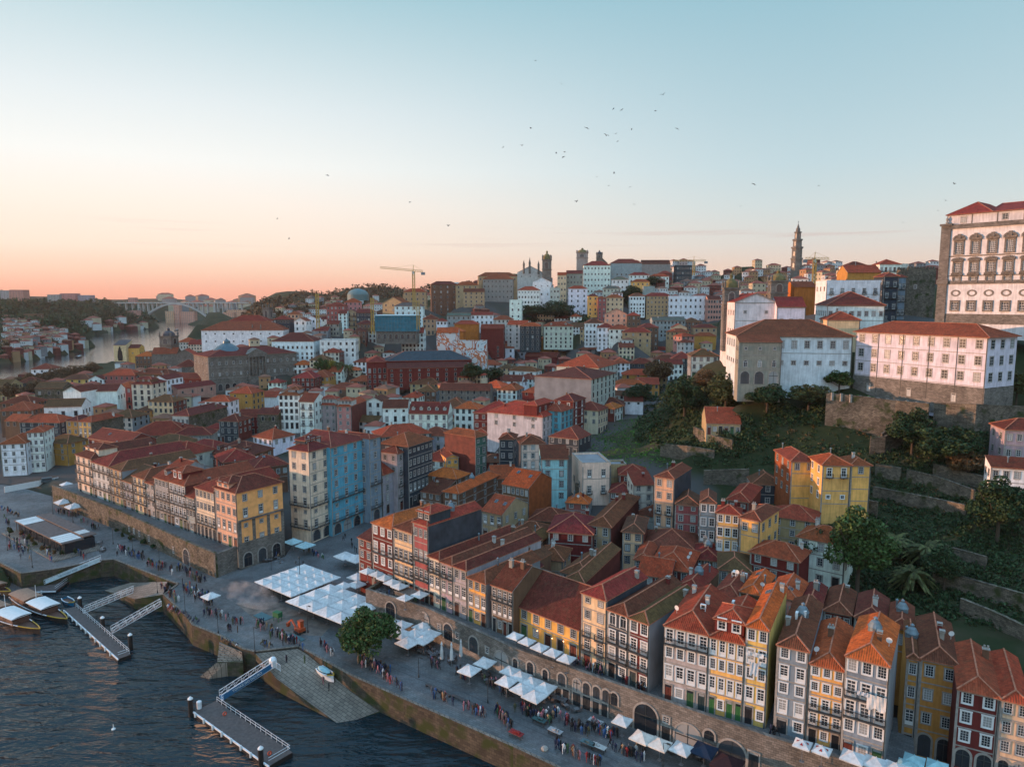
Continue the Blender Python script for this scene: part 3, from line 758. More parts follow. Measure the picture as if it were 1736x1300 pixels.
def build_house(label, A, ang, w, d, g, ht, col, fl, n, roof='hf', rc=None, side=None, L=None, Rr=None, pitch=.5, attic=None, chim=None,
    sky=0, dish=0, lant=0, ac=0, dorm=0, sur='s', cat='house', group=None, name='house', eav=.45, base=5, bands=True, door=None, lod=None, nowin=False, wallmat=None, os_=None, corner=True, short=None, sx=1.0):
 A = Vector(A)
 if lod is None: lod = 0 if A.y < 150 else (1 if A.y < 330 else 2)
 if lod == 2: base = max(base, 10)
 if os_ is None: os_ = .10 if roof in ('hf', 'py', 'm') else .4
 if roof == 'px': os_ = .12
 o = empty(name, (A.x, A.y, g), R(ang))
 tag(o, label, cat, group)
 if lod and not side and not nowin and wallmat is None and len(fl) > 1 and 'x' * len(fl) != fl:
  q_ = 'x' + 'w' * (len(fl) - 1)
  L = L or (max(2, int(d / 4)), q_); Rr = Rr or (max(2, int(d / 4)), q_)
 if lod == 2: sx *= 1.25
 F, Rg, rh = roof_faces(roof, w, d, pitch, eav if roof != 'flat' else -.25, os_ if roof != 'flat' else -.25)
 wm = wall_mesh(w, d, ht, roof, rh, base, fl, lod, bands, side, corner)
 c = C[col] if isinstance(col, str) else col
 c = tuple(v * rnd.uniform(.92, 1.06) for v in c)
 obj('wall', wm, [wallmat or plaster, SIDES.get(side, plaster) if side else (wallmat or plaster), trim], o, color=c)
 rb = MB()
 rcol = RC[rc] if isinstance(rc, str) else (rc or rnd.choice(ROOFS))
 rcol = tuple(v * rnd.uniform(.62, .92) for v in rcol)
 if roof == 'flat': add_roof(rb, F, Rg, -.1, False, .3)
 else: add_roof(rb, F, Rg, 0, lod < 2 or w > 12)
 ro = obj('roof', rb, [tiles, ridge_tile, trim] if roof != 'flat' else [clad_grey, clad_grey, trim], o, (0, 0, ht), color=rcol)
 if not nowin:
  put_windows(o, 'F', w, d, ht, fl, n, lod, sur, door_col=door, sx=sx)
  if Rr: put_windows(o, 'R', w, d, ht, Rr[1], Rr[0], lod, sur, door_col=door, sx=sx)
  if L: put_windows(o, 'L', w, d, ht, L[1], L[0], lod, sur, door_col=door, sx=sx)
 if attic:
  ax0, ax1, ay, ah, acol, an = attic
  aw = (ax1 - ax0) * w
  ay1 = min(d - .6, ay + 6)
  am = MB(); z0 = 0
  am.box(0, aw, 0, ay1 - ay, -1.5, ah, 0)
  ao = obj('attic_storey', am, [plaster if acol not in SIDES else SIDES[acol]], o, (ax0 * w, ay, ht), color=C.get(acol, C['grey']))
  F2, R2, h2 = roof_faces('hip', aw, ay1 - ay, .45, .3, .3)
  r2 = MB(); add_roof(r2, F2, R2, 0)
  obj('attic_roof', r2, [tiles, ridge_tile, trim], ao, (0, 0, ah), color=rcol)
  put_windows(ao, 'F', aw, ay1 - ay, ah * 1.2, 'w', an, max(lod, 1), sur, z0=.1)
 if lod < 2 and not nowin:
  m = MB(); m.bar((w - .16, -.1, -.5), (w - .16, -.1, ht - .3), .11); m.bar((w - .16, -.1, ht - .3), (w - .16, -.45, ht - .1), .11); obj('drainpipe', m, iron, o)
 def on_roof(fx, fy):
  """height of the roof over the point (fx, fy) of the plan"""
  x, y = fx * w, fy * d; best = 0
  W2, D2 = w / 2 + os_, d / 2 + eav
  if roof in ('py',): return (W2 - abs(x - w / 2)) * pitch
  if roof == 'px': return (D2 - abs(y - d / 2)) * pitch
  if roof == 'hf': return min(W2 - abs(x - w / 2), y + eav) * pitch
  if roof == 'hip': return min(W2 - abs(x - w / 2), D2 - abs(y - d / 2)) * pitch
  if roof == 'm': return y * pitch * .6
  return 0
 if lod == 2 and chim is None: chim = rnd.choice([0, 1, 1]) if A.y < 600 else 0
 nch = chim if chim is not None else rnd.choice([0, 1, 1, 2])
 for k in range(nch):
  fx, fy = rnd.uniform(.1, .9), rnd.uniform(.35, .9)
  link('chimney', chimney(rnd.choice([0, 1, 1, 2])), o, (fx * w, fy * d, ht + on_roof(fx, fy)), 0, rnd.choice([C['pale'], C['brown'], C['red'], C['stone']]))
 def slope_thing(nm, me, fx, fy, lift=.05, tilt=True):
  q = link(nm, me, o, (fx * w, fy * d, ht + on_roof(fx, fy) + lift))
  if tilt:
   e = .01
   dx = (on_roof(fx + e, fy) - on_roof(fx - e, fy)) / (2 * e * w); dy = (on_roof(fx, fy + e) - on_roof(fx, fy - e)) / (2 * e * d)
   nrm = Vector((-dx, -dy, 1)).normalized(); q.rotation_mode = 'QUATERNION'; q.rotation_quaternion = Vector((0, 0, 1)).rotation_difference(nrm)
 for k in range(sky): slope_thing('skylight', skylight_mesh(), rnd.uniform(.2, .8), rnd.uniform(.2, .8), .06)
 for k in range(lant): slope_thing('roof_lantern', lantern_mesh(), .5 if lant == 1 else (k + .7) / (lant + .4), .55, .1, False)
 for k in range(dish):
  fx, fy = rnd.choice([.12, .88, .5]), rnd.uniform(.1, .7)
  q = link('satellite_dish', dish_mesh(), o, (fx * w, fy * d, ht + on_roof(fx, fy) - .3), rnd.uniform(-.4, .9))
 for k in range(ac):
  fx, fy = rnd.uniform(.2, .8), rnd.uniform(.2, .8)
  link('air_conditioner', aircon_mesh(), o, (fx * w, fy * d, ht + on_roof(fx, fy) + .2), rnd.choice([0, 1.57]))
 for k in range(dorm):
  fx = (k + .5) / dorm; fy = 1.4 / d
  dm, dr = dormer_meshes()
  q = link('dormer', dm, o, (fx * w, fy * d, ht + on_roof(fx, fy) - .15), 0, c)
  link('dormer_roof', dr, q, (0, 0, 0), 0, rcol)
  wm_, pm_ = window_meshes('m', 1.0, 1.0, 1, sur); link('window', wm_, q, (0, 0, .15))
 # what the ground does here
 ca, sa = math.cos(R(ang)), math.sin(R(ang))
 for u, v in ((0, 0), (w, 0), (w / 2, d / 2), (0, d), (w, d)):
  GROUND.append((A.x + u * ca - v * sa, A.y + u * sa + v * ca, g - .3))
 ctr = (A.x + w / 2 * ca - d / 2 * sa, A.y + w / 2 * sa + d / 2 * ca)
 HOUSES.append(dict(o=o, c=ctr, r=math.hypot(w, d) / 2, w=w, d=d, A=A, ang=ang, scr=shows_at((ctr[0], ctr[1], g + ht)), short=short, top=g + ht, n=n, sur=sur, lod=lod, bare=nowin, side=side))
 return o

ZS = 440 / 1733.0
ZONES = dict(A=(0, 440), B=(430, 440), C=(860, 380), D=(1296, 330), E=(0, 700), F=(430, 700), G=(860, 650), I=(1296, 640), J=(0, 970), K=(430, 970), L=(860, 970), M=(1296, 970))
def zc(z, x, y=0):
 a, b = ZONES[z]; return a + x * ZS, b + y * ZS
FAR = ([440, 460, 480, 500, 520, 540, 560, 580, 600, 640], [830, 790, 740, 690, 640, 590, 545, 500, 450, 370])
def far_y(py): return float(np.interp(py, *FAR))
def h(z, ax, ay, bx, g, ht, a, col, fl, n, roof, label, bz=None, L=None, Rx=None, Lx=None, d=None, Y=None, yb=None, Rr=None, **kw):
 """a house whose front eave runs from (ax, ay) to column bx; g ground, ht wall height, a bearing of the front (degrees)"""
 px, py = zc(z, ax, ay); bpx = zc(bz or z, bx)[0]
 if yb is not None:
  P = at_z(px, zc(z, 0, yb)[1], g); ht = height_at(py, P.x, P.y) - g
 if g is None:
  P = at_y(px, py, Y or far_y(py)); g = P.z - ht
 else: P = at_z(px, py, g + ht)
 w = along_to(P, a, bpx)
 if w < 1.5 or w > 160: print('WIDTH?', label, round(w, 1), P)
 w = min(max(w, 2.5), 120)
 if Rx is not None:
  zz, xx = Rx; B = P + w * Vector((math.cos(R(a)), math.sin(R(a)), 0)); d = along_to(B, a + 90, zc(zz, xx)[0])
 if Lx is not None:
  zz, xx = Lx; d = along_to(P, a + 90, zc(zz, xx)[0])
 d = d or 10.0
 if d < 3 or d > 32:
  print('DEPTH?', label, round(d, 1)); d = 12.0
 if ht < 2 or ht > 45: print('HEIGHT?', label, round(ht, 1))
 return build_house(label, P, a, w, d, g, ht, col, fl, n, roof, L=L, Rr=Rr, **kw)
def row(P0, P1, g):
 dx, dy = P1[0] - P0[0], P1[1] - P0[1]; ang = math.degrees(math.atan2(dy, dx)); n = (dy, -dx)
 def r(z, ax, ay, bx, col, fl, n_, roof, label, bz=None, d=14, set_back=0, Rx=None, gg=None, **kw):
  px, py = zc(z, ax, ay)
  sb = Vector((-dy, dx, 0)).normalized() * set_back
  P = at_plane(px, py, (P0[0] + sb.x, P0[1] + sb.y), n)
  w = along_to(P, ang, zc(bz or z, bx)[0])
  g2 = g if gg is None else gg
  if not 2 < w < 40 or not 3 < P.z - g2 < 40: print('ROW?', label, round(w, 1), round(P.z - g2, 1), P)
  if Rx: B = P + w * Vector((math.cos(R(ang)), math.sin(R(ang)), 0)); d = along_to(B, ang + 90, zc(*Rx)[0])
  if d < 3 or d > 34: print('ROW DEPTH?', label, d); d = 13.0
  return build_house(label, P, ang, w, d, g2, P.z - g2, col, fl, n_, roof, **kw)
 return r
# ================================================================ the rows along the river wall
r1 = row((-150, 233.8), (-72.6, 176.6), 10)
r1('E', 505, 275, 612, 'cream', 'sbbb', 3, 'hf', 'narrow cream house with dark red sides ending the terrace by the arcaded lane', side='r', d=22, attic=(.15, .95, 2.5, 2.6, 'cream', 2), rc='d')
r1('E', 612, 322, 732, 'pale', 'sbwb', 4, 'hf', 'pale tall terrace house with the big dark red flank wall and skylights', side='r', d=26, sky=2, rc='r')
r1('E', 732, 362, 815, 'tan', 'sbbb', 3, 'hf', 'tan terrace house with four glazed balconies under a brown roof', side='g', d=24, rc='m')
r1('E', 815, 445, 886, 'grey', 'sbb', 3, 'px', 'low grey terrace house with tall brown roof between two taller neighbours', d=14, rc='m')
r1('E', 886, 415, 972, 'straw', 'sbbb', 3, 'hf', 'straw coloured terrace house with hipped red roof and dark balconies', side='r', d=18)
r1('E', 972, 458, 1030, 'lilac', 'swbw', 2, 'hf', 'narrow lilac grey terrace house two windows wide', d=18)
r1('E', 1030, 425, 1128, 'grey', 'sbbw', 4, 'px', 'grey terrace house with gabled dormer and planted balcony', d=16, dorm=1)
r1('E', 1128, 452, 1238, 'tile', 'sbbb', 4, 'hf', 'pale tiled terrace house with dark red attic storey', side='r', d=22, attic=(0, .6, 1.2, 2.8, 'red', 2), sur='w')
r1('E', 1238, 548, 1302, 'grey', 'swb', 3, 'px', 'low grey terrace house with a blank white banner on its front', d=13)
r1('E', 1302, 492, 1432, 'cream', 'abww', 5, 'hf', 'cream and yellow terrace house with arcaded ground floor', d=20, side='r', Rr=None)
corner = r1('E', 1432, 492, 1578, 'salmon', 'sfww', 4, 'hip', 'salmon fronted corner house with amber side wall and hipped red roof', Rx=('F', 190), rc='d', side='a', Rr=(3, 'fmfw'), attic=(.1, .62, .25, 1.7, 'salmon', 2), chim=0, short='the amber corner house')
cw_, cd_ = HOUSES[-1]['w'], HOUSES[-1]['d']
m = MB(); m.box(cw_ + .03, cw_ + .16, 0, cd_, -6, 1.6); m.box(cw_ + .03, cw_ + .5, .1, cd_ - .1, 7.4, 7.8); m.box(cw_ + .03, cw_ + .14, 0, .9, 1.6, 7.4); [m.box(cw_ + .03, cw_ + .14, cd_ * f, cd_ * f + .9, 1.6, 7.4) for f in (.30, .62, .94)]; obj('stone_base', m, granite, corner)
for f in (.17, .48, .8): link('archway', arch_mesh(2.4, 3.6), corner, (cw_ + .2, cd_ * f, -5), R(90))
# R2: the terrace right of the square
r2 = row((-27.0, 151.0), (-5.1, 132.1), 10)
r2('F', 790, 727, 932, 'red', 'swbw', 3, 'hf', 'dark red terrace house with white framed windows at the corner of the square', d=14, rc='o', sur='w', chim=1, side='r')
r2('F', 700, 825, 790, 'red', 'mww', 2, 'm', 'low dark red wing with few windows facing the white parasols', d=8, rc='d', set_back=1.5)
r2('F', 933, 757, 1064, 'straw', 'sbbw', 4, 'hf', 'yellow terrace house with four windows a floor beside the red corner house', d=16, rc='b')
r2('F', 1065, 722, 1166, 'rose', 'sbbw', 3, 'hf', 'rose terrace house with tall slate flank wall and orange roof lantern', side='s', Rx=('F', 1520), rc='n', attic=(.1, .95, .8, 2.4, 'slate', 2), lant=1, chim=0, short='the slate flank wall')
r2('F', 1166, 948, 1247, 'cream', 'sfB', 2, 'hf', 'cream low terrace house two windows wide beneath the slate flank wall', d=24, rc='d')
r2('F', 1247, 985, 1332, 'lilac', 'sfB', 2, 'hf', 'mauve stucco terrace house with long red roof', d=26, rc='b')
r2('F', 1332, 1015, 1427, 'lilac', 'sfw', 2, 'hf', 'mauve terrace house with peeling front and stone framed windows', d=24, rc='d')
r2('F', 1429, 1092, 1556, 'gold', 'sfw', 3, 'hf', 'golden terrace house with three french windows beside a cream awning', d=17, rc='b', side='g')
r2b = row((-5.1, 132.1), (12.4, 118.0), 10)
r2b('F', 1590, 1140, 1733, 'brown', 'sfb', 4, 'px', 'brown timber balconied house behind a long cream awning', d=12, rc='d')
r2c = row((12.4, 118.3), (24.9, 107.1), 10)
r2c('L', 75, 222, 487, 'gold', 'sW', 5, 'px', 'low golden tavern under a huge sagging dark red roof with two dormers', bz='L', d=15, rc='d', pitch=.62, dorm=0, chim=0, set_back=1.0)
r2c('L', 497, 128, 668, 'straw', 'sBBwm', 2, 'hf', 'straw yellow tall house with slate top storey and red hipped roof', d=13, rc='r', side='s', short='the slate topped yellow house', chim=1)
r2c('L', 670, 240, 812, 'slate', 'sbbA', 2, 'hf', 'dark slate fronted house with arched white windows and green balconies', d=18, rc='b', sur='w')
r2c('L', 814, 295, 952, 'red', 'sbbW', 2, 'hf', 'oxblood and white house with red iron balconies beside the dark alley', d=16, rc='m', sur='w', side='g')
r2d = row((24.9, 107.1), (44.0, 96.3), 10)
r2d('L', 1050, 345, 1350, (.42, .385, .355), 'sfwb', 4, 'hf', 'grey stone house four windows wide with tiled band right of the dark alley', d=15, rc='n', side='g', ac=1, dish=1, sur='w')
r2d('L', 1350, 420, 1592, 'yellow', 'sfwf', 4, 'hf', 'yellow house with green doors and red attic storey', d=15, rc='n', attic=(.1, .9, 1.0, 2.6, 'red', 2), sur='w', ac=2, door=(.04, .14, .04))
r2d('L', 1596, 350, 1752, 'yellow', 'sfwfw', 2, 'hf', 'bright yellow house hung with laundry left of the azulejo house', d=17, rc='o', side=None, sky=1, sur='w')
r2d('M', 85, 475, 305, 'tile', 'sfwfw', 2, 'hf', 'blue azulejo tiled house with stone parapet and red brown roof', d=18, rc='b', lant=1, ac=2, wallmat=None, sur='w', short='the azulejo house')
r2d('M', 305, 600, 541, 'yellow', 'sbbww', 3, 'hf', 'canary yellow house with red iron balconies and bright orange roof', d=15, rc='o', sur='w', dish=1)
r2e = row((37.5, 99.3), (51.5, 90.1), 10)
r2e('M', 543, 548, 842, 'tile', 'swbbw', 3, 'hf', 'blue grey tiled house with black balconies and bare grey gable wall', d=14, rc='o', side='g', lant=1, dish=1, sur='w', short='the blue grey end house')
r3 = row((60.9, 99.4), (67.0, 96.2), 6)
r3('M', 950, 560, 1040, 'ochre', 'sfww', 1, 'hf', 'shaded ochre house one window wide squeezed behind the grey gable', d=13, rc='b', lant=1)
r3('M', 1042, 567, 1308, 'ochre', 'awww', 2, 'hf', 'dark ochre house over a black archway beside the blue grey end house', d=15, rc='b', sur='s', dish=2)
r4 = row((62.0, 91.0), (76.0, 83.2), 10)
r4('M', 1288, 768, 1578, 'red', 'awww', 2, 'hf', 'crimson house with two white sash windows on each floor', d=14, rc='n', sur='w')
r4('M', 1580, 838, 1790, 'straw', 'awww', 2, 'hf', 'weathered cream and yellow house at the right edge of the terrace', d=14, rc='n')

# ================================================================ round the square and up the valley
h('F', 365, 257, 508, 6, 26.5, 62, 'cream', 'abmbwwww', 2, 'hip', 'tall cream corner block with dark cornices and grey attic', Lx=('F', 233), L=(2, 'xbmbwwww'), attic=(.25, .98, 3.2, 2.4, 'slate', 3), dish=1, short='the tall cream corner block', rc='d', chim=1)
h('F', 510, 229, 768, 6, 26.5, 62, 'blue', 'abmbwwww', 4, 'hf', 'tall sky blue block with dark bands running back from the square', d=14, short='the tall blue block', rc='r', pitch=.3)
h('F', 770, 172, 848, 6.3, 26.5, 62, 'tile', 'abmbwww', 1, 'hf', 'narrow grey blue end bay of the tall blue block', d=14, pitch=.3)
h('F', 960, 270, 1042, 7, 19, 62, 'lilac', 'sbbBw', 2, 'hip', 'mauve grey house with corner balcony right of the blue block', Lx=('F', 848), L=(2, 'xxxww'))
h('F', 858, 414, 1050, 7, 13, 62, 'grey', 'sWWw', 3, 'hf', 'sooty stone house with white windows below the blue block', d=9)
h('F', 1030, 222, 1192, 8, 20, 62, 'slate', 'sfwwm', 6, 'hip', 'slate green row of six windows up the lane', Lx=('F', 846), chim=1)
h('F', 1117, 305, 1282, 8, 9, -25, 'white', 'sww', 3, 'hf', 'small white house with three windows beside the amber gable', d=10)
h('F', 1285, 300, 1370, 8, 11, 20, 'gold', 'swm', 2, 'py', 'small amber gabled house in the middle of the lane', d=12)
h('F', 1374, 300, 1478, 8, 10, 10, 'straw', 'sww', 2, 'hip', 'faded yellow mossy house beside the green corner house', d=9, rc='m')
h('F', 1480, 162, 1555, 9, 18, 52, 'green', 'sWWWm', 2, 'hip', 'bottle green house with rust red flank and white square windows', side='r', Lx=('F', 1275), short='the bottle green house', rc='n')
h('G', 92, 403, 252, 11, 15, 8, 'cream', 'swfww', 3, 'hip', 'cream house with slate side wall and terracotta roof', side='s', d=10, short='the cream house with the slate side')
h('F', 1640, 172, 1740, 11, 13, -8, 'slate', 'www', 2, 'hip', 'dark slate house with one white window', d=9)
h('F', 1352, 440, 1440, 8, 8, 62, 'brown', 'www', 2, 'hip', 'low house with bright orange hipped roof and brown walls', Lx=('F', 1158), rc='o')
h('F', 1367, 537, 1642, 8, 8, 62, 'brown', 'www', 4, 'hip', 'low brown walled house with wide orange hipped roof and glass skylights', Lx=('F', 1266), rc='o', lant=1, sky=2, short='the wide orange roof')
h('F', 1118, 520, 1250, 7, 6, -30, 'brown', 'ww', 3, 'm', 'low lean-to house with dull red roof behind the slate flank wall', d=8, rc='d')
h('F', 1524, 648, 1662, 9, 8, -35, 'tan', 'sf', 3, 'px', 'sand yellow gabled house with two large skylights', Rx=('G', 138), sky=3, chim=0, rc='n')
h('F', 1660, 470, 1838, 9, 11, -35, 'brown', 'sww', 6, 'px', 'rust orange gabled house with vivid orange roof', side='o', Rx=('G', 305), rc='o', sky=2, short='the rust orange gable')
h('G', 150, 905, 385, 9, 5, -15, 'brown', 'w', 3, 'hip', 'squat brown house with sagging roof below the rust orange gable', d=9, rc='d')
h('G', 0, 1000, 265, 9, 5, -20, 'brown', 'w', 3, 'hip', 'squat mossy roofed house beside the sand yellow gable', d=9, rc='m')
h('G', 226, 502, 408, 13, 13.5, 2, 'aqua', 'swww', 2, 'm', 'pale turquoise house with four small dark windows', d=8, rc='d', sur='d', short='the turquoise house', chim=0)
h('G', 502, 548, 690, 16, 9, 8, 'cream', 'Bf', 2, 'flat', 'angular cream house with white parapet beside the green slope', Lx=('G', 432), L=(2, 'wx'), short='the angular cream house', chim=0)
h('G', 688, 555, 795, 15, 7, 5, 'tan', 'xx', 1, 'flat', 'stained tan annexe wall beside the angular cream house', d=6, nowin=True)
h('G', 750, 607, 935, 14, 7.5, -6, 'red', 'ww', 2, 'hip', 'maroon house with laundry strung across its front', d=9, rc='r')
h('G', 842, 675, 982, 13, 8.5, 5, 'pale', 'www', 2, 'm', 'whitewashed house with washing between two maroon houses', d=7)
h('G', 682, 722, 850, 12, 5.5, -14, 'red', 'ww', 3, 'hip', 'small maroon house with pyramid roof below the cream wall', d=9, rc='r')
h('G', 983, 617, 1118, 10.5, 17.5, -32, 'salmon', 'sfBww', 2, 'hf', 'tan tile fronted tower house with black side wall', side='s', d=14, sur='s', short='the black sided tower house', rc='b', pitch=.42)
h('G', 1120, 800, 1284, 11, 11, -16, 'rose', 'wwwm', 2, 'hf', 'raspberry red house with laundry lines and two small top windows', d=9, rc='m', short='the raspberry house')
h('G', 1286, 788, 1398, 11, 14, -16, 'tile', 'wfWw', 2, 'hf', 'blue grey house with white shutters over a yellow ground floor', d=9, rc='m', sur='w')
h('G', 1400, 858, 1552, 12, 13, -22, 'yellow', 'sfWw', 3, 'hip', 'egg yellow house with washing on a black balcony', d=5, rc='r', sur='w')
h('G', 1556, 890, 1690, 13, 12.5, -40, 'yellow', 'xxw', 2, 'hip', 'egg yellow house with blank side and dark glazed corner', d=12, rc='b')
h('G', 1468, 770, 1612, 12, 12.4, -30, 'red', 'xxxm', 2, 'hip', 'dark red attic house with rust cladding above the yellow house', side='r', d=16, rc='r')
h('G', 545, 938, 692, 9, 10, -24, 'tan', 'fWW', 2, 'hip', 'peeling ochre house with tall sash windows and mossy roof', Rx=('G', 878), side='r', rc='m', short='the peeling ochre house')
h('G', 770, 985, 908, 9, 9, -16, 'straw', 'www', 2, 'hip', 'butter yellow house with grey framed windows and maroon side', Rx=('G', 1035), side='r', rc='m', sur='d')
h('G', 276, 985, 570, 9, 9, -12, 'red', 'xxw', 3, 'hip', 'maroon house with two pale dormer windows and ridge tiles', d=13, side='r', rc='r')
h('G', 196, 1160, 372, 9, 6, -18, 'tan', 'wx', 3, 'hip', 'small tan cottage with satellite dishes', d=8, rc='m', dish=2)
h('G', 380, 1300, 520, 9.5, 7, -28, 'rose', 'xW', 3, 'hf', 'pink walled house with three dark sash windows and mossy roof', d=22, rc='m', side='r', sky=1)
h('G', 850, 1170, 950, 9, 6, -20, 'brown', 'xw', 2, 'hip', 'low red roofed house behind the slate topped yellow house', d=12, rc='n')
h('G', 950, 1215, 1215, 9.5, 6.5, -24, 'red', 'xw', 4, 'hip', 'broad maroon house with orange tiled roof among satellite dishes', d=13, side='r', rc='n', dish=2)
h('G', 870, 1265, 1090, 9.5, 6, -24, 'red', 'xw', 4, 'px', 'maroon sided house with worn orange gabled roof', d=9, rc='n', side='r')
h('G', 915, 1095, 1265, 9, 5.5, -16, 'brown', 'xw', 5, 'hip', 'broad low house with brown hipped roof and brick chimney', d=13, rc='b', chim=1)
h('G', 1250, 1165, 1420, 10, 5, -18, 'brown', 'xw', 3, 'hip', 'low brown roofed house below the egg yellow house', d=10, rc='d', lant=1)
h('G', 1415, 1235, 1625, 10, 7, -16, 'tan', 'ww', 3, 'hip', 'tan house with mossy roof beside the maroon and yellow house', d=10, rc='m')
h('G', 1622, 1118, 1948, 11, 9, -38, 'red', 'sWw', 3, 'hip', 'maroon fronted house with yellow side and big ribbed roof', d=8, rc='n')
h('L', 360, -10, 540, 9.5, 7, -30, 'rose', 'xw', 3, 'hf', 'rose house with sash windows between big red roofs', d=12, rc='m')
h('L', 1130, 90, 1290, 10, 7, -33, 'brown', 'xw', 3, 'hf', 'red roofed house behind the grey stone house with tin roof hood', d=12, rc='r', lant=1)
h('L', 1370, 135, 1560, 10, 8, -33, 'brown', 'xw', 3, 'hf', 'orange roofed house carrying white air conditioners', d=11, rc='n', ac=3, dish=1)
h('L', 1550, 120, 1700, 10.5, 9, -33, 'brown', 'xw', 3, 'hf', 'orange roofed house with skylights behind the bright yellow house', d=11, rc='o', sky=1, dish=1)
h('M', 20, 140, 230, 10.5, 10, -33, 'pink', 'xw', 3, 'hf', 'orange roofed house with mauve flank wall and roof window', d=9, rc='o', sky=2, side='r')
h('M', 235, 190, 385, 11, 9, -30, 'red', 'xw', 3, 'hf', 'dark red roofed house backing onto the shrubs', d=9, rc='d')
h('M', 395, 245, 585, 11, 8, -30, 'red', 'xw', 3, 'hf', 'first of three plain red hipped roofs beneath the bushes', d=11, rc='b')
h('M', 600, 290, 820, 11, 8, -30, 'red', 'xw', 3, 'hf', 'second red hipped roof beneath the bushes with a tall metal flue', d=11, rc='b', chim=1)
h('M', 830, 350, 1000, 11, 9, -30, 'ochre', 'xw', 3, 'hf', 'third red hipped roof beneath the bushes beside a tin hood', d=10, rc='b', lant=1)
h('K', 1590, 40, 1735, 9.5, 7, -33, 'brown', 'xw', 3, 'hf', 'dark roofed house behind the golden terrace house', d=12, rc='d')
h('F', 1640, 1010, 1800, 9.5, 8, -33, 'brown', 'xw', 3, 'hf', 'brown roofed house tucked behind the cream awning', d=12, rc='m')
h('F', 1700, 880, 1840, 9, 6, -30, 'brown', 'xw', 3, 'hf', 'brown roofed house beside the long red terrace roofs', d=12, rc='m')
h('G', 20, 1215, 180, 9, 6, -25, 'brown', 'xw', 2, 'hf', 'low dark roofed house below the squat mossy roof', d=9, rc='d')

# ================================================================ behind the left terrace
h('E', 0, 207, 172, 6, 12, 15, 'white', 'fwww', 3, 'hip', 'white and pale blue corner block at the left edge of the quay', d=14, rc='n', bands=True, sur='w', short='the pale blue block')
h('E', 178, 130, 292, 6, 15.5, 17, 'white', 'ffwww', 3, 'hip', 'taller white and pale blue block three windows wide beside the lane', Lx=('E', 95), L=(3, 'xxxxw'), rc='n', sur='w')
h('E', 300, 190, 450, 7, 8, -20, 'ochre', 'sww', 2, 'hip', 'dark ochre house across the lane from the pale blue block', d=10, rc='m')
h('E', 130, 60, 398, 8, 9, -5, 'slate', 'xww', 5, 'hip', 'long slate walled house behind the pale blue block', d=12, rc='n')
h('E', 520, 55, 610, 8, 12, -15, 'yellow', 'swfw', 3, 'hip', 'mustard house with stone flank wall near the white chapel', side='k', Rx=('E', 822), rc='n', short='the mustard house')
h('E', 440, 50, 522, 8, 11, -10, 'ochre', 'sww', 2, 'hip', 'narrow ochre house left of the mustard house', d=10, rc='d')
h('E', 590, 165, 850, 8, 12, -28, 'red', 'xxw', 4, 'px', 'dark red sided house with long red roof and glass skylight', side='r', d=12, rc='r', sky=2)
h('E', 852, 155, 1260, 8, 8, 12, 'stone', 'xw', 5, 'hip', 'long stone walled building with sweeping red roof', d=18, rc='r', wallmat=rubble, side='k')
h('E', 980, 195, 1190, 9, 7, -25, 'brown', 'xw', 4, 'hip', 'mossy hipped roof on a brown house behind the terrace', d=12, rc='m')
h('E', 1060, 260, 1230, 9, 9, -28, 'pale', 'xw', 6, 'hip', 'house with glazed loft and red roofs behind the terrace', d=14, rc='r', attic=(.1, .5, 3, 2.2, 'brown', 2))
h('E', 1210, 235, 1420, 9, 8, -25, 'brown', 'xw', 5, 'hip', 'brown house with ivory chimney behind the terrace', d=12, rc='r', chim=2)
h('E', 1400, 260, 1660, 9, 8, -20, 'brown', 'xw', 5, 'hip', 'brown house with many dormers behind the amber corner house', d=14, rc='d', dorm=3)
h('E', 1490, 330, 1720, 9, 9, 35, 'red', 'xw', 5, 'hip', 'wide red roof with white flues behind the amber corner house', d=14, rc='r', chim=3)
h('F', 0, 370, 230, 8, 9, 35, 'brown', 'xw', 5, 'hip', 'red roof with bright skylight beside the tall cream corner block', d=12, rc='r', sky=3)
h('E', 1150, 150, 1410, 9, 7, 8, 'stone', 'xw', 5, 'hip', 'low stone house with green copper sheds behind it', d=10, rc='d')
h('A', 1148, 1038, 1262, 10, 11, -12, 'pale', 'fw', 4, 'hip', 'granite warehouse with dark red hipped roof and bare stone side', side='k', Rx=('A', 1515), rc='d', short='the granite warehouse')
h('A', 1368, 945, 1532, 11, 12, -5, 'white', 'sww', 4, 'hip', 'white house with three dark windows behind the granite warehouse', d=10, rc='n')
h('A', 1532, 890, 1680, 11, 14, -12, 'ochre', 'mmmm', 2, 'hip', 'ochre house with white side wall and roof terrace', d=12, side=None, rc='n', sky=1, short='the ochre house')
h('B', 0, 915, 155, 11, 9, -5, 'white', 'xx', 1, 'px', 'whitewashed blank wall house next to the ochre house', d=10, nowin=True, rc='n')
h('B', 25, 1030, 165, 10, 10, -5, 'stone', 'xw', 2, 'px', 'rough stone house in front of the whitewashed wall', d=9, wallmat=rubble, side='k', rc='d')
h('B', 165, 903, 300, 12, 17, -4, 'white', 'fwwww', 4, 'hip', 'white five storey house with grey framed windows', d=12, rc='b', attic=(.4, .95, 2, 2.4, 'grey', 2), short='the white five storey house')
h('B', 302, 945, 405, 12, 16, -10, 'white', 'BBBB', 2, 'px', 'ornate narrow white house with stacked iron balconies', d=12, rc='d')
h('B', 432, 968, 550, 12, 13.5, -4, 'lilac', 'fwww', 3, 'hf', 'grey mauve house with glazed loft next to the ornate white house', d=12, rc='n', attic=(.05, .98, 1, 2.6, 'pale', 5))
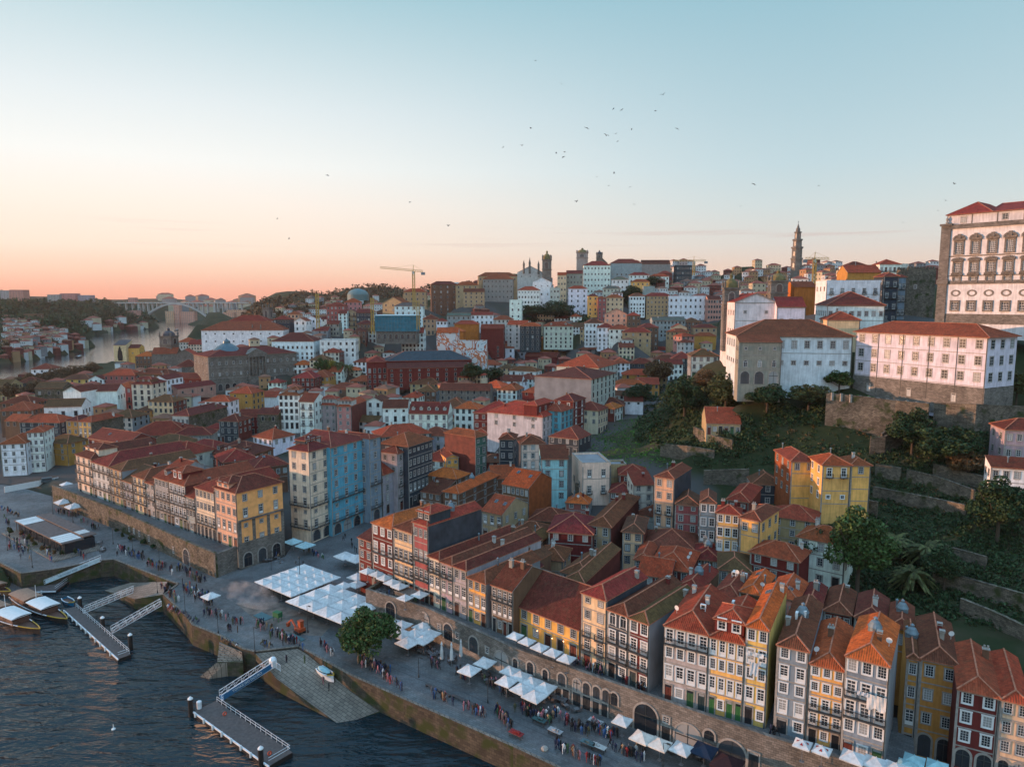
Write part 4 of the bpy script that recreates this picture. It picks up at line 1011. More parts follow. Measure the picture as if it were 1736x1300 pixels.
h('B', 552, 978, 652, 12, 13.5, -8, 'pink', 'fwww', 2, 'hf', 'pink house with maroon side and glazed loft', side='r', Rx=('B', 752), rc='n', attic=(.05, .98, 1, 2.6, 'pale', 4), short='the pink house with the maroon side')
h('B', 752, 945, 856, 12, 13, -8, 'white', 'fBw', 2, 'py', 'white gabled house with wrought balcony', d=12, rc='d')
h('B', 860, 990, 1030, 12, 11, 4, 'white', 'fBm', 3, 'px', 'white house with parapet between two white gables', d=12, rc='d')
h('B', 1036, 1025, 1298, 12, 11.5, -5, 'white', 'BfW', 5, 'px', 'white mansion with dark mansard roof and five dormers', Rx=('B', 1428), Rr=(4, 'wWw'), rc='d', dorm=5, pitch=.7, short='the white mansion')
h('B', 845, 1185, 1185, 9, 8, 25, 'slate', 'xww', 7, 'hip', 'dark slate house with wide orange brown roof behind the lane', d=14, rc='n')
h('B', 1468, 1020, 1740, 13, 12, -15, 'red', 'xww', 6, 'hip', 'maroon clad house with red roof and many panes', side='r', d=16, rc='r')
h('B', 1240, 870, 1580, 15, 10, -5, 'stone', 'sww', 8, 'px', 'long sooty stone house with low red roof', Rx=('B', 1733), wallmat=granite, rc='d')
h('B', 800, 808, 1040, 15, 10, -6, 'stone', 'sww', 7, 'hip', 'grey stone house with four white roof dormers', d=12, rc='n', dorm=3, wallmat=granite)
h('B', 1045, 830, 1240, 15, 9, -8, 'tan', 'sww', 4, 'hip', 'brown house with sagging roof beside the dormered stone house', d=12, rc='m')
h('B', 640, 810, 800, 14, 8, -10, 'brown', 'xw', 4, 'hip', 'tangled low roofs with orange tiles near the palms', d=12, rc='n')
h('B', 500, 860, 720, 13, 8, -15, 'brown', 'xw', 4, 'hip', 'low dark house with antenna cluttered roof', d=12, rc='d')
h('B', 960, 700, 1180, 17, 10, -6, 'slate', 'xww', 4, 'hip', 'dark house with red roof behind the market hall corner', d=14, rc='n')
h('B', 1265, 710, 1420, 17, 9, -30, 'white', 'xw', 3, 'px', 'white gabled shed roofed house beside dark trees', d=12, rc='n')
h('B', 1420, 700, 1640, 18, 9, -10, 'pale', 'xww', 4, 'hip', 'pale house with jumbled red roofs and white dormers', d=12, rc='n', sky=1)
h('B', 1660, 810, 1790, 16, 9, -10, 'white', 'xaw', 3, 'px', 'white gabled house with round headed openings beside the dark trees', d=12, rc='d')

# left background quarter
h('A', 292, 985, 545, 9, 13, 12, 'white', 'WW', 3, 'px', 'white chapel hall with tall dark windows and mossy roof', Lx=('A', 235), rc='m', short='the white chapel hall')
h('A', 420, 880, 540, 10, 16, -10, 'white', 'xx', 1, 'py', 'white gable fronted chapel with blue edged roof', d=14, nowin=True, rc='d')
h('A', 560, 880, 782, 10, 15, 10, 'white', 'Wx', 3, 'px', 'long white hall with tall blank wall', d=12, rc='d')
h('A', 230, 860, 420, 10, 12, 5, 'stone', 'xw', 3, 'px', 'grey stone hall behind the chapel', d=12, wallmat=rubble, rc='m')
h('A', 770, 850, 876, 11, 14, -5, 'rose', 'fbw', 3, 'hip', 'raspberry house with white windows beside the long white hall', d=12, rc='n')
h('A', 876, 830, 1012, 11, 17, -6, 'cream', 'sWWWw', 3, 'hip', 'cream four storey house with dark cornice', d=14, rc='d', attic=(.1, .9, 2, 2.4, 'brown', 3), short='the cream four storey house')
h('A', 1015, 800, 1112, 11, 17, -8, 'white', 'sWWw', 4, 'py', 'white gabled house with twelve windows', d=16, rc='d')
h('A', 1112, 860, 1185, 11, 11, -25, 'pink', 'xmw', 1, 'py', 'pink gable end with tiny windows', Rx=('A', 1440), Rr=(4, 'fw'), rc='d', dorm=0)
h('A', 0, 1010, 200, 8, 8, 5, 'brown', 'xw', 4, 'hip', 'cluster of low red roofs at the far left', d=16, rc='n')
h('A', 30, 1075, 160, 8, 8, -10, 'brown', 'xw', 3, 'px', 'low house with white fringed roof at the far left', d=10, rc='n')
h('A', 0, 960, 210, 9, 7, 0, 'brown', 'xw', 4, 'hip', 'low roofs below the riverside trees', d=14, rc='d')
h('A', 410, 800, 600, 10, 8, 5, 'yellow', 'xw', 4, 'hip', 'low mustard house by the riverside trees', d=12, rc='m')
h('A', 590, 800, 690, 10, 8, 0, 'white', 'xw', 3, 'py', 'small white gable by the riverside trees', d=12, rc='d')
h('A', 690, 770, 900, 11, 10, -5, 'rose', 'ww', 6, 'hip', 'red house with row of arched attic windows below the yellow advertising wall', d=14, rc='n')
h('A', 900, 760, 1130, 11, 11, -10, 'brown', 'xw', 5, 'hip', 'dark roofed house in front of the gothic church', d=12, rc='d', dorm=2)
h('A', 1110, 790, 1340, 11, 11, -12, 'red', 'xw', 5, 'hip', 'dark red roofed house beneath the church apse', d=12, rc='d')
# ================================================================ the middle town
h('G', 235, 224, 357, 16, 12, 60, 'pale', 'wwww', 5, 'hip', 'cream and white house with maroon penthouse storey', Lx=('F', 1560), L=(3, 'xxww'), attic=(.0, .9, 2.5, 4.5, 'red', 3), rc='n', short='the maroon penthouse house')
h('G', 359, 186, 437, 16, 13.5, 60, 'blue', 'wwwww', 3, 'hip', 'blue grey side wing with tiny windows right of the maroon penthouse house', d=9, rc='n', sur='d')
h('G', 440, 120, 520, 16, 15, 60, 'red', 'sfff', 2, 'hip', 'dark red house with white window columns on the narrow street', d=9, rc='d', sur='w')
h('C', 562, 1035, 722, 20, 17, 62, 'pale', 'sWWWW', 6, 'hip', 'big pale grey block with long blank wall facing the river', Lx=('C', 182), side='g', rc='d', pitch=.26, short='the big pale grey block', chim=2)
h('C', 610, 960, 740, 20, 16, 62, 'pale', 'sWWW', 5, 'hip', 'white trimmed house behind the big pale grey block', Lx=('C', 330), L=(2, 'xxxw'), rc='n', sky=1)
h('C', 100, 1120, 330, 17, 8, -20, 'red', 'xxw', 4, 'hip', 'maroon house with big white window and orange roof', d=12, side='r', rc='n')
h('C', 15, 975, 190, 19, 9, -25, 'white', 'xw', 3, 'hip', 'white cottage with mossy roof and dark hedge', d=10, rc='m')
h('C', -30, 1050, 85, 17, 7, -30, 'white', 'mw', 3, 'py', 'small white gabled house beside the dark trees', d=10, rc='d')
h('C', 600, 1205, 780, 17, 5, -12, 'brown', 'xw', 3, 'hip', 'low dark red roofed house at the foot of the green slope', d=12, rc='d')
h('C', 780, 1180, 908, 17, 6, -8, 'white', 'xm', 2, 'px', 'white cube house at the foot of the green slope', d=8, rc='d')
h('C', 680, 1140, 905, 18, 6, -8, 'pale', 'xw', 4, 'px', 'narrow pale house with mossy flat pitched roof', d=7, rc='m')
h('C', 705, 1070, 925, 20, 7, -6, 'pale', 'xx', 3, 'hip', 'grey house with red roof and white roof box', d=10, rc='n', sky=1)
h('C', 770, 1005, 980, 21, 7, -6, 'ochre', 'xw', 3, 'hip', 'ochre house with broad red roof and cream chimney', d=12, rc='n', chim=1)
h('C', 820, 930, 985, 23, 8, -5, 'slate', 'xw', 4, 'hip', 'dark house with rusty roof on the narrow street', d=12, rc='d')
h('C', 985, 900, 1140, 25, 8, -5, 'slate', 'xw', 4, 'hip', 'long dark house with rusty roof under the wire fence', d=10, rc='d')
h('C', 930, 840, 1090, 28, 7, -3, 'blue', 'xw', 3, 'hip', 'bright blue house with white gate wall', d=9, rc='r')
h('C', 990, 775, 1105, 30, 8, -3, 'yellow', 'xx', 1, 'hip', 'yellow house with low red roof among the hillside houses', d=8, rc='n', nowin=True)
h('C', 330, 770, 530, 24, 9, -5, 'pale', 'aaw', 7, 'hip', 'pale house with row of arched windows and twin dormers', d=12, rc='d')
h('C', 330, 880, 500, 22, 8, 30, 'straw', 'xww', 5, 'hip', 'straw coloured row house with many side windows', d=10, rc='m')
h('C', 118, 880, 330, 21, 9, -20, 'red', 'xx', 1, 'px', 'maroon windowless barn like house', d=12, nowin=True, side='r', rc='d')
h('C', -40, 850, 118, 21, 10, -5, 'white', 'aw', 4, 'hip', 'white house with round arches and brown roof', d=12, rc='b')
h('C', 525, 960, 700, 22, 12, 58, 'pale', 'xww', 5, 'hip', 'orange roofed house with rounded glass lantern', d=14, rc='n', lant=1)
h('C', 735, 765, 910, 26, 11, -10, 'grey', 'xw', 3, 'hip', 'grey walled house with big red hipped roof', d=16, rc='r')
h('C', 640, 790, 850, 25, 9, 55, 'brown', 'xww', 4, 'hip', 'long brown house with red roof on the rising street', d=14, rc='r', lant=1)
h('C', 540, 840, 640, 24, 9, 50, 'pale', 'xww', 3, 'hip', 'white house with red roof on the rising street', d=10, rc='n')
h('C', 200, 720, 330, 26, 9, 5, 'brown', 'xw', 4, 'hip', 'brown house with red roof in the dense quarter', d=12, rc='r')
h('C', 245, 680, 440, None, 9, 0, 'pale', 'ww', 6, 'hip', 'row house with dormers and red roof in the dense quarter', d=12, rc='n', dorm=2)
h('C', 70, 800, 240, 24, 8, -10, 'tan', 'xw', 4, 'hip', 'tan house with vivid orange roof in the dense quarter', d=12, rc='o')
h('C', 0, 670, 130, None, 10, -15, 'pale', 'www', 3, 'px', 'pale gabled house with orange roof and long side', d=12, rc='n')
h('C', 85, 680, 220, None, 11, -8, 'slate', 'www', 4, 'hip', 'slate blue house with glazed galleries', d=10, rc='n')
h('C', 520, 660, 645, None, 10, -3, 'white', 'ww', 5, 'hip', 'white fronted house with dark red roof below the hill gardens', d=12, rc='d')
h('C', 605, 690, 720, None, 9, -3, 'white', 'ww', 4, 'hip', 'white house with red roof and glazed gallery', d=12, rc='r')
h('C', 680, 700, 820, None, 9, -5, 'white', 'ww', 4, 'hip', 'white house with flared orange roof', d=12, rc='n')
h('C', 650, 600, 800, None, 12, -10, 'salmon', 'www', 4, 'py', 'sunlit pink gabled hall at the foot of the hill', d=16, rc='n', short='the sunlit pink hall')
h('C', 800, 610, 890, None, 10, -5, 'brown', 'ww', 3, 'hip', 'brown house right of the sunlit pink hall', d=12, rc='n')
h('C', 970, 645, 1190, None, 8, 0, 'grey', 'ww', 9, 'px', 'long grey shed roofed building with lit windows', d=12, rc='g')
h('C', 880, 690, 1010, None, 9, -5, 'brown', 'ww', 4, 'hip', 'brown house with red roof behind the rising street', d=12, rc='r')
h('C', 770, 720, 960, None, 9, -8, 'tan', 'ww', 4, 'hip', 'tan house with red roof at the head of the rising street', d=12, rc='r')
h('C', 1100, 690, 1200, None, 12, -8, 'straw', 'ww', 2, 'py', 'cream gabled house left of the ochre hillside row', d=12, rc='n')
h('C', 1115, 720, 1215, None, 11, 30, 'tan', 'www', 3, 'hip', 'tan row house with sunlit roof climbing to the seminary', d=9, rc='n')
h('C', 1165, 750, 1250, None, 11, 30, 'pink', 'www', 3, 'hip', 'pink row house climbing to the seminary', d=9, rc='n')
h('C', 1245, 690, 1400, None, 10, -3, 'tan', 'ww', 4, 'hip', 'tan house with tall chimneys below the seminary hall', d=9, rc='d')
h('C', 1250, 745, 1395, 34, 13, -8, 'ochre', 'xmx', 2, 'hip', 'ochre house with flat front below the seminary', d=9, rc='n', short='the ochre house below the seminary')
h('C', 1185, 790, 1245, 34, 10, 30, 'pale', 'www', 2, 'hip', 'narrow pale house with drying lines below the seminary', d=8, rc='r')

# ---------------- the far centre, left of the hill
h('B', 660, 612, 1028, 16, 14, 38, 'straw', 'WWW', 11, 'hip', 'long pale yellow institute with rows of windows and dark cornice', d=26, L=(6, 'WWW'), rc='d', sur='s', short='the pale yellow institute', pitch=.4)
h('B', 325, 600, 465, 17, 14, 20, 'white', 'www', 2, 'hip', 'white house with pyramid roof left of the pale yellow institute', d=14, rc='r')
h('B', 120, 545, 400, None, 8, 0, 'white', 'w', 9, 'hip', 'long low white building with wide red roof', d=22, rc='d')
h('B', 440, 545, 680, None, 9, 5, 'white', 'ww', 6, 'flat', 'white modern building with stepped terraces', d=16)
h('B', 985, 490, 1135, None, 12, 0, 'white', 'www', 6, 'px', 'white corniced house with red roof left of the mural', d=14, rc='r')
h('B', 1040, 570, 1140, 20, 13, -5, 'stone', 'www', 4, 'hip', 'sooty stone house with dark roof left of the mural', d=10, rc='d')
h('B', 1138, 520, 1222, 20, 16, 0, 'lilac', 'wwww', 5, 'px', 'grey tiled four storey house touching the mural', d=12, rc='r')
h('B', 1252, 480, 1400, None, 10, -5, 'orange', 'xx', 1, 'hip', 'blood orange box house above the mural', d=12, rc='o', nowin=True)
h('B', 1340, 430, 1500, None, 10, -3, 'orange', 'xx', 2, 'hip', 'glowing orange house behind the mural', d=10, rc='n', nowin=True)
h('B', 1515, 460, 1670, None, 14, -5, 'red', 'xxx', 2, 'px', 'maroon clad block with white windowed side', Rx=('B', 1728), Rr=(3, 'www'), side='r', rc='d', short='the maroon clad block')
h('B', 1600, 590, 1740, 21, 15, -6, 'white', 'xww', 3, 'px', 'white blank walled house right of the mural', d=12, rc='n')
h('B', 1560, 570, 1610, 21, 14, 0, 'pale', 'www', 2, 'px', 'narrow grey house right of the mural', d=12, rc='d')
h('B', 1220, 410, 1290, None, 9, 0, 'white', 'ww', 3, 'hip', 'white house with thin roof beside the orange one', d=9, rc='r')
h('B', 1290, 375, 1450, None, 9, 0, 'grey', 'ww', 5, 'px', 'grey house with white dormers above the orange one', d=9, rc='g')
h('B', 1450, 370, 1600, None, 9, 0, 'white', 'ww', 5, 'px', 'white house with red roof right of the grey dormered one', d=9, rc='r')
h('B', 1600, 400, 1735, None, 8, 0, 'pale', 'ww', 5, 'hip', 'long pale house with red roof under the hill wall', d=12, rc='n')
h('B', 565, 360, 622, None, 15, 0, 'white', 'wwwww', 2, 'px', 'slim white tower house with five storeys', d=10, rc='d')
h('B', 622, 350, 685, None, 17, 0, 'tan', 'bbbb', 2, 'py', 'tan gabled house with verandas next to the slim white one', d=10, rc='d')
h('B', 685, 355, 780, None, 13, 0, 'slate', 'www', 4, 'px', 'black clad house by the blue scaffold sheeting', d=12, rc='d')
h('B', 690, 430, 800, None, 9, 0, 'brown', 'ww', 5, 'hip', 'brown house in front of the black clad one', d=10, rc='d')
h('B', 490, 430, 570, None, 10, 0, 'stone', 'www', 4, 'px', 'grey house with pale windows left of the slim white tower house', d=10, rc='d')
h('B', 355, 390, 415, None, 12, -10, 'white', 'ww', 2, 'py', 'small white gable at the valley edge', d=10, rc='d')
h('B', 270, 410, 350, None, 9, -10, 'white', 'ww', 2, 'py', 'white gable with red roof at the valley edge', d=10, rc='n')
h('B', 130, 400, 240, None, 9, 0, 'slate', 'ww', 5, 'hip', 'grey house with red roof near the twin bell church', d=12, rc='r')
h('B', 225, 365, 300, None, 9, 0, 'salmon', 'ww', 3, 'hip', 'pink house with red roof near the wooded hill', d=12, rc='n')
h('B', 485, 310, 610, None, 9, 0, 'rose', 'ww', 5, 'hip', 'dark rose house under the tower crane', d=12, rc='r')
h('B', 860, 290, 1000, None, 14, -20, 'tan', 'xww', 3, 'py', 'sunlit ochre gabled house below the big crane', d=14, rc='n')
h('B', 940, 310, 1130, None, 9, 0, 'white', 'ww', 5, 'hip', 'white house with terrace below the big crane', d=12, rc='g')
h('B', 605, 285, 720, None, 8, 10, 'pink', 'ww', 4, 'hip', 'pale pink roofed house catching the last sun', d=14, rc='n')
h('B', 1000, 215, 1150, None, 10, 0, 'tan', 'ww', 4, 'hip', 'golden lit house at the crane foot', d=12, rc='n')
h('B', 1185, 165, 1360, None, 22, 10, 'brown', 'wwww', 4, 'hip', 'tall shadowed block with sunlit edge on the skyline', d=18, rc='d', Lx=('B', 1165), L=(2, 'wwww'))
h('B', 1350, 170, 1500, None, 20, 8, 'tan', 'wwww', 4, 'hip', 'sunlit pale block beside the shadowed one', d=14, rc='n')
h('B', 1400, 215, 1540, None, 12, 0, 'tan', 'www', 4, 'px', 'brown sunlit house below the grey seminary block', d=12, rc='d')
h('B', 1530, 130, 1733, None, 22, -2, 'stone', 'wwww', 8, 'hip', 'grey convent block with orange lit corner', d=22, rc='n', short='the grey convent block')
h('B', 1500, 110, 1760, None, 26, 5, 'tan', 'xxxw', 8, 'hip', 'long sunlit red roof with skylights on the hilltop', d=16, rc='n', sky=4)

# ---------------- the hill crowned with churches
h('C', 510, 275, 690, None, 40, -4, 'white', 'wwwwww', 8, 'hip', 'large white monastery block with eight window columns', rc='r', d=20, short='the large white monastery block')
h('C', 335, 340, 395, None, 26, -4, 'straw', 'wwww', 3, 'px', 'yellowish house left of the domed corner', d=12, rc='n')
h('C', 395, 330, 505, None, 26, -4, 'stone', 'wwwA', 5, 'px', 'brown stone house with rounded attic on the church hill', d=14, rc='d')
h('C', 70, 440, 215, None, 15, -6, 'white', 'wwm', 7, 'hip', 'white convent wing with red pyramid roof', d=14, rc='n')
h('C', 170, 385, 290, None, 26, -8, 'white', 'wwm', 3, 'py', 'white stepped gable of the hill convent', d=16, rc='n')
h('C', 285, 430, 350, None, 18, -6, 'pale', 'www', 3, 'flat', 'pale grey square house right of the stepped gable', d=10)
h('C', 410, 430, 535, None, 26, 0, 'white', 'wwwww', 3, 'hip', 'white house with dark streaked side above the garden cliff', d=11, rc='n', short='the streaked white house')
h('C', 538, 480, 606, None, 16, -3, 'yellow', 'www', 2, 'hip', 'yellow house with mansard windows beside the streaked white house', d=10, rc='d')
h('C', 606, 495, 660, None, 13, -3, 'rose', 'www', 2, 'hip', 'red house with white windows next to the yellow mansard house', d=10, rc='n')
h('C', 660, 490, 775, None, 14, -3, 'straw', 'www', 4, 'hip', 'cream house with nine windows on the hill terrace', d=11, rc='n')
h('C', 15, 510, 95, None, 18, -6, 'white', 'wwm', 2, 'flat', 'white cube house on the cliff edge', d=10)
h('C', 690, 260, 900, None, 26, -3, 'grey', 'wwx', 7, 'hip', 'long grey school under restoration netting', d=20, rc='r', short='the grey school')
h('C', 900, 265, 1090, None, 26, -3, 'stone', 'wwx', 7, 'px', 'brown stone school wing with statue pediment', d=18, rc='d')
h('C', 700, 370, 810, None, 11, -4, 'white', 'ww', 4, 'hip', 'white house with blue grey gable on the far slope', d=12, rc='g')
h('C', 815, 340, 950, None, 9, -4, 'white', 'ww', 5, 'hip', 'long white roofed house on the far slope', d=12, rc='r')
h('C', 830, 385, 950, None, 11, -4, 'yellow', 'ww', 4, 'hip', 'yellow house with orange roof among the slope trees', d=11, rc='n')
h('C', 950, 350, 1080, None, 10, -4, 'white', 'ww', 6, 'hip', 'white row house with red roof on the far slope', d=11, rc='n')
h('C', 1010, 330, 1100, None, 12, -4, 'red', 'ww', 5, 'hip', 'dark red house with white windows on the far slope', d=11, rc='r')
h('C', 910, 420, 985, None, 9, -4, 'grey', 'xx', 2, 'flat', 'grey shed on the wooded slope', d=9, nowin=True)
h('C', 820, 480, 920, None, 11, -3, 'white', 'ww', 5, 'hip', 'white fronted house above the garden trees', d=11, rc='b')
h('C', 930, 480, 1100, None, 13, 2, 'tan', 'www', 7, 'hip', 'long tan row with blue balconies on the middle slope', d=12, rc='r')
h('C', 1080, 485, 1340, None, 25, 0, 'white', 'mWWW', 8, 'flat', 'broad modern white block with dark square windows', d=20, rc=None, short='the broad white block')
h('C', 1340, 500, 1430, None, 20, 0, 'pink', 'WWWW', 5, 'px', 'pink house with white windows right of the broad white block', d=12, rc='d')
h('C', 1130, 280, 1235, None, 22, 0, 'slate', 'wwww', 6, 'flat', 'grey office slab on the skyline', d=14)
h('C', 640, 430, 760, None, 10, -4, 'pale', 'ww', 5, 'hip', 'pale house tucked below the white monastery', d=10, rc='g')
h('C', 700, 460, 770, None, 8, -4, 'white', 'ww', 3, 'hip', 'little white house on the hill terrace', d=9, rc='g')

# ---------------- the upper right
h('D', 420, 738, 806, None, 12, -14, 'white', 'ww', 8, 'hip', 'white seminary wing with red roof and sunlit end', Y=262, d=24, L=(6, 'ww'), rc='d', short='the white seminary wing')
h('D', 420, 835, 640, None, 7, -14, 'straw', 'x', 9, 'hip', 'low colonnaded wing with sunlit orange roof', d=14, Y=252, rc='n')
h('D', 415, 585, 780, None, 11, -6, 'white', 'wB', 5, 'flat', 'white villa with cream balcony behind the seminary wing', d=14, Y=300)
h('D', 555, 520, 780, None, 11, -6, 'ochre', 'xx', 3, 'px', 'sunlit brown house with orange roof on the upper town', d=14, Y=330, rc='n')
h('D', 800, 545, 900, None, 20, -8, 'slate', 'bbbb', 2, 'hip', 'slate blue house with four verandas beside the crenellated tower', d=12, Y=310, rc='r')
h('D', 890, 550, 950, None, 17, -8, 'tile', 'bbb', 2, 'hip', 'narrow blue house left of the crenellated tower', d=12, Y=315, rc='r')
h('D', 200, 615, 350, None, 12, 5, 'orange', 'xxx', 2, 'px', 'orange rendered house behind the bell tower', d=10, Y=330, Lx=('D', 135), rc='n')
h('D', 545, 478, 705, None, 12, -5, 'white', 'ww', 5, 'hip', 'white house with flared roof on the skyline', d=14, Y=520, rc='d')
h('D', 770, 465, 915, None, 16, -5, 'white', 'bbb', 5, 'hip', 'sunlit white hotel with balconies on the skyline', d=14, Y=480, rc='n')
h('D', 905, 470, 960, None, 12, -5, 'pale', 'ww', 4, 'flat', 'glass fronted annexe beside the sunlit hotel', d=12, Y=490)
h('I', 1608, 345, 1950, 28, 13, -14, 'lilac', 'xww', 5, 'hip', 'pale stuccoed villa at the right edge of the hillside', d=9, rc='d', short='the stuccoed villa')
h('I', 1512, 592, 1950, 26, 8, -20, 'white', 'xw', 6, 'm', 'low white wing with red lean-to roof below the stuccoed villa', d=5, rc='d')
h('I', 180, 556, 345, 18, 14, -3, 'yellow', 'xxxw', 2, 'hip', 'tall yellow hillside house with orange flank', Lx=('I', 72), side='o', L=(3, 'xwww'), rc='n', short='the orange flanked house')
h('I', 212, 668, 378, 18, 9, -3, 'yellow', 'xww', 2, 'hip', 'lower yellow wing with white shutter in front of the orange flanked house', d=5, rc='n', sur='w')
h('I', 388, 582, 580, 19, 14, -4, 'yellow', 'xmxB', 2, 'hip', 'yellow hillside house with white balcony over stone ground floor', d=9, rc='n', sur='w')
h('I', 580, 582, 712, 20, 13, -6, 'yellow', 'mxxw', 1, 'hip', 'narrow yellow hillside house with rubble lower walls', d=8, rc='n')
h('G', 1330, 262, 1560, 30, 4, -10, 'tan', 's', 6, 'px', 'long low veranda house with orange roof among the hillside bushes', d=6, rc='n', Lx=('G', 1300), short='the veranda house')
# ------------------------------------------------------------ quay, slipway, square, terraces
QZ = 4.5
V2 = lambda px, py, z: tuple(at_z(px, py, z)[:2])
quay_edge = [(-300, 215), (-215, 196)] + [V2(px, py, QZ) for px, py in ((0, 955), (35, 973), (89, 966), (170, 951), (192, 949), (282, 984), (300, 990), (276, 1008), (316, 1047), (325, 1060), (373, 1079), (411, 1101), (432, 1106), (506, 1097), (592, 1145), (684, 1186), (870, 1267), (934, 1297))] + [(22, 86), (46, 72), (80, 50)]
quay_in = [(120, 70), (90, 105), (60, 112), (38.6, 100.5), (22, 112), (0.2, 127), (-18, 143.5), (-33, 154), (-52, 168), (-62, 181), (-83, 181), (-121, 211), (-158, 240), (-188, 258), (-240, 275), (-320, 290)]
mb = MB(); poly = quay_edge + quay_in
mb.face([(x, y, QZ) for x, y in poly])
qo = obj('quay', mb, [paving]); setting(qo)
for k in range(len(quay_edge) - 1):
 a, b = quay_edge[k], quay_edge[k + 1]
 if math.dist(a, b) > .3:
  setting(strip_wall('quay_wall', [a, b], -3, QZ + .18, .55, quay_stone, slab_stone, struct=True))
# the slipway that dips into the river beside the steps
sl = [(*V2(433, 1107, QZ), QZ - .05), (*V2(505, 1099, QZ), QZ - .05), (*V2(592, 1148, 2.6), 2.3), (*V2(651, 1201, .4), .25), (*V2(577, 1228, 0), -.15), (*V2(468, 1146, 3), 2.6)]
mb = MB(); mb.face([sl[0], sl[5], sl[2], sl[1]]); mb.face([sl[5], sl[4], sl[3], sl[2]])
for a, b in ((sl[0], sl[5]), (sl[5], sl[4]), (sl[4], sl[3])):
 mb.face([(a[0], a[1], -3), (b[0], b[1], -3), b, a], 1)
setting(obj('slipway', mb, [slab_stone, quay_stone]))
lowr = [(*V2(284, 985, QZ), QZ - .08), (*V2(276, 1007, QZ), QZ - .08), (*V2(228, 1011, 3.2), 2.6), (*V2(176, 1000, 0), -.1), (*V2(220, 985, 2), 1.6)]
mb = MB(); mb.face([lowr[0], lowr[4], lowr[3], lowr[2], lowr[1]])
for a, b in ((lowr[4], lowr[3]), (lowr[3], lowr[2]), (lowr[2], lowr[1])): mb.face([(a[0], a[1], -3), (b[0], b[1], -3), b, a], 1)
setting(obj('slipway', mb, [slab_stone, quay_stone]))
sq = [(-74, 170, 4.56), (-27, 149.5, 4.56), (-29, 160, 5.0), (-30, 200, 5.9), (-20, 240, 6.9), (-8, 290, 9), (-36, 270, 7.6), (-64, 215, 6.0), (-62, 183, 5.4)]
mb = MB()
for i in range(1, len(sq) - 1): pass
for f in ((0, 1, 2, 8), (8, 2, 3, 7), (7, 3, 4, 6), (6, 4, 5)): mb.face([sq[i] for i in f])
setting(obj('square_paving', mb, [cobbles]))
mb = MB()
tram = [V2(px, py, QZ) for px, py in ((395, 1000), (520, 1062), (640, 1122), (760, 1172), (870, 1222), (960, 1262), (1040, 1300))]
for off in (0, 1.45):
 for k in range(len(tram) - 1):
  a, b = Vector((*tram[k], 0)), Vector((*tram[k + 1], 0)); n = Vector((-(b.y - a.y), b.x - a.x, 0)).normalized()
  p = [a + n * off, b + n * off, b + n * (off + .11), a + n * (off + .11)]
  mb.face([(q.x, q.y, QZ + .012) for q in p])
setting(obj('road_rails', mb, [iron]))
mb = MB()
for k in range(len(tram) - 1):
 a, b = Vector((*tram[k], 0)), Vector((*tram[k + 1], 0)); n = Vector((-(b.y - a.y), b.x - a.x, 0)).normalized()
 p = [a - n * 3.0, b - n * 3.0, b + n * 2.6, a + n * 2.6]
 mb.face([(q.x, q.y, QZ + .006) for q in p])
setting(obj('road', mb, [cobbles]))

TZ = 10.0
t_out = [(-32.6, 148.4), (-18.3, 139.2), (0.1, 122.2), (21.5, 107), (37.5, 96), (50.6, 88), (54, 85.6)]
t_in = [(60, 97), (50, 106), (28, 120), (5, 138), (-8, 150), (-26, 162)]
tl_out = [(-160, 236), (-120.8, 207.1), (-83.5, 176.6), (-75.5, 170.5)]
tl_in = [(-72.2, 177.2), (-100, 210), (-152, 248)]
for nm, po, pi in (('terrace', t_out, t_in), ('terrace', tl_out, tl_in)):
 mb = MB(); mb.face([(x, y, TZ) for x, y in po + pi]); setting(obj(nm, mb, [paving]))
arc = strip_wall('arcade_wall', t_out, 4, TZ + 1.0, .5, granite, granite, .14)
tag(arc, 'long stone arcade wall with arched shop openings under the upper terrace street', 'wall')
strip = strip_wall('river_wall', tl_out, 4, TZ + .9, .6, rubble, rubble, .12)
tag(strip, 'old rubble river wall below the left terrace of narrow houses', 'wall')
side1 = strip_wall('terrace_wall', [(-26, 162), (-32.6, 148.4)], 4, TZ + .9, .6, rubble, rubble, .12)
tag(side1, 'stained stone retaining wall end of the terrace beside the white parasols', 'wall')
side2 = strip_wall('stair_wall', [(-75.5, 170.5), (-72.2, 176.4)], 4, TZ + .6, .6, granite, granite, .12)
tag(side2, 'stone wall beside the stairs in front of the amber corner house', 'wall')
def on_wall(line, px, py):
 """the point of a wall line seen at (px, py)"""
 best = None
 for a, b in zip(line, line[1:]):
  n = (b[1] - a[1], -(b[0] - a[0])); p = at_plane(px, py, a, n)
  t = ((p.x - a[0]) * (b[0] - a[0]) + (p.y - a[1]) * (b[1] - a[1])) / (math.dist(a, b) ** 2)
  if -.02 <= t <= 1.02: best = (p, math.atan2(b[1] - a[1], b[0] - a[0]))
 return best
def wall_arch(owner, line, z, ax, ay, w, hh, zb, kind='a'):
 px, py = zc(z, ax, ay); q = on_wall(line, px, py)
 if not q: print('NO WALL', z, ax, ay); return
 p, an = q
 me = arch_mesh(w, hh) if kind == 'a' else (door_mesh(w, hh) if kind == 'd' else window_meshes(kind, w, hh, 1, 's')[0])
 o = link({'a': 'archway', 'd': 'door'}.get(kind, 'window'), me, owner, color=(.02, .025, .028))
 nv = Vector((math.sin(an), -math.cos(an), 0)) * .03
 wp = Vector((p.x, p.y, zb)) + nv
 M = Matrix.Translation(Vector(owner.location)) @ Matrix.Rotation(owner.rotation_euler.z, 4, 'Z')
 o.location = M.inverted() @ wp; o.rotation_euler = (0, 0, an - owner.rotation_euler.z)
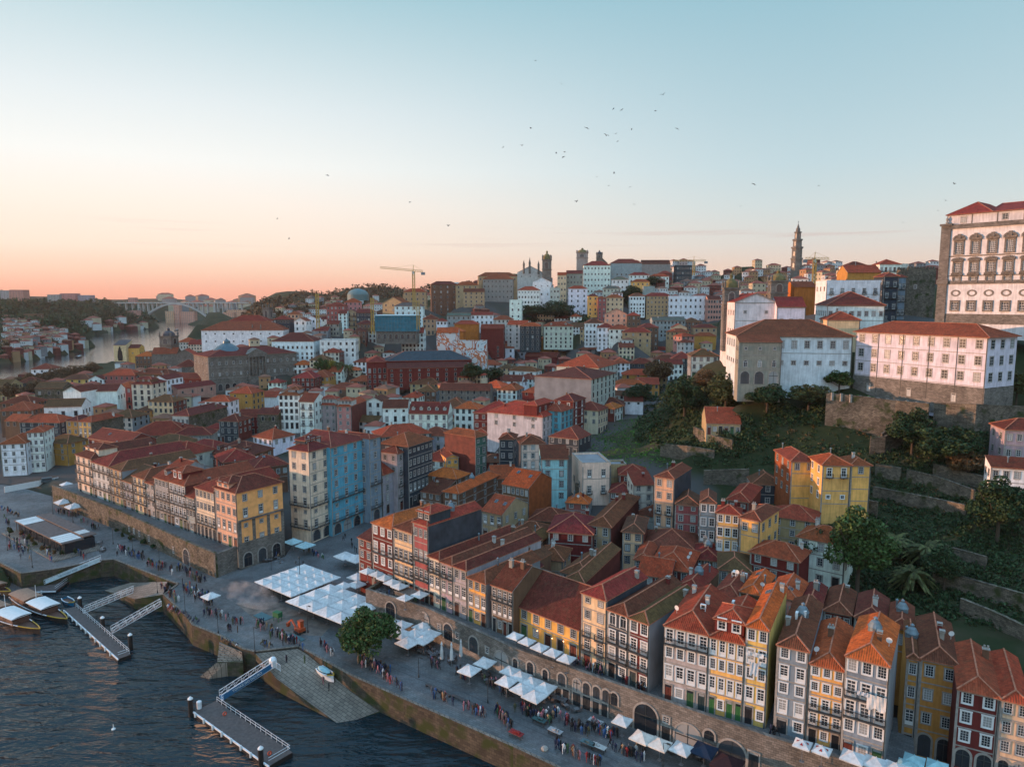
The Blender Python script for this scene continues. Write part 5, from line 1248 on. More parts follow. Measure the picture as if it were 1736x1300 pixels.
for x, y, w, hh, zb in ((60, 0, 2.4, 3.6, 4.6), (925, 980, 4.0, 4.9, 4.5), (1205, 1090, 4.2, 4.0, 4.5), (1500, 1200, 4.2, 3.9, 4.5)):
 if y: wall_arch(arc, t_out, 'L', x, y, w, hh, zb)
for x in (465, 530, 597, 660, 715): wall_arch(arc, t_out, 'L', x, 770 + (x - 465) * .3, 1.3, 2.2, 7.2)
for x in (465, 530, 597): wall_arch(arc, t_out, 'L', x, 870 + (x - 465) * .4, 1.5, 2.4, 4.55, 'd')
for x, w in ((55, 1.0), (155, 1.4), (255, 1.1), (365, 1.5)): wall_arch(arc, t_out, 'L', x, 585 + (x - 55) * .34, w, 1.9 if w < 1.3 else 2.3, 7.2)
for x, y in ((345, 795), (390, 815), (645, 930), (1060, 1060)): wall_arch(arc, t_out, 'L', x, y, 1.4, 2.3, 4.55, 'd')
wall_arch(arc, t_out, 'L', 1063, 955, 1.1, 1.1, 7.4, 'w'); wall_arch(arc, t_out, 'L', 1350, 1065, 1.6, 1.6, 7.2)
wall_arch(arc, t_out, 'L', 1648, 1190, 1.5, 2.6, 5.2, 'd')
for x, y, w, hh in ((1300, 360, 2.6, 3.4), (1470, 445, 2.4, 3.2), (1655, 560, 3.4, 4.6), (915, 250, 2.6, 3.4), (1140, 280, 2.6, 3.4)): wall_arch(arc, t_out, 'K', x, y, w, hh, 4.6 if hh > 4 else 6.4)
for x, y in ((1240, 345), (1360, 400), (1560, 545)): wall_arch(arc, t_out, 'K', x, y, .9, 1.2, 7.6, 'w')
wall_arch(strip, tl_out, 'E', 1245, 960, 3.2, 4.2, 4.5)
for x, y in ((860, 720), (893, 750), (930, 790), (993, 800), (1155, 860)): wall_arch(strip, tl_out, 'E', x, y, .8, 1.6, 6.0, 'w')

# ------------------------------------------------------------ landmarks
TOPS = []
def thing(name, label, cat, loc, rz=0.0, group=None):
 o = tag(empty(name, loc, rz), label, cat, group); TOPS.append(o); return o
def pxy(px, py, Y): return at_y(px, py, Y)
# the episcopal palace
P = at_y(1604.5, 385, 245); pz = at_y(1604.5, 533, 245).z; ph = P.z - pz
pal = thing('palace', 'huge white palace with brown granite window surrounds on the skyline at right', 'palace', (P.x, P.y, pz), R(-52))
pw = 48.0
m = MB(); m.box(0, pw, 0, 26, -8, ph, 0); m.box(-1.4, 1.6, -.5, 26.3, -8.2, ph + .3, 1)
for z0, z1, o_ in ((ph - .9, ph + .6, .5), (ph * .345, ph * .385, .18), (ph * .655, ph * .668, .12), (ph * .435, ph * .445, .12), (-3, .3, .1)): m.box(1.6, pw, -o_, 0, z0, z1, 1)
m.box(-1.7, 1.9, -.8, 26.5, ph * .35, ph * .4, 1); m.box(-1.8, 2, -.9, 26.6, ph + .3, ph + 1.0, 1)
obj('wall', m, [plaster, granite], pal, color=(.70, .66, .65))
m = MB(); m.box(0, pw, .8, 25, 0, 3.4, 0); m.box(-.1, pw + .1, .6, .8, 3.1, 3.5, 1)
for k in range(1, 6): m.box(k * 7.4 - .15, k * 7.4 + .15, .7, .8, 0, 3.1, 1)
at_ = obj('attic_storey', m, [plaster, granite], pal, (0, 0, ph + .6), color=(.60, .56, .56))
wmA = window_meshes('w', 1.6, 1.9, 1, 's')[0]
for x in (4.9, 17, 29): link('window', wmA, at_, (x, .8, .6))
F_, R_, _h = roof_faces('hip', 13, 24, .62, .6, .6); m = MB(); add_roof(m, F_, R_, 0); obj('roof', m, [tiles, ridge_tile, trim], pal, (0, .8, ph + 4.0), color=RC['r'])
F_, R_, _h = roof_faces('px', pw - 12, 24, .30, .6, .1); m = MB(); add_roof(m, F_, R_, 0); obj('roof', m, [tiles, ridge_tile, trim], pal, (12, .8, ph + 4.0), color=RC['r'])
m = MB(); m.lathe([(.35, 0), (.5, .4), (.25, .8), (.45, 1.6), (.1, 2.6)], 8); obj('pinnacle', m, trim, pal, (.1, .1, ph + 1.0))
def baroque(w, h_, ped):
 m = MB(); t = .55
 m.box(-w / 2 - t, -w / 2, -.3, .05, -.5, h_, 0); m.box(w / 2, w / 2 + t, -.3, .05, -.5, h_, 0); m.box(-w / 2 - t, w / 2 + t, -.35, .05, -.9, -.5, 0); m.box(-w / 2 - t, w / 2 + t, -.3, .05, h_, h_ + .6, 0)
 if ped:
  m.box(-w / 2 - t - .4, w / 2 + t + .4, -.6, .05, h_ + .6, h_ + .9, 0)
  n = 8; a = [(x_ := (-1 + 2 * k / n) * (w / 2 + t + .3), h_ + .9 + (1.3 * ped) * math.sqrt(max(0, 1 - (x_ / (w / 2 + t + .31)) ** 2))) for k in range(n + 1)]
  m.face([(p[0], -.4, p[1]) for p in a]);
  for p, q in zip(a, a[1:]): m.bar((p[0], -.35, p[1]), (q[0], -.35, q[1]), .35, .5, 0)
  m.box(-.5, .5, -.6, 0, h_ + 1.2, h_ + 1.0 + 1.7 * ped, 0)
 m.face([(-w / 2, -.02, -.5), (w / 2, -.02, -.5), (w / 2, -.02, h_), (-w / 2, -.02, h_)], 1)
 g = MB(); pane_grid(g, w, h_ + .5, 4, 6 if h_ > 2.5 else 3, -.5, -.04, 0, .10, .12)
 return m.mesh('window', [granite, pale]), g.mesh('pane', [glass])
kinds = [(.055, 'sq'), (.245, 'ov'), (.375, 'sm'), (.47, 'ta'), (.69, 'tb')]
bm = {'sq': baroque(1.9, 2.2, 0), 'sm': baroque(1.7, 1.0, .45), 'ta': baroque(2.0, 3.0, .5), 'tb': baroque(2.0, 3.4, 1.0)}
ov = MB(); ov.lathe([(1.35, -.3), (1.35, 0), (.8, 0.02), (.8, -.1)], 16, cap=False, flat=(1.15, .85)); ov.lathe([(.8, -.12), (0.01, -.12)], 16, m=1, cap=False, flat=(1.15, .85))
ovm = ov.mesh('oval_window', [granite, glass])
for i in range(8):
 x = 4.4 + 4.95 * i
 for f, kd in kinds:
  if kd == 'ov':
   q = link('oval_window', ovm, pal, (x, -.05, ph * f)); q.rotation_euler = (R(90), 0, 0)
  else:
   q = link('window', bm[kd][0], pal, (x, 0, ph * f + .5)); link('pane', bm[kd][1], q)
# the seminary
A_ = at_z(1446, 660, 45); topz = height_at(562, A_.x, A_.y)
sem = build_house('long white seminary with nine window columns, tan stone basement and glowing orange roof', (A_.x, A_.y, 0), -62, along_to(Vector((A_.x, A_.y, topz)), -62, 1676), 15, 45, topz - 45, (.70, .67, .65), 'xwww', 9, 'hip', rc='n', Rr=(3, 'xwww'), sur='s', lod=1, pitch=.42, short='the white seminary', sx=1.5, chim=0, eav=.8, os_=.8)
sw = along_to(Vector((A_.x, A_.y, topz)), -62, 1676)
m = MB(); m.box(-.12, sw + .12, -.12, 15.1, -4, 5.0, 0); obj('stone_basement', m, [granite], sem)
m = MB()
for k in (1, 2, 3, 4): m.bar((sw * k / 5, -.1, 0), (sw * k / 5, -.1, topz - 45), .14)
obj('drainpipe', m, iron, sem)
for k in range(3): link('door', door_mesh(1.2, 2.4), sem, (sw * (.14 + .33 * k), -.12, .1), 0, (.45, .45, .43))
# its older wing with the loggia
Aw = at_y(1251, 569, 238)
build_house('older white seminary wing with mossy brown roof and sunlit end wall', (Aw.x, Aw.y, 0), -8, along_to(Aw, -8, 1446), 22, 50.5, Aw.z - 50.5, (.74, .72, .71), 'mw', 9, 'hip', rc='m', L=(5, 'mw'), lod=1, pitch=.45, short='the mossy seminary wing', sx=1.4, chim=0, eav=.7, os_=.7, base=9)
Al = at_y(1253, 579, 232)
build_house('small stone loggia with three arches at the corner of the mossy seminary wing', (Al.x, Al.y, 0), -8, along_to(Al, -8, 1326), 6, 47, Al.z - 47, 'stone', 'aAm', 3, 'm', rc='b', lod=1, chim=0, base=6)
Ah = at_y(1246, 512, 268)
build_house('plain white gabled hall above the mossy seminary wing', (Ah.x, Ah.y, 0), -6, along_to(Ah, -6, 1318), 26, 52, Ah.z - 52, (.74, .71, .70), 'xxm', 2, 'py', rc='r', lod=1, chim=0, pitch=.42, base=4)
Ah = at_y(1318, 507, 262)
build_house('white lean-to wing with three small windows beside the plain gabled hall', (Ah.x, Ah.y, 0), -10, along_to(Ah, -10, 1367), 14, 53, at_y(1318, 520, 262).z - 53, (.74, .72, .72), 'mm', 3, 'px', rc='r', lod=1, chim=0, base=4)
def bell_tower(label, px, ytop, ybase, Y, wpx, dome=1, open_=.62, mat=None, name='bell_tower', rz=-.15, lit=None):
 b = pxy(px, ybase, Y); t = pxy(px, ytop, Y); H_ = t.z - b.z; w = wpx / FPX * Y
 o = thing(name, label, 'tower', (b.x, b.y, b.z), rz); r = w / 2; sh = H_ * (.66 if dome else .93)
 m = MB(); m.box(-r, r, -r, r, -12, sh); m.box(-r * 1.12, r * 1.12, -r * 1.12, r * 1.12, sh, sh + H_ * .03); m.box(-r * 1.1, r * 1.1, -r * 1.1, r * 1.1, sh * .52, sh * .56)
 for x in (-1, 1):
  for y in (-1, 1): m.lathe([(.12 * r, 0), (.16 * r, .1 * H_), (.02 * r, .16 * H_)], 6, (x * r * .95, y * r * .95, sh + H_ * .03))
 obj('shaft', m, mat or granite, o)
 am = arch_mesh(w * .36, sh * .3)
 for a in range(4): link('belfry_opening', am, o, (r * 1.01 * math.sin(a * math.pi / 2), -r * 1.01 * math.cos(a * math.pi / 2), sh * .6), a * math.pi / 2)
 if dome:
  m = MB(); R0 = r * .95
  m.lathe([(R0, 0), (R0 * .98, H_ * .04), (R0 * .82, H_ * .12), (R0 * .5, H_ * .17), (R0 * .22, H_ * .19), (R0 * .22, H_ * .24), (R0 * .3, H_ * .245), (R0 * .05, H_ * .29), (.05, H_ * .31)], 12, (0, 0, sh + H_ * .03))
  obj('dome', m, dome if dome != 1 else granite, o, smooth=False)
 return o
dome_m = plain('mossy_dome', (.16, .125, .05), .9, var=.5, scale=.5)
bell_tower('brown bell tower with mossy dome left of the seminary', 1237, 462, 545, 285, 24, dome_m)
bell_tower('second shorter bell tower with a mossy dome between white halls', 1317, 456, 520, 330, 27, dome_m)
bell_tower('domed bell tower of the white church crowning the hill', 927, 424, 475, 790, 14, dome_m)
bell_tower('gothic church tower with steep slate cap by the river', 288, 555, 600, 625, 21, clad_slate)
bell_tower('square bell tower of a church on the valley side', 455, 520, 560, 620, 12, 0)
bell_tower('slim stone clock tower beside the grey exchange palace', 441, 555, 605, 570, 16, 0)
# crown of the hill: cube with low dome, ornate gables, spires
q = bell_tower('square white lantern tower with low brown dome on the hilltop', 987, 420, 447, 850, 18, dome_m, mat=plaster)
for ch in q.children:
 if ch.name.startswith('shaft'): ch.color = (.34, .29, .26, 1)
bell_tower('small spire with pinnacles among the hilltop churches', 1016, 424, 446, 860, 10, clad_slate)
for k, (px, y0, y1) in enumerate(((888, 441, 455), (898, 436, 455), (913, 442, 456))):
 b = pxy(px, y1, 800); t = pxy(px, y0, 800); hh = t.z - b.z
 o = thing('church_pinnacle', ['leftmost thin stone pinnacle on the church roof', 'tall pointed stone pinnacle of the church', 'cross topped pinnacle next to the domed bell tower'][k], 'pinnacle', b)
 m = MB(); m.lathe([(1.2, -6), (1.1, hh * .4), (1.4, hh * .42), (.5, hh * .8), (.1, hh)], 8); obj('spire', m, granite, o)
Pc = pxy(877, 462, 805); build_house('white church front with dark cornice crowning the hill', (Pc.x, Pc.y, 0), -4, along_to(Pc, -4, 921), 30, Pc.z - 26, 26, (.58, .55, .52), 'xxm', 3, 'py', rc='n', lod=2, chim=0, pitch=.5, cat='church', name='church', short='the hill church')
Pc = pxy(1006, 446, 860); build_house('curved stone church gable on the hilltop', (Pc.x, Pc.y, 0), -4, along_to(Pc, -4, 1030), 16, Pc.z - 20, 20, 'stone', 'xm', 2, 'py', rc='d', lod=2, chim=0, pitch=.9, cat='church', name='church', wallmat=granite)
# the tall granite tower on the skyline
b = pxy(1349.5, 462, 800); t = pxy(1349.5, 380, 800); H_ = t.z - b.z
o = thing('clock_tower', 'tall slender baroque granite tower alone on the skyline', 'tower', b, .2)
m = MB(); z = -15
for (w0, w1, f0, f1) in ((4.7, 4.7, -.3, .27), (5.2, 5.2, .27, .30), (4.3, 4.3, .30, .50), (5.1, 5.1, .50, .53), (3.7, 3.6, .53, .66), (4.3, 4.3, .66, .69), (2.6, 2.5, .69, .82), (3.2, 3.2, .82, .84), (1.9, 1.7, .84, .91), (1.3, .3, .91, 1.0)):
 m.lathe([(w0 * 1.3, f0 * H_), (w1 * 1.3, f1 * H_)], 8, flat=(1, 1))
obj('shaft', m, granite, o)
am = arch_mesh(1.8, 5)
for k, f in enumerate((.1, .34, .55, .71)):
 rr = (4.7, 4.3, 3.7, 2.6)[k] * 1.3 * math.cos(math.pi / 8) + .05
 for a in range(4): link('opening', am, o, (rr * math.sin(a * math.pi / 2 + math.pi / 8 * 0 + R(22.5)), -rr * math.cos(a * math.pi / 2 + R(22.5)), f * H_), a * math.pi / 2 + R(22.5))
m = MB(); m.bar((0, 0, H_), (0, 0, H_ + 3.5), .25); m.bar((-.9, 0, H_ + 2.4), (.9, 0, H_ + 2.4), .25); obj('cross', m, iron, o)
# crenellated tower behind the palace
b = pxy(1536, 505, 330); t = pxy(1536, 452, 330); w = along_to(b, -6, 1584)
o = thing('castle_tower', 'dark stone tower with crenellated top left of the palace', 'tower', b, R(-6))
m = MB(); hh = t.z - b.z; m.box(0, w, 0, 12, -10, hh - 1.2)
for k in range(9): m.box(w * k / 9 + .1, w * k / 9 + w / 9 * .6, 0, .7, hh - 1.2, hh); m.box(w * k / 9 + .1, w * k / 9 + w / 9 * .6, 11.3, 12, hh - 1.2, hh)
obj('wall', m, rubble, o); link('window', window_meshes('m', 1.2, 1.6, 1, 's')[0], o, (w * .3, 0, hh * .3))
# the exchange palace
bol = h('A', 1388, 650, 1980, 15, 15, 41, 'stone', 'aWW', 13, 'hip', 'long grey neoclassical exchange palace with pediment and columned balcony', d=30, L=(4, 'aWW'), wallmat=granite, rc='d', lod=1, pitch=.3, short='the grey exchange palace', cat='palace', name='palace', yb=880)
bw = HOUSES[-1]['w']; bh = HOUSES[-1]['top'] - 15
m = MB(); m.box(bw * .42, bw * .64, -1.2, .2, 0, bh * .36); m.box(bw * .42, bw * .64, -1.3, .2, bh * .93, bh + .4)
for k in range(6): m.lathe([(.55, bh * .36), (.5, bh * .9), (.7, bh * .93)], 10, (bw * (.435 + .038 * k), -.9, 0))
m.face([(bw * .41, -1.3, bh + .4), (bw * .65, -1.3, bh + .4), (bw * .53, -1.3, bh + 4.2)]); m.face([(bw * .41, -1.3, bh + .4), (bw * .53, -1.3, bh + 4.2), (bw * .53, 8, bh + 4.2), (bw * .41, 8, bh + .4)]); m.face([(bw * .65, -1.3, bh + .4), (bw * .65, 8, bh + .4), (bw * .53, 8, bh + 4.2), (bw * .53, -1.3, bh + 4.2)])
obj('portico', m, granite, bol)
m = MB(); m.lathe([(10, 0), (9.6, 1), (6, 4), (2.5, 6), (2.2, 7.5), (.8, 8.3), (.1, 9.5)], 16); obj('glass_dome', m, plain('blue_zinc', (.06, .11, .13), .35, .2), bol, (bw * .3, 17, bh + 1.5))
for lab, px, py, bx, Y, ht, rf in (('gothic stone church nave with red roof beside the slate capped tower', 257, 600, 300, 610, 16, 'px'), ('stone church gable with round rose window near the grey exchange palace', 296, 602, 330, 600, 17, 'py'), ('low stone apse with dark red roof below the gothic gable', 296, 622, 336, 560, 9, 'hip')):
 P_ = at_y(px, py, Y); build_house(lab, P_, 12, along_to(P_, 12, bx), 16, P_.z - ht, ht, 'stone', 'xm', 3, rf, rc='n' if rf != 'hip' else 'd', wallmat=granite, side='k', lod=2, chim=0, pitch=.6, cat='church', name='church')
P_ = at_y(341, 560, 560); build_house('white ribbed hall with glazed lantern and red roofs behind the gothic church', P_, 5, along_to(P_, 5, 480), 26, P_.z - 12, 12, 'white', 'mm', 9, 'hip', rc='n', lod=2, chim=0, short='the white ribbed hall', lant=0)
P_ = at_y(385, 545, 590); build_house('upper white hall with red roof and round windows behind the white ribbed hall', P_, 5, along_to(P_, 5, 455), 20, P_.z - 14, 14, 'white', 'xm', 5, 'hip', rc='r', lod=2, chim=0)
# riverside advertising tower
P_ = at_y(192, 585, 690); wv = along_to(P_, 5, 213)
ad = build_house('narrow yellow tower building with a black caped figure painted on its wall', P_, 5, wv, 14, P_.z - 24, 24, 'straw', 'x', 1, 'm', rc='g', lod=2, chim=0, nowin=True, short='the painted tower', base=3)
m = MB(); m.box(.2, wv - .2, -.15, -.02, 1.2, 5.8, 1)
fs_ = 1.35; fig = [(-1.5, 6.2), (1.5, 6.2), (1.9, 9), (1.5, 13), (.9, 14.6), (1.5, 15.0), (.7, 15.2), (.5, 16.6), (-.5, 16.6), (-.7, 15.2), (-1.5, 15.0), (-.9, 14.6), (-1.5, 13), (-1.9, 9)]
m.face([(wv / 2 + x, -.1, y) for x, y in [(a_ * fs_, b_2 * fs_) for a_, b_2 in fig]]); obj('painted_sign', m, [C and plain('sign_black', (.012, .012, .012)), pale], ad)
def lettering(text, parent, loc, rot, size, mat, ext=.01, name='lettering'):
 cu = bpy.data.curves.new(name, 'FONT'); cu.body = text; cu.size = size; cu.extrude = ext; cu.align_x = 'CENTER'; cu.resolution_u = 2
 cu.materials.append(mat); t_ = bpy.data.objects.new(name, cu); COL.objects.link(t_); me = bpy.data.meshes.new_from_object(t_.evaluated_get(bpy.context.evaluated_depsgraph_get())); bpy.data.objects.remove(t_); o = bpy.data.objects.new(name, me); COL.objects.link(o); o.parent = parent; o.location = loc; o.rotation_euler = rot; return o
m = MB(); m.box(.2, wv - .2, -.2, -.16, 5.4, 7.6); obj('sign_band', m, MATS['sign_black'], ad)
lettering('SANDEMAN', ad, (wv / 2, -.25, 5.8), (R(90), 0, 0), 1.9, pale)
P_ = at_y(213, 590, 696); build_house('ochre warehouse attached behind the painted tower', P_, 5, along_to(P_, 5, 236), 12, P_.z - 20, 20, 'gold', 'xm', 1, 'px', rc='d', lod=2, chim=0)
# scaffolded block, mural, market hall
net = plain('blue_netting', (.03, .17, .23), .7, var=.35, scale=.4)
P_ = at_y(637, 533, 520); w = along_to(P_, 0, 706); o = thing('scaffolded_building', 'building wrapped in teal scaffold sheeting under a white temporary roof', 'building', (P_.x, P_.y, P_.z - 14))
m = MB(); m.box(0, w, 0, 16, -8, 4); obj('wall', m, [granite], o)
m = MB(); m.box(-.6, w + .6, -.8, 16.5, 1.5, 13); obj('sheeting', m, net, o)
m = MB(); m.box(-1, w + 1, -1.4, 17, 13, 13.5); obj('temporary_roof', m, plain('sheet_roof', (.42, .58, .62), .5), o)
m = MB()
for k in range(14): m.bar((w * k / 13, -1.1, -6), (w * k / 13, -1.1, 13), .14)
for z in (-3, 1.4, 4.5, 7.5, 10.5): m.bar((-.8, -1.1, z), (w + .8, -1.1, z), .14)
obj('scaffold', m, zinc, o)
for k in range(7): link('archway', arch_mesh(2.2, 3.2), o, (w * (k + .5) / 7, -.05, -4))
def mural_mat():
 m, nt, N, L, b = nodes('mural_paint')
 tc = N('ShaderNodeTexCoord'); nz = N('ShaderNodeTexNoise'); nz.inputs['Scale'].default_value = .06; nz.inputs['Detail'].default_value = 2; nz.inputs['Distortion'].default_value = 2.6
 L(tc.outputs['Object'], nz.inputs[0])
 cr = N('ShaderNodeValToRGB'); cr.color_ramp.interpolation = 'CONSTANT'
 st = [(0, (.55, .52, .50)), (.42, (.45, .14, .06)), (.49, (.6, .58, .56)), (.53, (.30, .08, .04)), (.57, (.5, .55, .56)), (.63, (.2, .3, .34))]
 while len(cr.color_ramp.elements) < len(st): cr.color_ramp.elements.new(.5)
 for e, (p, c) in zip(cr.color_ramp.elements, st): e.position = p; e.color = (*c, 1)
 L(nz.outputs[0], cr.inputs[0]); L(cr.outputs[0], b.inputs['Base Color']); b.inputs['Roughness'].default_value = .8
 return m
mural = mural_mat()
P_ = at_y(740, 564, 470); build_house('house with swirling orange and white mural over its whole front', P_, 0, along_to(P_, 0, 777), 12, P_.z - 15, 15, 'white', 'x', 1, 'px', rc='o', wallmat=mural, lod=2, chim=0, nowin=True, corner=False, short='the mural')
P_ = at_y(767, 580, 455); build_house('long low house painted with zigzag blue and white mural', P_, 0, along_to(P_, 0, 825), 10, P_.z - 12, 12, 'white', 'x', 1, 'flat', wallmat=mural, lod=2, chim=0, nowin=True, corner=False)
P_ = at_y(655, 612, 430); build_house('low iron market hall with dark red walls and long blue grey roof', P_, 12, along_to(P_, 12, 800), 24, P_.z - 5, 5, 'red', 'm', 11, 'hip', rc=(.05, .085, .10), lod=2, chim=0, pitch=.42, cat='market hall', name='market_hall', short='the market hall')
build_house('dark red lean-to roof along the front of the market hall', (P_.x + 2, P_.y - 9, 0), 12, 50, 9, P_.z - 7, 3.2, 'red', 'm', 9, 'm', rc='d', lod=2, chim=0, pitch=.5)
P_ = at_y(622, 614, 428); build_house('dark red porch building at the end of the market hall', P_, 12, along_to(P_, 12, 656), 20, P_.z - 8, 8, 'red', 'A', 4, 'hip', rc='r', lod=2, chim=0)
# cranes
ylw = plain('crane_yellow', (.42, .26, .06), .5, var=.2)
def crane(label, px, ybase, ytop, Y, jl, jr, tilt=0.0, jib=True):
 b = pxy(px, ybase, Y); t = pxy(px, ytop, Y); hh = t.z - b.z; k = Y / FPX
 o = thing('tower_crane', label, 'crane', b); s = .9
 m = MB()
 for x, y in ((-s, -s), (s, -s), (s, s), (-s, s)): m.bar((x, y, -3), (x, y, hh), .35)
 n = max(4, int(hh / 2.4))
 for i in range(n):
  z0, z1 = hh * i / n, hh * (i + 1) / n
  for p, q in (((-s, -s), (s, -s)), ((s, -s), (s, s)), ((s, s), (-s, s)), ((-s, s), (-s, -s))):
   m.bar((*p, z0), (*q, z1), .2); m.bar((*p, z0), (*q, z0), .2)
 obj('mast', m, ylw, o)
 if jib:
  m = MB(); L0, L1 = jl * k, jr * k
  for y, z in ((-.6, 0), (.6, 0), (0, 1.3)): m.bar((-L0, y, hh + z + tilt * L0), (L1, y, hh + z - tilt * L1), .28)
  n = int((L0 + L1) / 2)
  for i in range(n):
   x0 = -L0 + (L0 + L1) * i / n; x1 = -L0 + (L0 + L1) * (i + 1) / n
   m.bar((x0, -.6, hh - tilt * x0), ((x0 + x1) / 2, 0, hh + 1.3 - tilt * x0), .14); m.bar(((x0 + x1) / 2, 0, hh + 1.3 - tilt * x0), (x1, .6, hh - tilt * x1), .14)
  obj('jib', m, ylw, o)
  m = MB(); m.box(-.9, .9, -.8, .8, hh - 2.2, hh - .2); obj('cab', m, pale, o)
  m = MB(); m.bar((-.3, 0, hh), (0, 0, hh + 5), .35); m.bar((0, 0, hh + 5), (-L0 * .6, 0, hh + 1.3 + tilt * L0 * .6), .1); m.bar((0, 0, hh + 5), (L1 * .9, 0, hh + 1.3 - tilt * L1 * .9), .1); obj('apex', m, ylw, o)
  m = MB(); sgn = 1 if L1 < L0 else -1; e = min(L0, L1); m.box(sgn * e - 1.5, sgn * e + 1.5, -1, 1, hh - 2.2 - tilt * sgn * e, hh - .1 - tilt * sgn * e); obj('counterweight', m, clad_grey, o)
crane('tallest yellow tower crane with a long jib on the skyline', 702, 520, 460, 560, 56, 16, .09)
crane('orange crane mast catching the sun beside the teal sheeting', 632, 560, 505, 510, 1, 1, 0, False)
crane('sunlit crane mast with stacked sections in the valley', 539, 550, 498, 520, 1, 1, 0, False)
crane('short orange crane mast right of the teal sheeting', 709, 552, 510, 512, 1, 1, 0, False)
crane('tower crane beside the slender granite tower', 1379, 490, 440, 480, 17, 24, 0)
crane('small distant tower crane on the skyline ridge', 1176, 462, 443, 700, 35, 20, 0)
# the arched bridge
conc = plain('pale_concrete', (.42, .38, .35), .8, var=.2, scale=.1)
BY = 2300.0
bp = lambda px, py: at_y(px, py, BY)
o = thing('arch_bridge', 'long pale concrete arch bridge over the river in the far haze', 'bridge', bp(300, 545))
def bloc(p): return (p.x - o.location.x, p.y - o.location.y, p.z - o.location.z)
m = MB(); a, b = bloc(bp(195, 513)), bloc(bp(420, 513)); m.box(a[0], b[0], -8, 8, a[2] - 2.5, a[2] + 1.0); obj('deck', m, conc, o)
zd = a[2]
m = MB(); x0, x1, zb = bloc(bp(238, 552))[0], bloc(bp(362, 552))[0], bloc(bp(300, 546))[2]
n = 22
for sy in (-6, 6):
 m = MB(); pr = None
 for k in range(n + 1):
  u = k / n; p = (x0 + (x1 - x0) * u, sy, zb + (zd - 4 - zb) * (1 - (2 * u - 1) ** 2))
  if pr: m.bar(pr, p, 4, 5)
  pr = p
 obj('arch', m, conc, o)
for k in range(1, 16):
 u = k / 16; x = x0 + (x1 - x0) * u; z = zb + (zd - 4 - zb) * (1 - (2 * u - 1) ** 2)
 if abs(u - .5) > .12: m = MB(); m.box(x - 1.2, x + 1.2, -6, 6, z, zd - 2); obj('pier', m, conc, o)
for px in (203, 214, 225, 236, 364, 370, 378, 386, 394, 402, 410):
 m = MB(); x = bloc(bp(px, 513))[0]; wd = 7 if px in (364, 236) else 2.4; m.box(x - wd / 2, x + wd / 2, -6, 6, -50, zd - 2); obj('pier', m, conc, o)
# far blocks, dome of the pavilion
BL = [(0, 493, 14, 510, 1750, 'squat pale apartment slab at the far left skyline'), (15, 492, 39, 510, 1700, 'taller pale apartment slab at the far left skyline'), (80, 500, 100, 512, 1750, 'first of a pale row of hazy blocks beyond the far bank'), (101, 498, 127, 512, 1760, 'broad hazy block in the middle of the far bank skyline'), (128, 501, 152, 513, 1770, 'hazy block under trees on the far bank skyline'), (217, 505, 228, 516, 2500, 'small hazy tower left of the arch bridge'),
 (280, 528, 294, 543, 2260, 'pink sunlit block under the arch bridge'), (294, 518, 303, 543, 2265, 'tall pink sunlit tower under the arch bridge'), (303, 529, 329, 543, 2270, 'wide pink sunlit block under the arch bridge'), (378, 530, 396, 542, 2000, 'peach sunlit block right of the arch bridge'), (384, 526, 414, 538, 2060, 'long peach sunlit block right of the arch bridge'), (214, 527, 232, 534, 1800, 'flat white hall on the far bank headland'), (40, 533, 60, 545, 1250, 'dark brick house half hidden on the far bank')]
for k_, (x0, y0, x1, y1, Y, lab) in enumerate(BL):
 P_ = at_y(x0, y0, Y); w = along_to(P_, 0, x1); ht = P_.z - at_y(x0, y1, Y).z
 o = build_house(lab, P_, 0, w, 22, P_.z - ht, ht, 'salmon' if 'sunlit' in lab else ('brown' if 'brick' in lab else ('pink' if k_ % 2 else 'lilac')), 'w' * max(1, int(ht / 4.5)), max(3, int(w / 6)), 'flat', lod=2, chim=0, cat='building', name='apartment_block', group='blocks in the far haze', base=14 if Y > 1900 or y0 < 510 else 4)  # salmon puts warm sunlight into the wall colour, pink and lilac the haze
b = pxy(607, 500, 1000); o = thing('domed_pavilion', 'pale green dome of a park pavilion above the wooded ridge', 'pavilion', b)
m = MB(); m.lathe([(15, -8), (15, .5), (13.5, 3.5), (10, 6.5), (5, 8.3), (.5, 9)], 24); obj('dome', m, plain('copper_green', (.10, .16, .16), .6), o)
P_ = pxy(758, 480, 760); build_house('white water tower like block with turret on the skyline', P_, 0, along_to(P_, 0, 777), 12, P_.z - 14, 14, 'white', 'ww', 3, 'flat', lod=2, chim=0, cat='building')
# ------------------------------------------------------------ the lie of the land
river_poly = quay_edge[3:] + [(90, 20), (90, -1500), (-2600, -1500), (-2600, 900), (-1500, 760), (-900, 690), (-602, 815), (-621, 917), (-655, 1060), (-700, 1142), (-843, 1331), (-972, 1623), (-953, 1823), (-1085, 2129), (-1252, 2418), (-1400, 2900), (-1320, 3000), (-1120, 2440), (-1016, 2236), (-760, 1718), (-607, 1331), (-551, 1086), (-497, 917), (-486, 807), (-470, 671), (-420, 480), (-330, 320), (-260, 235), (-215, 196)]
land_pts = list(GROUND)
def lp(*a): land_pts.extend(a)
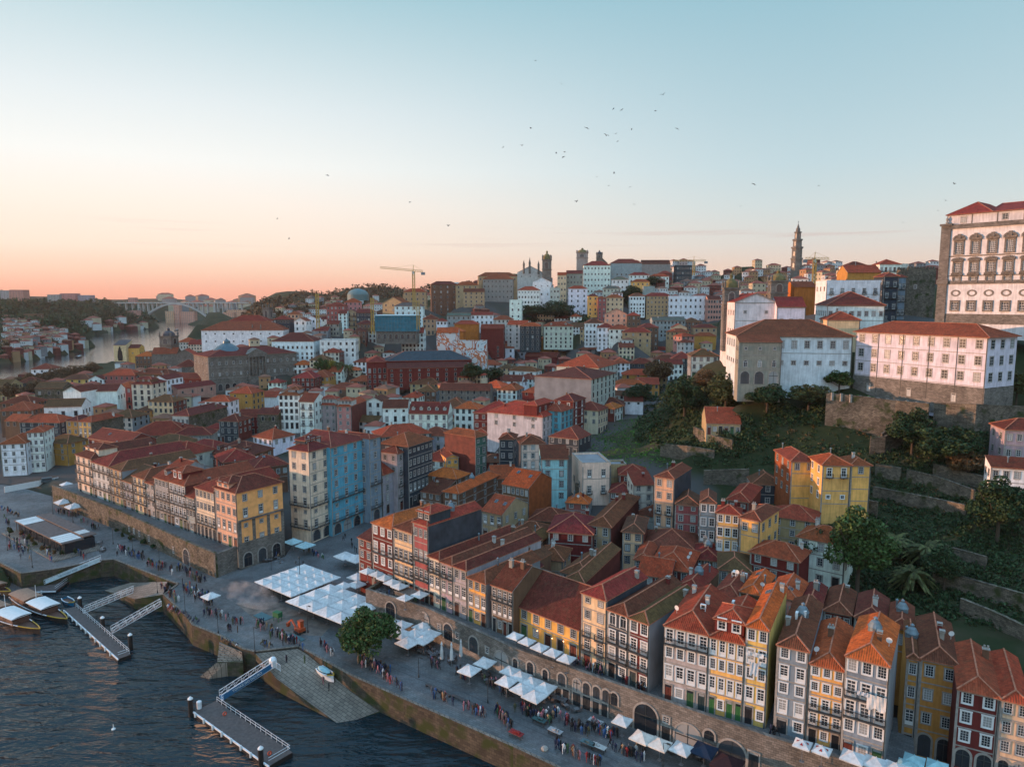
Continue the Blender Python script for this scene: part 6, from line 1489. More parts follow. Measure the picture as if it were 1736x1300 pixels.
# river bank on the city side, upper quarter, hills
lp((-300, 275, 4), (-380, 420, 2.5), (-440, 560, 2), (-440, 700, 2), (-450, 850, 2), (-470, 780, 1.5), (-490, 1000, 2), (-540, 1200, 3), (-590, 1500, 5), (-800, 1900, 25), (-1000, 2300, 20))
lp((-300, 900, 45), (-350, 1100, 62), (-420, 1300, 75), (-480, 1600, 92), (-600, 1900, 96), (-700, 2300, 80), (-300, 1500, 100), (-100, 1100, 92), (-900, 2700, 70), (-1000, 3200, 70))
lp((0, 1100, 116), (150, 900, 117), (300, 900, 116), (220, 950, 119), (400, 950, 116), (450, 800, 108), (300, 700, 97), (400, 600, 90), (200, 600, 80), (350, 500, 82), (250, 420, 72), (500, 1200, 104), (0, 1500, 100), (600, 600, 100), (700, 1500, 100), (1500, 1500, 100), (1500, 500, 100), (0, 2500, 100))
# the cathedral hill and its terraces on the right
lp((104, 226, 42), (112, 230, 44), (133, 200, 44.5), (154, 208, 44), (140, 250, 58), (148, 242, 60), (146, 232, 49), (163, 234, 64), (175, 218, 64), (160, 215, 49), (184, 205, 62), (170, 195, 47), (175, 185, 46), (205, 180, 60), (230, 190, 70), (200, 230, 70), (170, 260, 70), (150, 270, 68), (260, 140, 66), (92, 236, 40), (84, 245, 38), (150, 196, 45))
lp((98, 214, 30), (110, 206, 31), (125, 196, 32), (140, 188, 32), (118, 180, 26), (100, 190, 22), (105, 175, 19), (92, 165, 15), (85, 150, 13), (95, 145, 15), (110, 150, 19), (80, 135, 12), (90, 125, 12), (105, 125, 15), (120, 140, 21), (130, 160, 27), (100, 110, 13), (130, 120, 20), (150, 140, 28), (160, 170, 36))
lp((48, 262, 17), (56, 250, 18), (62, 236, 17), (60, 262, 22), (72, 240, 23), (75, 262, 30), (66, 222, 17), (80, 228, 24), (70, 212, 17), (84, 215, 21), (90, 226, 29), (70, 285, 32))
# far bank
lp((-700, 860, 14), (-720, 1000, 16), (-780, 1150, 18), (-900, 1350, 16), (-1050, 1600, 14), (-1040, 1850, 12), (-1180, 2150, 20), (-1350, 2450, 30), (-800, 900, 40), (-850, 1100, 52), (-950, 1300, 60), (-1150, 1500, 84), (-1150, 1800, 86), (-1300, 2200, 78), (-1500, 2500, 76), (-1000, 900, 70), (-1150, 1200, 88), (-1400, 1500, 96), (-1500, 2000, 98), (-2000, 2500, 98), (-1900, 1500, 98), (-2400, 3500, 90), (-1700, 3300, 78))
# the hill on the sunset side that keeps the low town in the shade
lp((-800, 700, 40), (-1000, 700, 88), (-1100, 450, 96), (-1100, 200, 98), (-1150, -100, 98), (-1300, 600, 102), (-1300, 0, 102), (-900, 300, 60), (-900, 0, 60), (-1900, 400, 102), (-1900, -400, 102))
def in_poly(X, Y, poly):
 ins = np.zeros(X.shape, bool); n = len(poly)
 for i in range(n):
  x1, y1 = poly[i][:2]; x2, y2 = poly[(i + 1) % n][:2]
  if y1 == y2: continue
  c = ((y1 > Y) != (y2 > Y)) & (X < (x2 - x1) * (Y - y1) / (y2 - y1) + x1)
  ins ^= c
 return ins
LP = np.array(land_pts, float)
def land_z(X, Y):
 X = np.asarray(X, float); Y = np.asarray(Y, float); out = np.zeros(X.shape)
 f = X.ravel(); g_ = Y.ravel(); res = np.zeros(f.shape)
 for i in range(0, len(f), 2000):
  dx = f[i:i + 2000, None] - LP[None, :, 0]; dy = g_[i:i + 2000, None] - LP[None, :, 1]
  d2 = dx * dx + dy * dy
  dist0 = np.sqrt(f[i:i + 2000] ** 2 + g_[i:i + 2000] ** 2)[:, None]
  eps = (3.0 + dist0 * .012) ** 2
  w = 1.0 / (d2 + eps) ** 1.8
  res[i:i + 2000] = (w * LP[None, :, 2]).sum(1) / w.sum(1)
 return res.reshape(X.shape)
# what each house hides, so that no rise of the ground stands before it
BW, BH, BS = 434, 325, 4
depth_buf = np.full((BH, BW), 1e9)
def hull_mask(pts):
 p = sorted(set((round(x / BS, 2), round(y / BS, 2)) for x, y in pts))
 def half(q):
  o = []
  for a in q:
   while len(o) > 1 and (o[-1][0] - o[-2][0]) * (a[1] - o[-2][1]) - (o[-1][1] - o[-2][1]) * (a[0] - o[-2][0]) <= 0: o.pop()
   o.append(a)
  return o
 hl = half(p)[:-1] + half(p[::-1])[:-1]
 x0, x1 = max(0, int(min(a[0] for a in hl))), min(BW, int(max(a[0] for a in hl)) + 2); y0, y1 = max(0, int(min(a[1] for a in hl))), min(BH, int(max(a[1] for a in hl)) + 2)
 if x1 <= x0 or y1 <= y0: return None
 yy, xx = np.mgrid[y0:y1, x0:x1]; ok = np.ones(xx.shape, bool)
 for k in range(len(hl)):
  (ax, ay), (bx, by) = hl[k], hl[(k + 1) % len(hl)]
  ok &= (bx - ax) * (yy + .5 - ay) - (by - ay) * (xx + .5 - ax) >= 0
 return slice(y0, y1), slice(x0, x1), ok
def box_pts(A, ang, w, d, z0, z1, rh):
 ca, sa = math.cos(R(ang)), math.sin(R(ang)); P = lambda u, v, z: shows_at((A[0] + u * ca - v * sa, A[1] + u * sa + v * ca, z))
 return [P(u, v, z) for u in (0, w) for v in (0, d) for z in (z0, z1)] + [P(w / 2, d / 2, z1 + rh)]
for q in HOUSES:
 z0 = q['o'].location.z
 mk = hull_mask(box_pts(q['A'], q['ang'], q['w'], q['d'], z0 - .5, q['top'], min(q['w'], q['d']) * .22))
 if mk: depth_buf[mk[0], mk[1]] = np.where(mk[2], np.minimum(depth_buf[mk[0], mk[1]], q['c'][1]), depth_buf[mk[0], mk[1]])
def make_land():
 rr = np.exp(np.linspace(math.log(62), math.log(5200), 190)); th = np.radians(np.linspace(-100, 62, 200))
 RR, TH = np.meshgrid(rr, th, indexing='ij'); X = RR * np.sin(TH); Y = RR * np.cos(TH)
 Z = land_z(X, Y)
 far = RR > 420
 Z = Z + far * 3.0 * np.sin(X * .021 + 1.3) * np.sin(Y * .017) * np.clip((RR - 420) / 500, 0, 1)
 Z = np.where(RR > 3300, np.maximum(Z, 60), Z)
 Z = Z - 1.0 * (RR < 420)
 wet = in_poly(X, Y, river_poly); Z = np.where(wet, -4.0, np.where(in_poly(X, Y, river_poly), Z, Z))
 flat = in_poly(X, Y, poly); Z = np.where(flat, -2.5, Z)
 bank = in_poly(X - 45, Y, river_poly) | in_poly(X - 90, Y, river_poly); Z = np.where(bank & (Y > 240) & (Y < 1350) & (X < -250) & (X > -640) & ~wet, np.minimum(Z, 1.6), Z)
 for q, lim in ((sq, 3.6), (t_out + t_in, 8.8), (tl_out + tl_in, 8.8)):
  for dx, dy in ((0, 0), (4, 0), (-4, 0), (0, 4), (0, -4)):
   Z = np.where(in_poly(X + dx, Y + dy, q), np.minimum(Z, lim), Z)
 for dx, dy in ((5, 0), (-5, 0), (0, 5), (0, -5)):
  Z = np.where(in_poly(X + dx, Y + dy, poly) & (RR < 330), np.minimum(Z, 3.9), Z)
 for _ in range(16):
  zz = Z - CAM_H; dd = Y * cp_ - zz * sp_; dd = np.where(dd < 1, 1, dd)
  ci = ((868 + FPX * X / dd) / BS).astype(int); ri = ((650 - FPX * (Y * sp_ + zz * cp_) / dd) / BS).astype(int)
  ok = (ci >= 0) & (ci < BW) & (ri >= 0) & (ri < BH) & (Y > 60); db = depth_buf[np.clip(ri, 0, BH - 1), np.clip(ci, 0, BW - 1)]
  Z = np.where(ok & (db < 1e8) & (db > Y + 7) & (Z > 3), Z - 1.0, Z)
 n, m = RR.shape
 v = np.stack([X, Y, Z], -1).reshape(-1, 3)
 ii = np.arange(n * m).reshape(n, m)
 f = np.stack([ii[:-1, :-1], ii[:-1, 1:], ii[1:, 1:], ii[1:, :-1]], -1).reshape(-1, 4)[:, ::-1]
 me = bpy.data.meshes.new('terrain'); me.from_pydata(v.tolist(), [], f.tolist()); me.materials.append(land)
 me.polygons.foreach_set('use_smooth', [True] * len(f)); me.update()
 pts = np.array([hh['c'] for hh in HOUSES]); u = np.zeros(n * m)
 for i in range(0, n * m, 4000):
  d = np.sqrt(((v[i:i + 4000, None, :2] - pts[None]) ** 2).sum(-1)).min(1); u[i:i + 4000] = np.clip((34 - d) / 14, 0, 1)
 hill = [(36, 300), (44, 250), (52, 232), (64, 212), (60, 190), (66, 140), (72, 112), (200, 60), (260, 200), (150, 260), (110, 300)]
 u[in_poly(v[:, 0], v[:, 1], hill)] = 0
 at = me.attributes.new('built_up', 'FLOAT', 'POINT'); at.data.foreach_set('value', u)
 setting(link('terrain', me))
 return rr, th, Z
LAND_R, LAND_T, LAND_Z = make_land()
_lr, _lt = np.log(LAND_R), LAND_T
def ground_at(x, y):
 r = math.log(max(math.hypot(x, y), 62.1)); t = math.atan2(x, y)
 fi = min(max((r - _lr[0]) / (_lr[1] - _lr[0]), 0), len(_lr) - 1.001); fj = min(max((t - _lt[0]) / (_lt[1] - _lt[0]), 0), len(_lt) - 1.001)
 i, j = int(fi), int(fj); a, b = fi - i, fj - j
 return (LAND_Z[i, j] * (1 - a) + LAND_Z[i + 1, j] * a) * (1 - b) + (LAND_Z[i, j + 1] * (1 - a) + LAND_Z[i + 1, j + 1] * a) * b
def on_land(px, py, y0=70, y1=2500):
 a = sight(px, py); Y = y0
 while Y < y1:
  t = Y / a[1]
  if CAM_H + a[2] * t <= ground_at(a[0] * t, Y): return Vector((a[0] * t, Y, CAM_H + a[2] * t))
  Y *= 1.006
 return None
# ------------------------------------------------------------ the rest of the packed old town
# the slopes leave more storeys showing on some far houses
for q in HOUSES:
 if q['lod'] == 2 and not q['bare']:
  ca, sa = math.cos(R(q['ang'])), math.sin(R(q['ang'])); f = (q['A'][0] + q['w'] / 2 * ca + 2 * sa, q['A'][1] + q['w'] / 2 * sa - 2 * ca)
  k = int(min(q['o'].location.z - ground_at(*f), 9.5) / 3.1)
  if k > 0 and q['w'] > 4:
   put_windows(q['o'], 'F', q['w'], q['d'], 3.1 * k, 'w' * k, q['n'], 2, q['sur'], z0=-3.1 * k, sx=1.2)
   if not q['side']:
    for fc in 'LR': put_windows(q['o'], fc, q['w'], q['d'], 3.1 * k, 'w' * k, max(2, int(q['d'] / 4)), 2, q['sur'], z0=-3.1 * k, sx=1.2)
town = [(0, 655), (170, 640), (300, 610), (340, 575), (440, 565), (520, 545), (600, 520), (760, 505), (880, 520), (1000, 545), (1120, 560), (1210, 560), (1205, 620), (1130, 650), (1060, 700), (1000, 745), (960, 780), (950, 860), (1000, 870), (1180, 880), (1300, 830), (1360, 940), (1400, 990), (1500, 1040), (1480, 1090), (1000, 1020), (870, 960), (830, 900), (650, 860), (640, 740), (480, 740), (480, 800), (330, 800), (140, 790), (90, 720), (0, 700)]
NICK = [q for q in HOUSES if q['short']]
NAME_OF = {v: k for k, v in C.items()}
used_labels = {}
def direction(dx, dy):
 if abs(dx) > abs(dy) * 1.1: return 'left of' if dx < 0 else 'right of'
 return 'behind' if dy < 0 else 'in front of'
def place_label(desc, scr):
 nn = sorted(NICK, key=lambda q: math.dist(q['scr'], scr))[:6]
 opts = [f"{desc} {direction(scr[0] - q['scr'][0], scr[1] - q['scr'][1])} {q['short']}" for q in nn[:3]]
 opts += [f"{desc} {direction(scr[0] - a['scr'][0], scr[1] - a['scr'][1])} {a['short']} and {direction(scr[0] - b_['scr'][0], scr[1] - b_['scr'][1])} {b_['short']}" for a in nn for b_ in nn if a is not b_]
 for o in opts:
  if o not in used_labels and len(o.split()) <= 16: used_labels[o] = 1; return o
 return opts[0]
fill_cols = ['white', 'pale', 'cream', 'tan', 'brown', 'grey', 'red', 'slate', 'straw', 'white', 'pale', 'brown', 'rose', 'white', 'ochre', 'white']
ROOFN = {'n': 'terracotta', 'r': 'red', 'd': 'dark red', 'm': 'mossy', 'b': 'brown', 'o': 'bright orange'}
N_FILL = 0
def plan_gap(q, c):
 dx, dy = c[0] - q['A'][0], c[1] - q['A'][1]; ca, sa = math.cos(R(q['ang'])), math.sin(R(q['ang'])); u, v = dx * ca + dy * sa, -dx * sa + dy * ca
 return math.hypot(max(-u, 0, u - q['w']), max(-v, 0, v - q['d']))
def fill_house(px, py, far):
 global N_FILL
 p = on_land(px, py)
 if p is None or p.y < 120 or p.y > 900: return
 near = min(HOUSES, key=lambda q: math.dist(q['c'], (p.x, p.y)))
 ang = near['ang'] + rnd.choice([0, 0, 0, 90, 5, -6]); ang = (ang + 90) % 180 - 90
 if ang > 62: ang -= 90
 k = 1 + max(0, p.y - 250) / 700
 for tr in range(3):
  w, d, ht = rnd.uniform(8, 13) * k * (1, .8, .65)[tr], rnd.uniform(8, 12) * k * (1, .8, .65)[tr], rnd.uniform(6.5, 11) * (1, .75, .5)[tr] * (1 + (k - 1) * .4)
  ca, sa = math.cos(R(ang)), math.sin(R(ang))
  c = (p.x + p.x / p.y * d * .35, p.y + d * .35)
  if any(plan_gap(q, c) < .40 * min(w, d) for q in HOUSES): continue
  A = (c[0] - w / 2 * ca + d / 2 * sa, c[1] - w / 2 * sa - d / 2 * ca)
  g = min(ground_at(*A), ground_at(*c), p.z) + .2
  mk = hull_mask(box_pts(A, ang, w, d, g, g + ht, d * .22))
  if not mk: return
  sub = depth_buf[mk[0], mk[1]][mk[2]]
  if len(sub) == 0 or ((sub < 1e8) & (sub > c[1])).mean() > .5: continue
  col = rnd.choice(fill_cols); rc = rnd.choice('nnrrdmmbo'); nf = 2 if ht < 8 else 3
  scr = shows_at((c[0], c[1], g + ht))
  rf = rnd.choice(['hip', 'hip', 'hf', 'px'])
  lab = place_label(f"{col} {('two', 'three')[nf - 2]}-storey house with {ROOFN[rc]} roof", scr)
  build_house(lab, (A[0], A[1], 0), ang, w, d, g, ht, col, 'sw' if nf == 2 else 'sww', max(2, int(w / 2.8)), rf, rc=rc, side=rnd.choice([None, None, None, 'g', 'r']), L=(3, 'xw' if nf == 2 else 'xww'), Rr=(3, 'xw' if nf == 2 else 'xww'), group='houses packed on the old town slopes', sky=rnd.choice([0, 0, 1]), dish=rnd.choice([0, 0, 1]) if p.y < 300 else 0, base=4)
  m_ = depth_buf[mk[0], mk[1]]; depth_buf[mk[0], mk[1]] = np.where(mk[2], np.minimum(m_, c[1]), m_); N_FILL += 1
  return
for py in range(1085, 540, -7):
 for px in range(6 + (py % 2) * 5, 1500, 10):
  if N_FILL > 84: break
  i, j = py // BS, px // BS
  if depth_buf[i, j] > 1e8 and depth_buf[max(i - 1, 0), j] > 1e8 and in_poly(np.array([px]), np.array([py]), town)[0]: fill_house(px, py, False)
print('NOTE fill', N_FILL)
# far-off roofs that read as one mass
def mass(name, n, region, label, y0, y1, seed, size=(9, 16), hts=(7, 14), tones=(0, 0, 0, 1, 1, 2, 3, 4)):
 rr = random.Random(seed); mb = MB(); k = 0; put = []
 pal_ = [plaster_w, plaster_c, clad_grey, clad_red, plaster_o]
 for _ in range(n * 6):
  if k >= n: break
  px = rr.uniform(min(p[0] for p in region), max(p[0] for p in region)); py = rr.uniform(min(p[1] for p in region), max(p[1] for p in region))
  if not in_poly(np.array([px]), np.array([py]), region)[0]: continue
  p = on_land(px, py, y0, y1)
  w, d, ht = rr.uniform(*size), rr.uniform(*size) * .9, rr.uniform(*hts)
  if p is None or any(plan_gap(q, (p.x, p.y)) < w * .7 for q in HOUSES) or any(abs(a_ - p.x) + abs(b_ - p.y) < w for a_, b_ in put): continue
  put.append((p.x, p.y)); a = rr.uniform(-.5, .5); ca, sa = math.cos(a), math.sin(a); m = rr.choice(tones)
  T = lambda x, y, z: (p.x + x * ca - y * sa, p.y + x * sa + y * ca, p.z + z)
  for q in (((0, 0), (w, 0)), ((w, 0), (w, d)), ((w, d), (0, d)), ((0, d), (0, 0))): mb.face([T(*q[0], -8), T(*q[1], -8), T(*q[1], ht), T(*q[0], ht)], m)
  e = .5; rh = min(w, d) * .24; r0, r1 = T(d / 2, d / 2, ht + rh), T(max(w - d / 2, d / 2 + .1), d / 2, ht + rh)
  c_ = [T(-e, -e, ht), T(w + e, -e, ht), T(w + e, d + e, ht), T(-e, d + e, ht)]; rm = rr.choice([5, 5, 6])
  mb.face([c_[0], c_[1], r1, r0], rm); mb.face([c_[1], c_[2], r1], rm); mb.face([c_[2], c_[3], r0, r1], rm); mb.face([c_[3], c_[0], r0], rm)
  nx = max(2, int(w / 3)); nz = max(1, int(ht / 3.3))
  for i in range(nx):
   for j in range(nz):
    x = w * (i + .5) / nx; z = ht * (j + .5) / nz
    mb.face([T(x - .55, -.06, z - .8), T(x + .55, -.06, z - .8), T(x + .55, -.06, z + .8), T(x - .55, -.06, z + .8)], 7)
  for j in range(nz):
   for y in (d * .3, d * .7): z = ht * (j + .5) / nz; mb.face([T(-.06, y + .5, z - .8), T(-.06, y - .5, z - .8), T(-.06, y - .5, z + .8), T(-.06, y + .5, z + .8)], 7)
  k += 1
 o = obj(name, mb, pal_ + [roof_far, roof_far2, glass]); o['kind'] = 'stuff'; o['label'] = label
plaster_w = plain('far_white_plaster', (.55, .55, .54), .8, var=.15, scale=.1); plaster_c = plain('far_cream_plaster', (.46, .38, .26), .8, var=.2, scale=.1); plaster_o = plain('far_ochre_plaster', (.36, .20, .10), .8, var=.2, scale=.1)
roof_far = plain('far_red_tiles', (.24, .065, .04), .85, var=.4, scale=.2); roof_far2 = plain('far_brown_tiles', (.17, .075, .045), .85, var=.4, scale=.2)
mass('distant_houses', 270, [(860, 500), (1000, 440), (1120, 440), (1250, 455), (1340, 452), (1600, 462), (1600, 500), (1450, 520), (1240, 530), (1040, 520)], 'far roofs and walls of the upper town along the skyline', 480, 1600, 5)
mass('distant_houses', 70, [(430, 545), (560, 500), (700, 482), (860, 470), (870, 500), (700, 520), (560, 545)], 'small sunlit roofs along the wooded ridge across the valley', 480, 1400, 6)
mass('distant_houses', 120, [(0, 542), (60, 548), (128, 572), (136, 588), (70, 600), (0, 612)], 'low red and pale houses on the far river bank', 600, 1500, 8, (7, 12), (4, 7))
mass('distant_houses', 14, [(130, 545), (240, 540), (245, 556), (150, 562)], 'warehouses and houses on the far headland', 900, 2300, 9, (14, 24), (5, 8))
mass('distant_houses', 22, [(225, 500), (420, 500), (415, 530), (330, 530), (250, 530)], 'hazy pale buildings beyond the arch bridge', 2500, 4600, 10, (24, 60), (12, 34), (1, 4, 2))

mass('distant_houses', 190, [(0, 650), (170, 640), (300, 600), (420, 565), (600, 525), (760, 515), (980, 555), (1200, 560), (1190, 600), (1120, 640), (1050, 690), (980, 740), (760, 760), (480, 740), (200, 740), (0, 710)], 'small roofs wedged between the bigger houses of the old town', 200, 700, 15, (7, 10), (5, 9))
# ------------------------------------------------------------ trees, palms, undergrowth, garden walls
def leaf_mat(name, rough=.7):
 m, nt, N, L, b = nodes(name)
 oi = N('ShaderNodeObjectInfo'); tc = N('ShaderNodeTexCoord'); geo = N('ShaderNodeNewGeometry')
 n1 = N('ShaderNodeTexNoise'); n1.inputs['Scale'].default_value = 1.1; n1.inputs['Detail'].default_value = 3; L(geo.outputs['Position'], n1.inputs[0])
 a = N('ShaderNodeMapRange'); a.inputs[1].default_value = .3; a.inputs[2].default_value = .7; a.inputs[3].default_value = .5; a.inputs[4].default_value = 1.7; L(n1.outputs[0], a.inputs[0])
 rp = N('ShaderNodeMapRange'); rp.inputs[3].default_value = .6; rp.inputs[4].default_value = 1.5; L(geo.outputs['Random Per Island'], rp.inputs[0])
 mu = N('ShaderNodeMath'); mu.operation = 'MULTIPLY'; L(a.outputs[0], mu.inputs[0]); L(rp.outputs[0], mu.inputs[1])
 v = N('ShaderNodeVectorMath'); v.operation = 'SCALE'; L(oi.outputs['Color'], v.inputs[0]); L(mu.outputs[0], v.inputs[3]); L(v.outputs[0], b.inputs['Base Color'])
 b.inputs['Roughness'].default_value = rough; b.inputs['Specular IOR Level'].default_value = .2
 return m
leaf = leaf_mat('leaves')
bark = plain('bark', (.075, .055, .04), .9, var=.4, scale=3)
def quads_mesh(name, pos, size, rs, up=.35, aspect=1.6):
 """many small leaf faces at pos (n,3), each with its own tilt"""
 n = len(pos); nv = rs.normal(size=(n, 3)); nv[:, 2] += up; nv /= np.linalg.norm(nv, axis=1)[:, None]
 t = rs.normal(size=(n, 3)); t -= (t * nv).sum(1)[:, None] * nv; t /= np.linalg.norm(t, axis=1)[:, None]; b = np.cross(nv, t)
 s = (size * rs.uniform(.6, 1.4, n))[:, None] if np.isscalar(size) else (size * rs.uniform(.6, 1.4, n))[:, None]
 a = t * s * .5 * aspect; c = b * s * .5
 v = np.stack([pos - a - c * .5, pos + a * .2 - c, pos + a, pos + a * .2 + c], 1).reshape(-1, 3)
 me = bpy.data.meshes.new(name); me.vertices.add(4 * n); me.vertices.foreach_set('co', v.ravel()); me.loops.add(4 * n); me.loops.foreach_set('vertex_index', np.arange(4 * n))
 me.polygons.add(n); me.polygons.foreach_set('loop_start', np.arange(n) * 4); me.materials.append(leaf); me.update(); me.validate(); return me
def crown_mesh(seed, n=8000, lobes=44, size=.062, flat=1.0, hollow=.0):
 rs = np.random.RandomState(seed); c = rs.normal(size=(lobes, 3)); c /= np.linalg.norm(c, axis=1)[:, None]; c *= rs.uniform(.30, .80, lobes)[:, None]; c[:, 2] = np.where(c[:, 2] < -.35, c[:, 2] * .5, c[:, 2])
 r = rs.uniform(.16, .32, lobes); k = rs.choice(lobes, n, p=r ** 2 / (r ** 2).sum()); d = rs.normal(size=(n, 3)); d /= np.linalg.norm(d, axis=1)[:, None]
 pos = c[k] + d * (r[k] * rs.uniform(.55, 1.05, n) ** .6)[:, None]; pos[:, 2] *= flat
 return quads_mesh('crown', pos, size, rs)
CROWNS = [crown_mesh(s, flat=f) for s, f in ((1, 1), (2, .85), (3, .9), (4, 1.1))]
BUSHES = [crown_mesh(11 + s, 1200, 14, .14, .75) for s in range(3)]
def trunk_mesh(seed, h_=1.0, r=.06, limbs=6):
 rr = random.Random(seed); m = MB()
 m.lathe([(r * 1.5, -.1), (r, .12), (r * .8, h_ * .6), (r * .5, h_)], 8, cap=False)
 for k in range(limbs):
  a = 2 * math.pi * (k + rr.random() * .6) / limbs; z = h_ * rr.uniform(.45, .85); l = rr.uniform(.35, .6)
  q = (l * math.cos(a), l * math.sin(a), z + l * rr.uniform(.5, .9)); m.bar((0, 0, z), q, r * .55); m.bar(q, (q[0] * 1.35, q[1] * 1.35, q[2] + .2), r * .3)
 return m.mesh('trunk', [bark])
TRUNKS = [trunk_mesh(1), trunk_mesh(2)]
GREENS = dict(dark=(.022, .040, .014), green=(.036, .062, .016), mid=(.05, .085, .02), rust=(.10, .058, .025), yellow=(.20, .16, .02), olive=(.055, .060, .020), lawn=(.06, .13, .022), brown=(.085, .055, .028))
def tree(label, px, py, wpx, hpx, col='dark', P_=None, trunk=.30, cat='tree', group=None, var=None, name='tree', mesh=None):
 p = P_ or on_land(px, py)
 if p is None: print('NOTE no land for', label); return
 d = p.y * cp_ - (p.z - CAM_H) * sp_; H_ = hpx / FPX * d * 1.06; r = wpx / FPX * d / 2
 o = tag(empty(name, p, rnd.uniform(0, 6)), label, cat, group)
 if trunk:
  t = link('trunk', TRUNKS[rnd.randrange(2)], o); t.scale = (r * .9, r * .9, H_ * .62)
 me = mesh or (CROWNS[var if var is not None else rnd.randrange(4)] if trunk else BUSHES[rnd.randrange(3)])
 zc_ = H_ * (trunk + (1 - trunk) / 2); c = link('crown', me, o, (0, 0, zc_), 0, GREENS[col]); c.scale = (r, r, H_ * (1 - trunk) / 2 * 1.12)
 return o
qt = quads_mesh('crown', (lambda rs: (lambda c, r, k, d: c[k] + d * (r[k] * rs.uniform(.6, 1.05, 9000) ** .5)[:, None])(*(lambda c, r: (c, r, rs.choice(46, 9000), (lambda d: d / np.linalg.norm(d, axis=1)[:, None])(rs.normal(size=(9000, 3)))))((lambda c: c / np.linalg.norm(c, axis=1)[:, None] * rs.uniform(.35, .86, 46)[:, None] * np.array([1, 1, .8]))(rs.normal(size=(46, 3)) + np.array([0, 0, .35])), rs.uniform(.16, .30, 46))))(np.random.RandomState(5)), .06, np.random.RandomState(6))
tree('broad dense evergreen tree shading the crowd on the quay', 0, 0, 112, 86, 'green', at_z(622, 1121, QZ), .10, mesh=qt)
for a in ((1452, 1012, 135, 150, 'green', 'large round bright green tree above the red roofs'), (1395, 985, 90, 90, 'dark', 'dark tree beside the maroon and yellow house'), (1606, 806, 112, 84, 'dark', 'large dark tree below the lit retaining wall'), (1545, 775, 85, 75, 'dark', 'dark tree against the diagonal stone wall'), (1636, 820, 70, 55, 'rust', 'rust tinged bush beneath the large dark tree'), (1690, 920, 110, 110, 'dark', 'dark tree below the stuccoed villa'), (1600, 1000, 80, 70, 'dark', 'dark tree by the blue garden gate'),
  (1422, 668, 56, 40, 'green', 'small round tree on the seminary lawn'), (1250, 648, 50, 32, 'olive', 'small spreading tree in front of the loggia'), (1648, 684, 52, 38, 'olive', 'flat topped tree at the right end of the seminary'), (1612, 684, 36, 30, 'olive', 'slim flat topped tree near the seminary door'), (1566, 680, 22, 18, 'rust', 'tiny reddish tree against the stone basement'), (1722, 690, 60, 60, 'olive', 'yellow green tree at the right end of the lawn'),
  (545, 640, 34, 30, 'green', 'round green tree beside the grey exchange palace'), (562, 640, 24, 30, 'yellow', 'yellow autumn tree beside the round green one'), (372, 660, 40, 34, 'rust', 'rust brown tree near the grey exchange palace'), (397, 662, 30, 32, 'brown', 'brown tree near the corner of the grey exchange palace'), (800, 652, 46, 36, 'dark', 'dark tree beside the white gabled shed'), (833, 654, 44, 32, 'dark', 'second dark tree in the courtyard of the town'), (1115, 660, 60, 50, 'rust', 'reddish tree at the edge of the green slope'), (1085, 700, 60, 50, 'dark', 'dark tree at the foot of the wire fence'),
  (1160, 715, 80, 70, 'dark', 'dark tree on the slope below the garden terrace'), (1230, 700, 90, 60, 'olive', 'olive green tree on the slope'), (1300, 705, 90, 55, 'dark', 'dark bushy tree above the veranda house'), (1370, 700, 80, 50, 'olive', 'bushy tree under the seminary lawn'), (1200, 670, 60, 40, 'rust', 'russet shrub tree on the slope'), (945, 548, 70, 34, 'dark', 'dark tree on the garden cliff below the hill church'), (905, 545, 60, 28, 'dark', 'ivy dark tree on the cliff edge'), (1070, 518, 50, 30, 'dark', 'dark tree beside the cream hill terrace house'), (1010, 500, 40, 22, 'dark', 'dark tree among the far slope houses'), (1110, 490, 40, 20, 'dark', 'dark tree below the long white roofed house'), (842, 500, 18, 18, 'dark', 'round dark tree before the grey convent block')):
 tree(a[5], *a[:5], trunk=.22)
for k, px in enumerate((6, 28, 50, 72, 92, 110, 128, 146, 160, 16, 60, 104)):
 tree(['brown plane tree in the riverside row, left end', 'brown plane tree second in the riverside row', 'broad brown plane tree third in the riverside row', 'brown plane tree in the middle of the riverside row', 'tall plane tree in the riverside row', 'plane tree near the painted tower end of the row', 'plane tree second from the right end of the riverside row', 'rounded plane tree at the right of the riverside row', 'plane tree at the right end of the riverside row', 'plane tree in front of the left end of the row', 'plane tree in front of the middle of the row', 'plane tree in front of the right part of the row'][k], 0, 0, 40, 30, 'brown', at_z(px, (684 if k > 8 else 674) - px * .17, 2), .15, group='riverside plane trees')
def palm(label, p, h_, r, n=46):
 o = tag(empty('palm_tree', p, rnd.uniform(0, 6)), label, 'palm')
 m = MB(); m.lathe([(.42, -1), (.34, h_ * .5), (.38, h_ * .9), (.5, h_)], 9); obj('trunk', m, bark, o)
 m = MB(); rr = random.Random(int(p.x))
 for k in range(n):
  a = rr.uniform(0, 6.28); e = rr.uniform(-.55, 1.1); L_ = r * rr.uniform(.8, 1.1); pr = None
  for s in range(7):
   u = s / 6; rad = L_ * u * math.cos(e * (1 - u * .5)); z = h_ + L_ * (math.sin(e) * u - .62 * u * u)
   q = Vector((rad * math.cos(a), rad * math.sin(a), z)); w = r * .13 * (1 - abs(u - .4)) ; sd = Vector((-math.sin(a), math.cos(a), 0)) * w
   if pr: m.face([pr[0] + Vector((0, 0, 0)), pr[0] - pr[1] - Vector((0, 0, w * .8)), q - sd - Vector((0, 0, w * .8)), q]); m.face([pr[0], q, q + sd - Vector((0, 0, w * .8)), pr[0] + pr[1] - Vector((0, 0, w * .8))])
   pr = (q, sd)
 obj('fronds', m, leaf, o, color=GREENS['olive'])
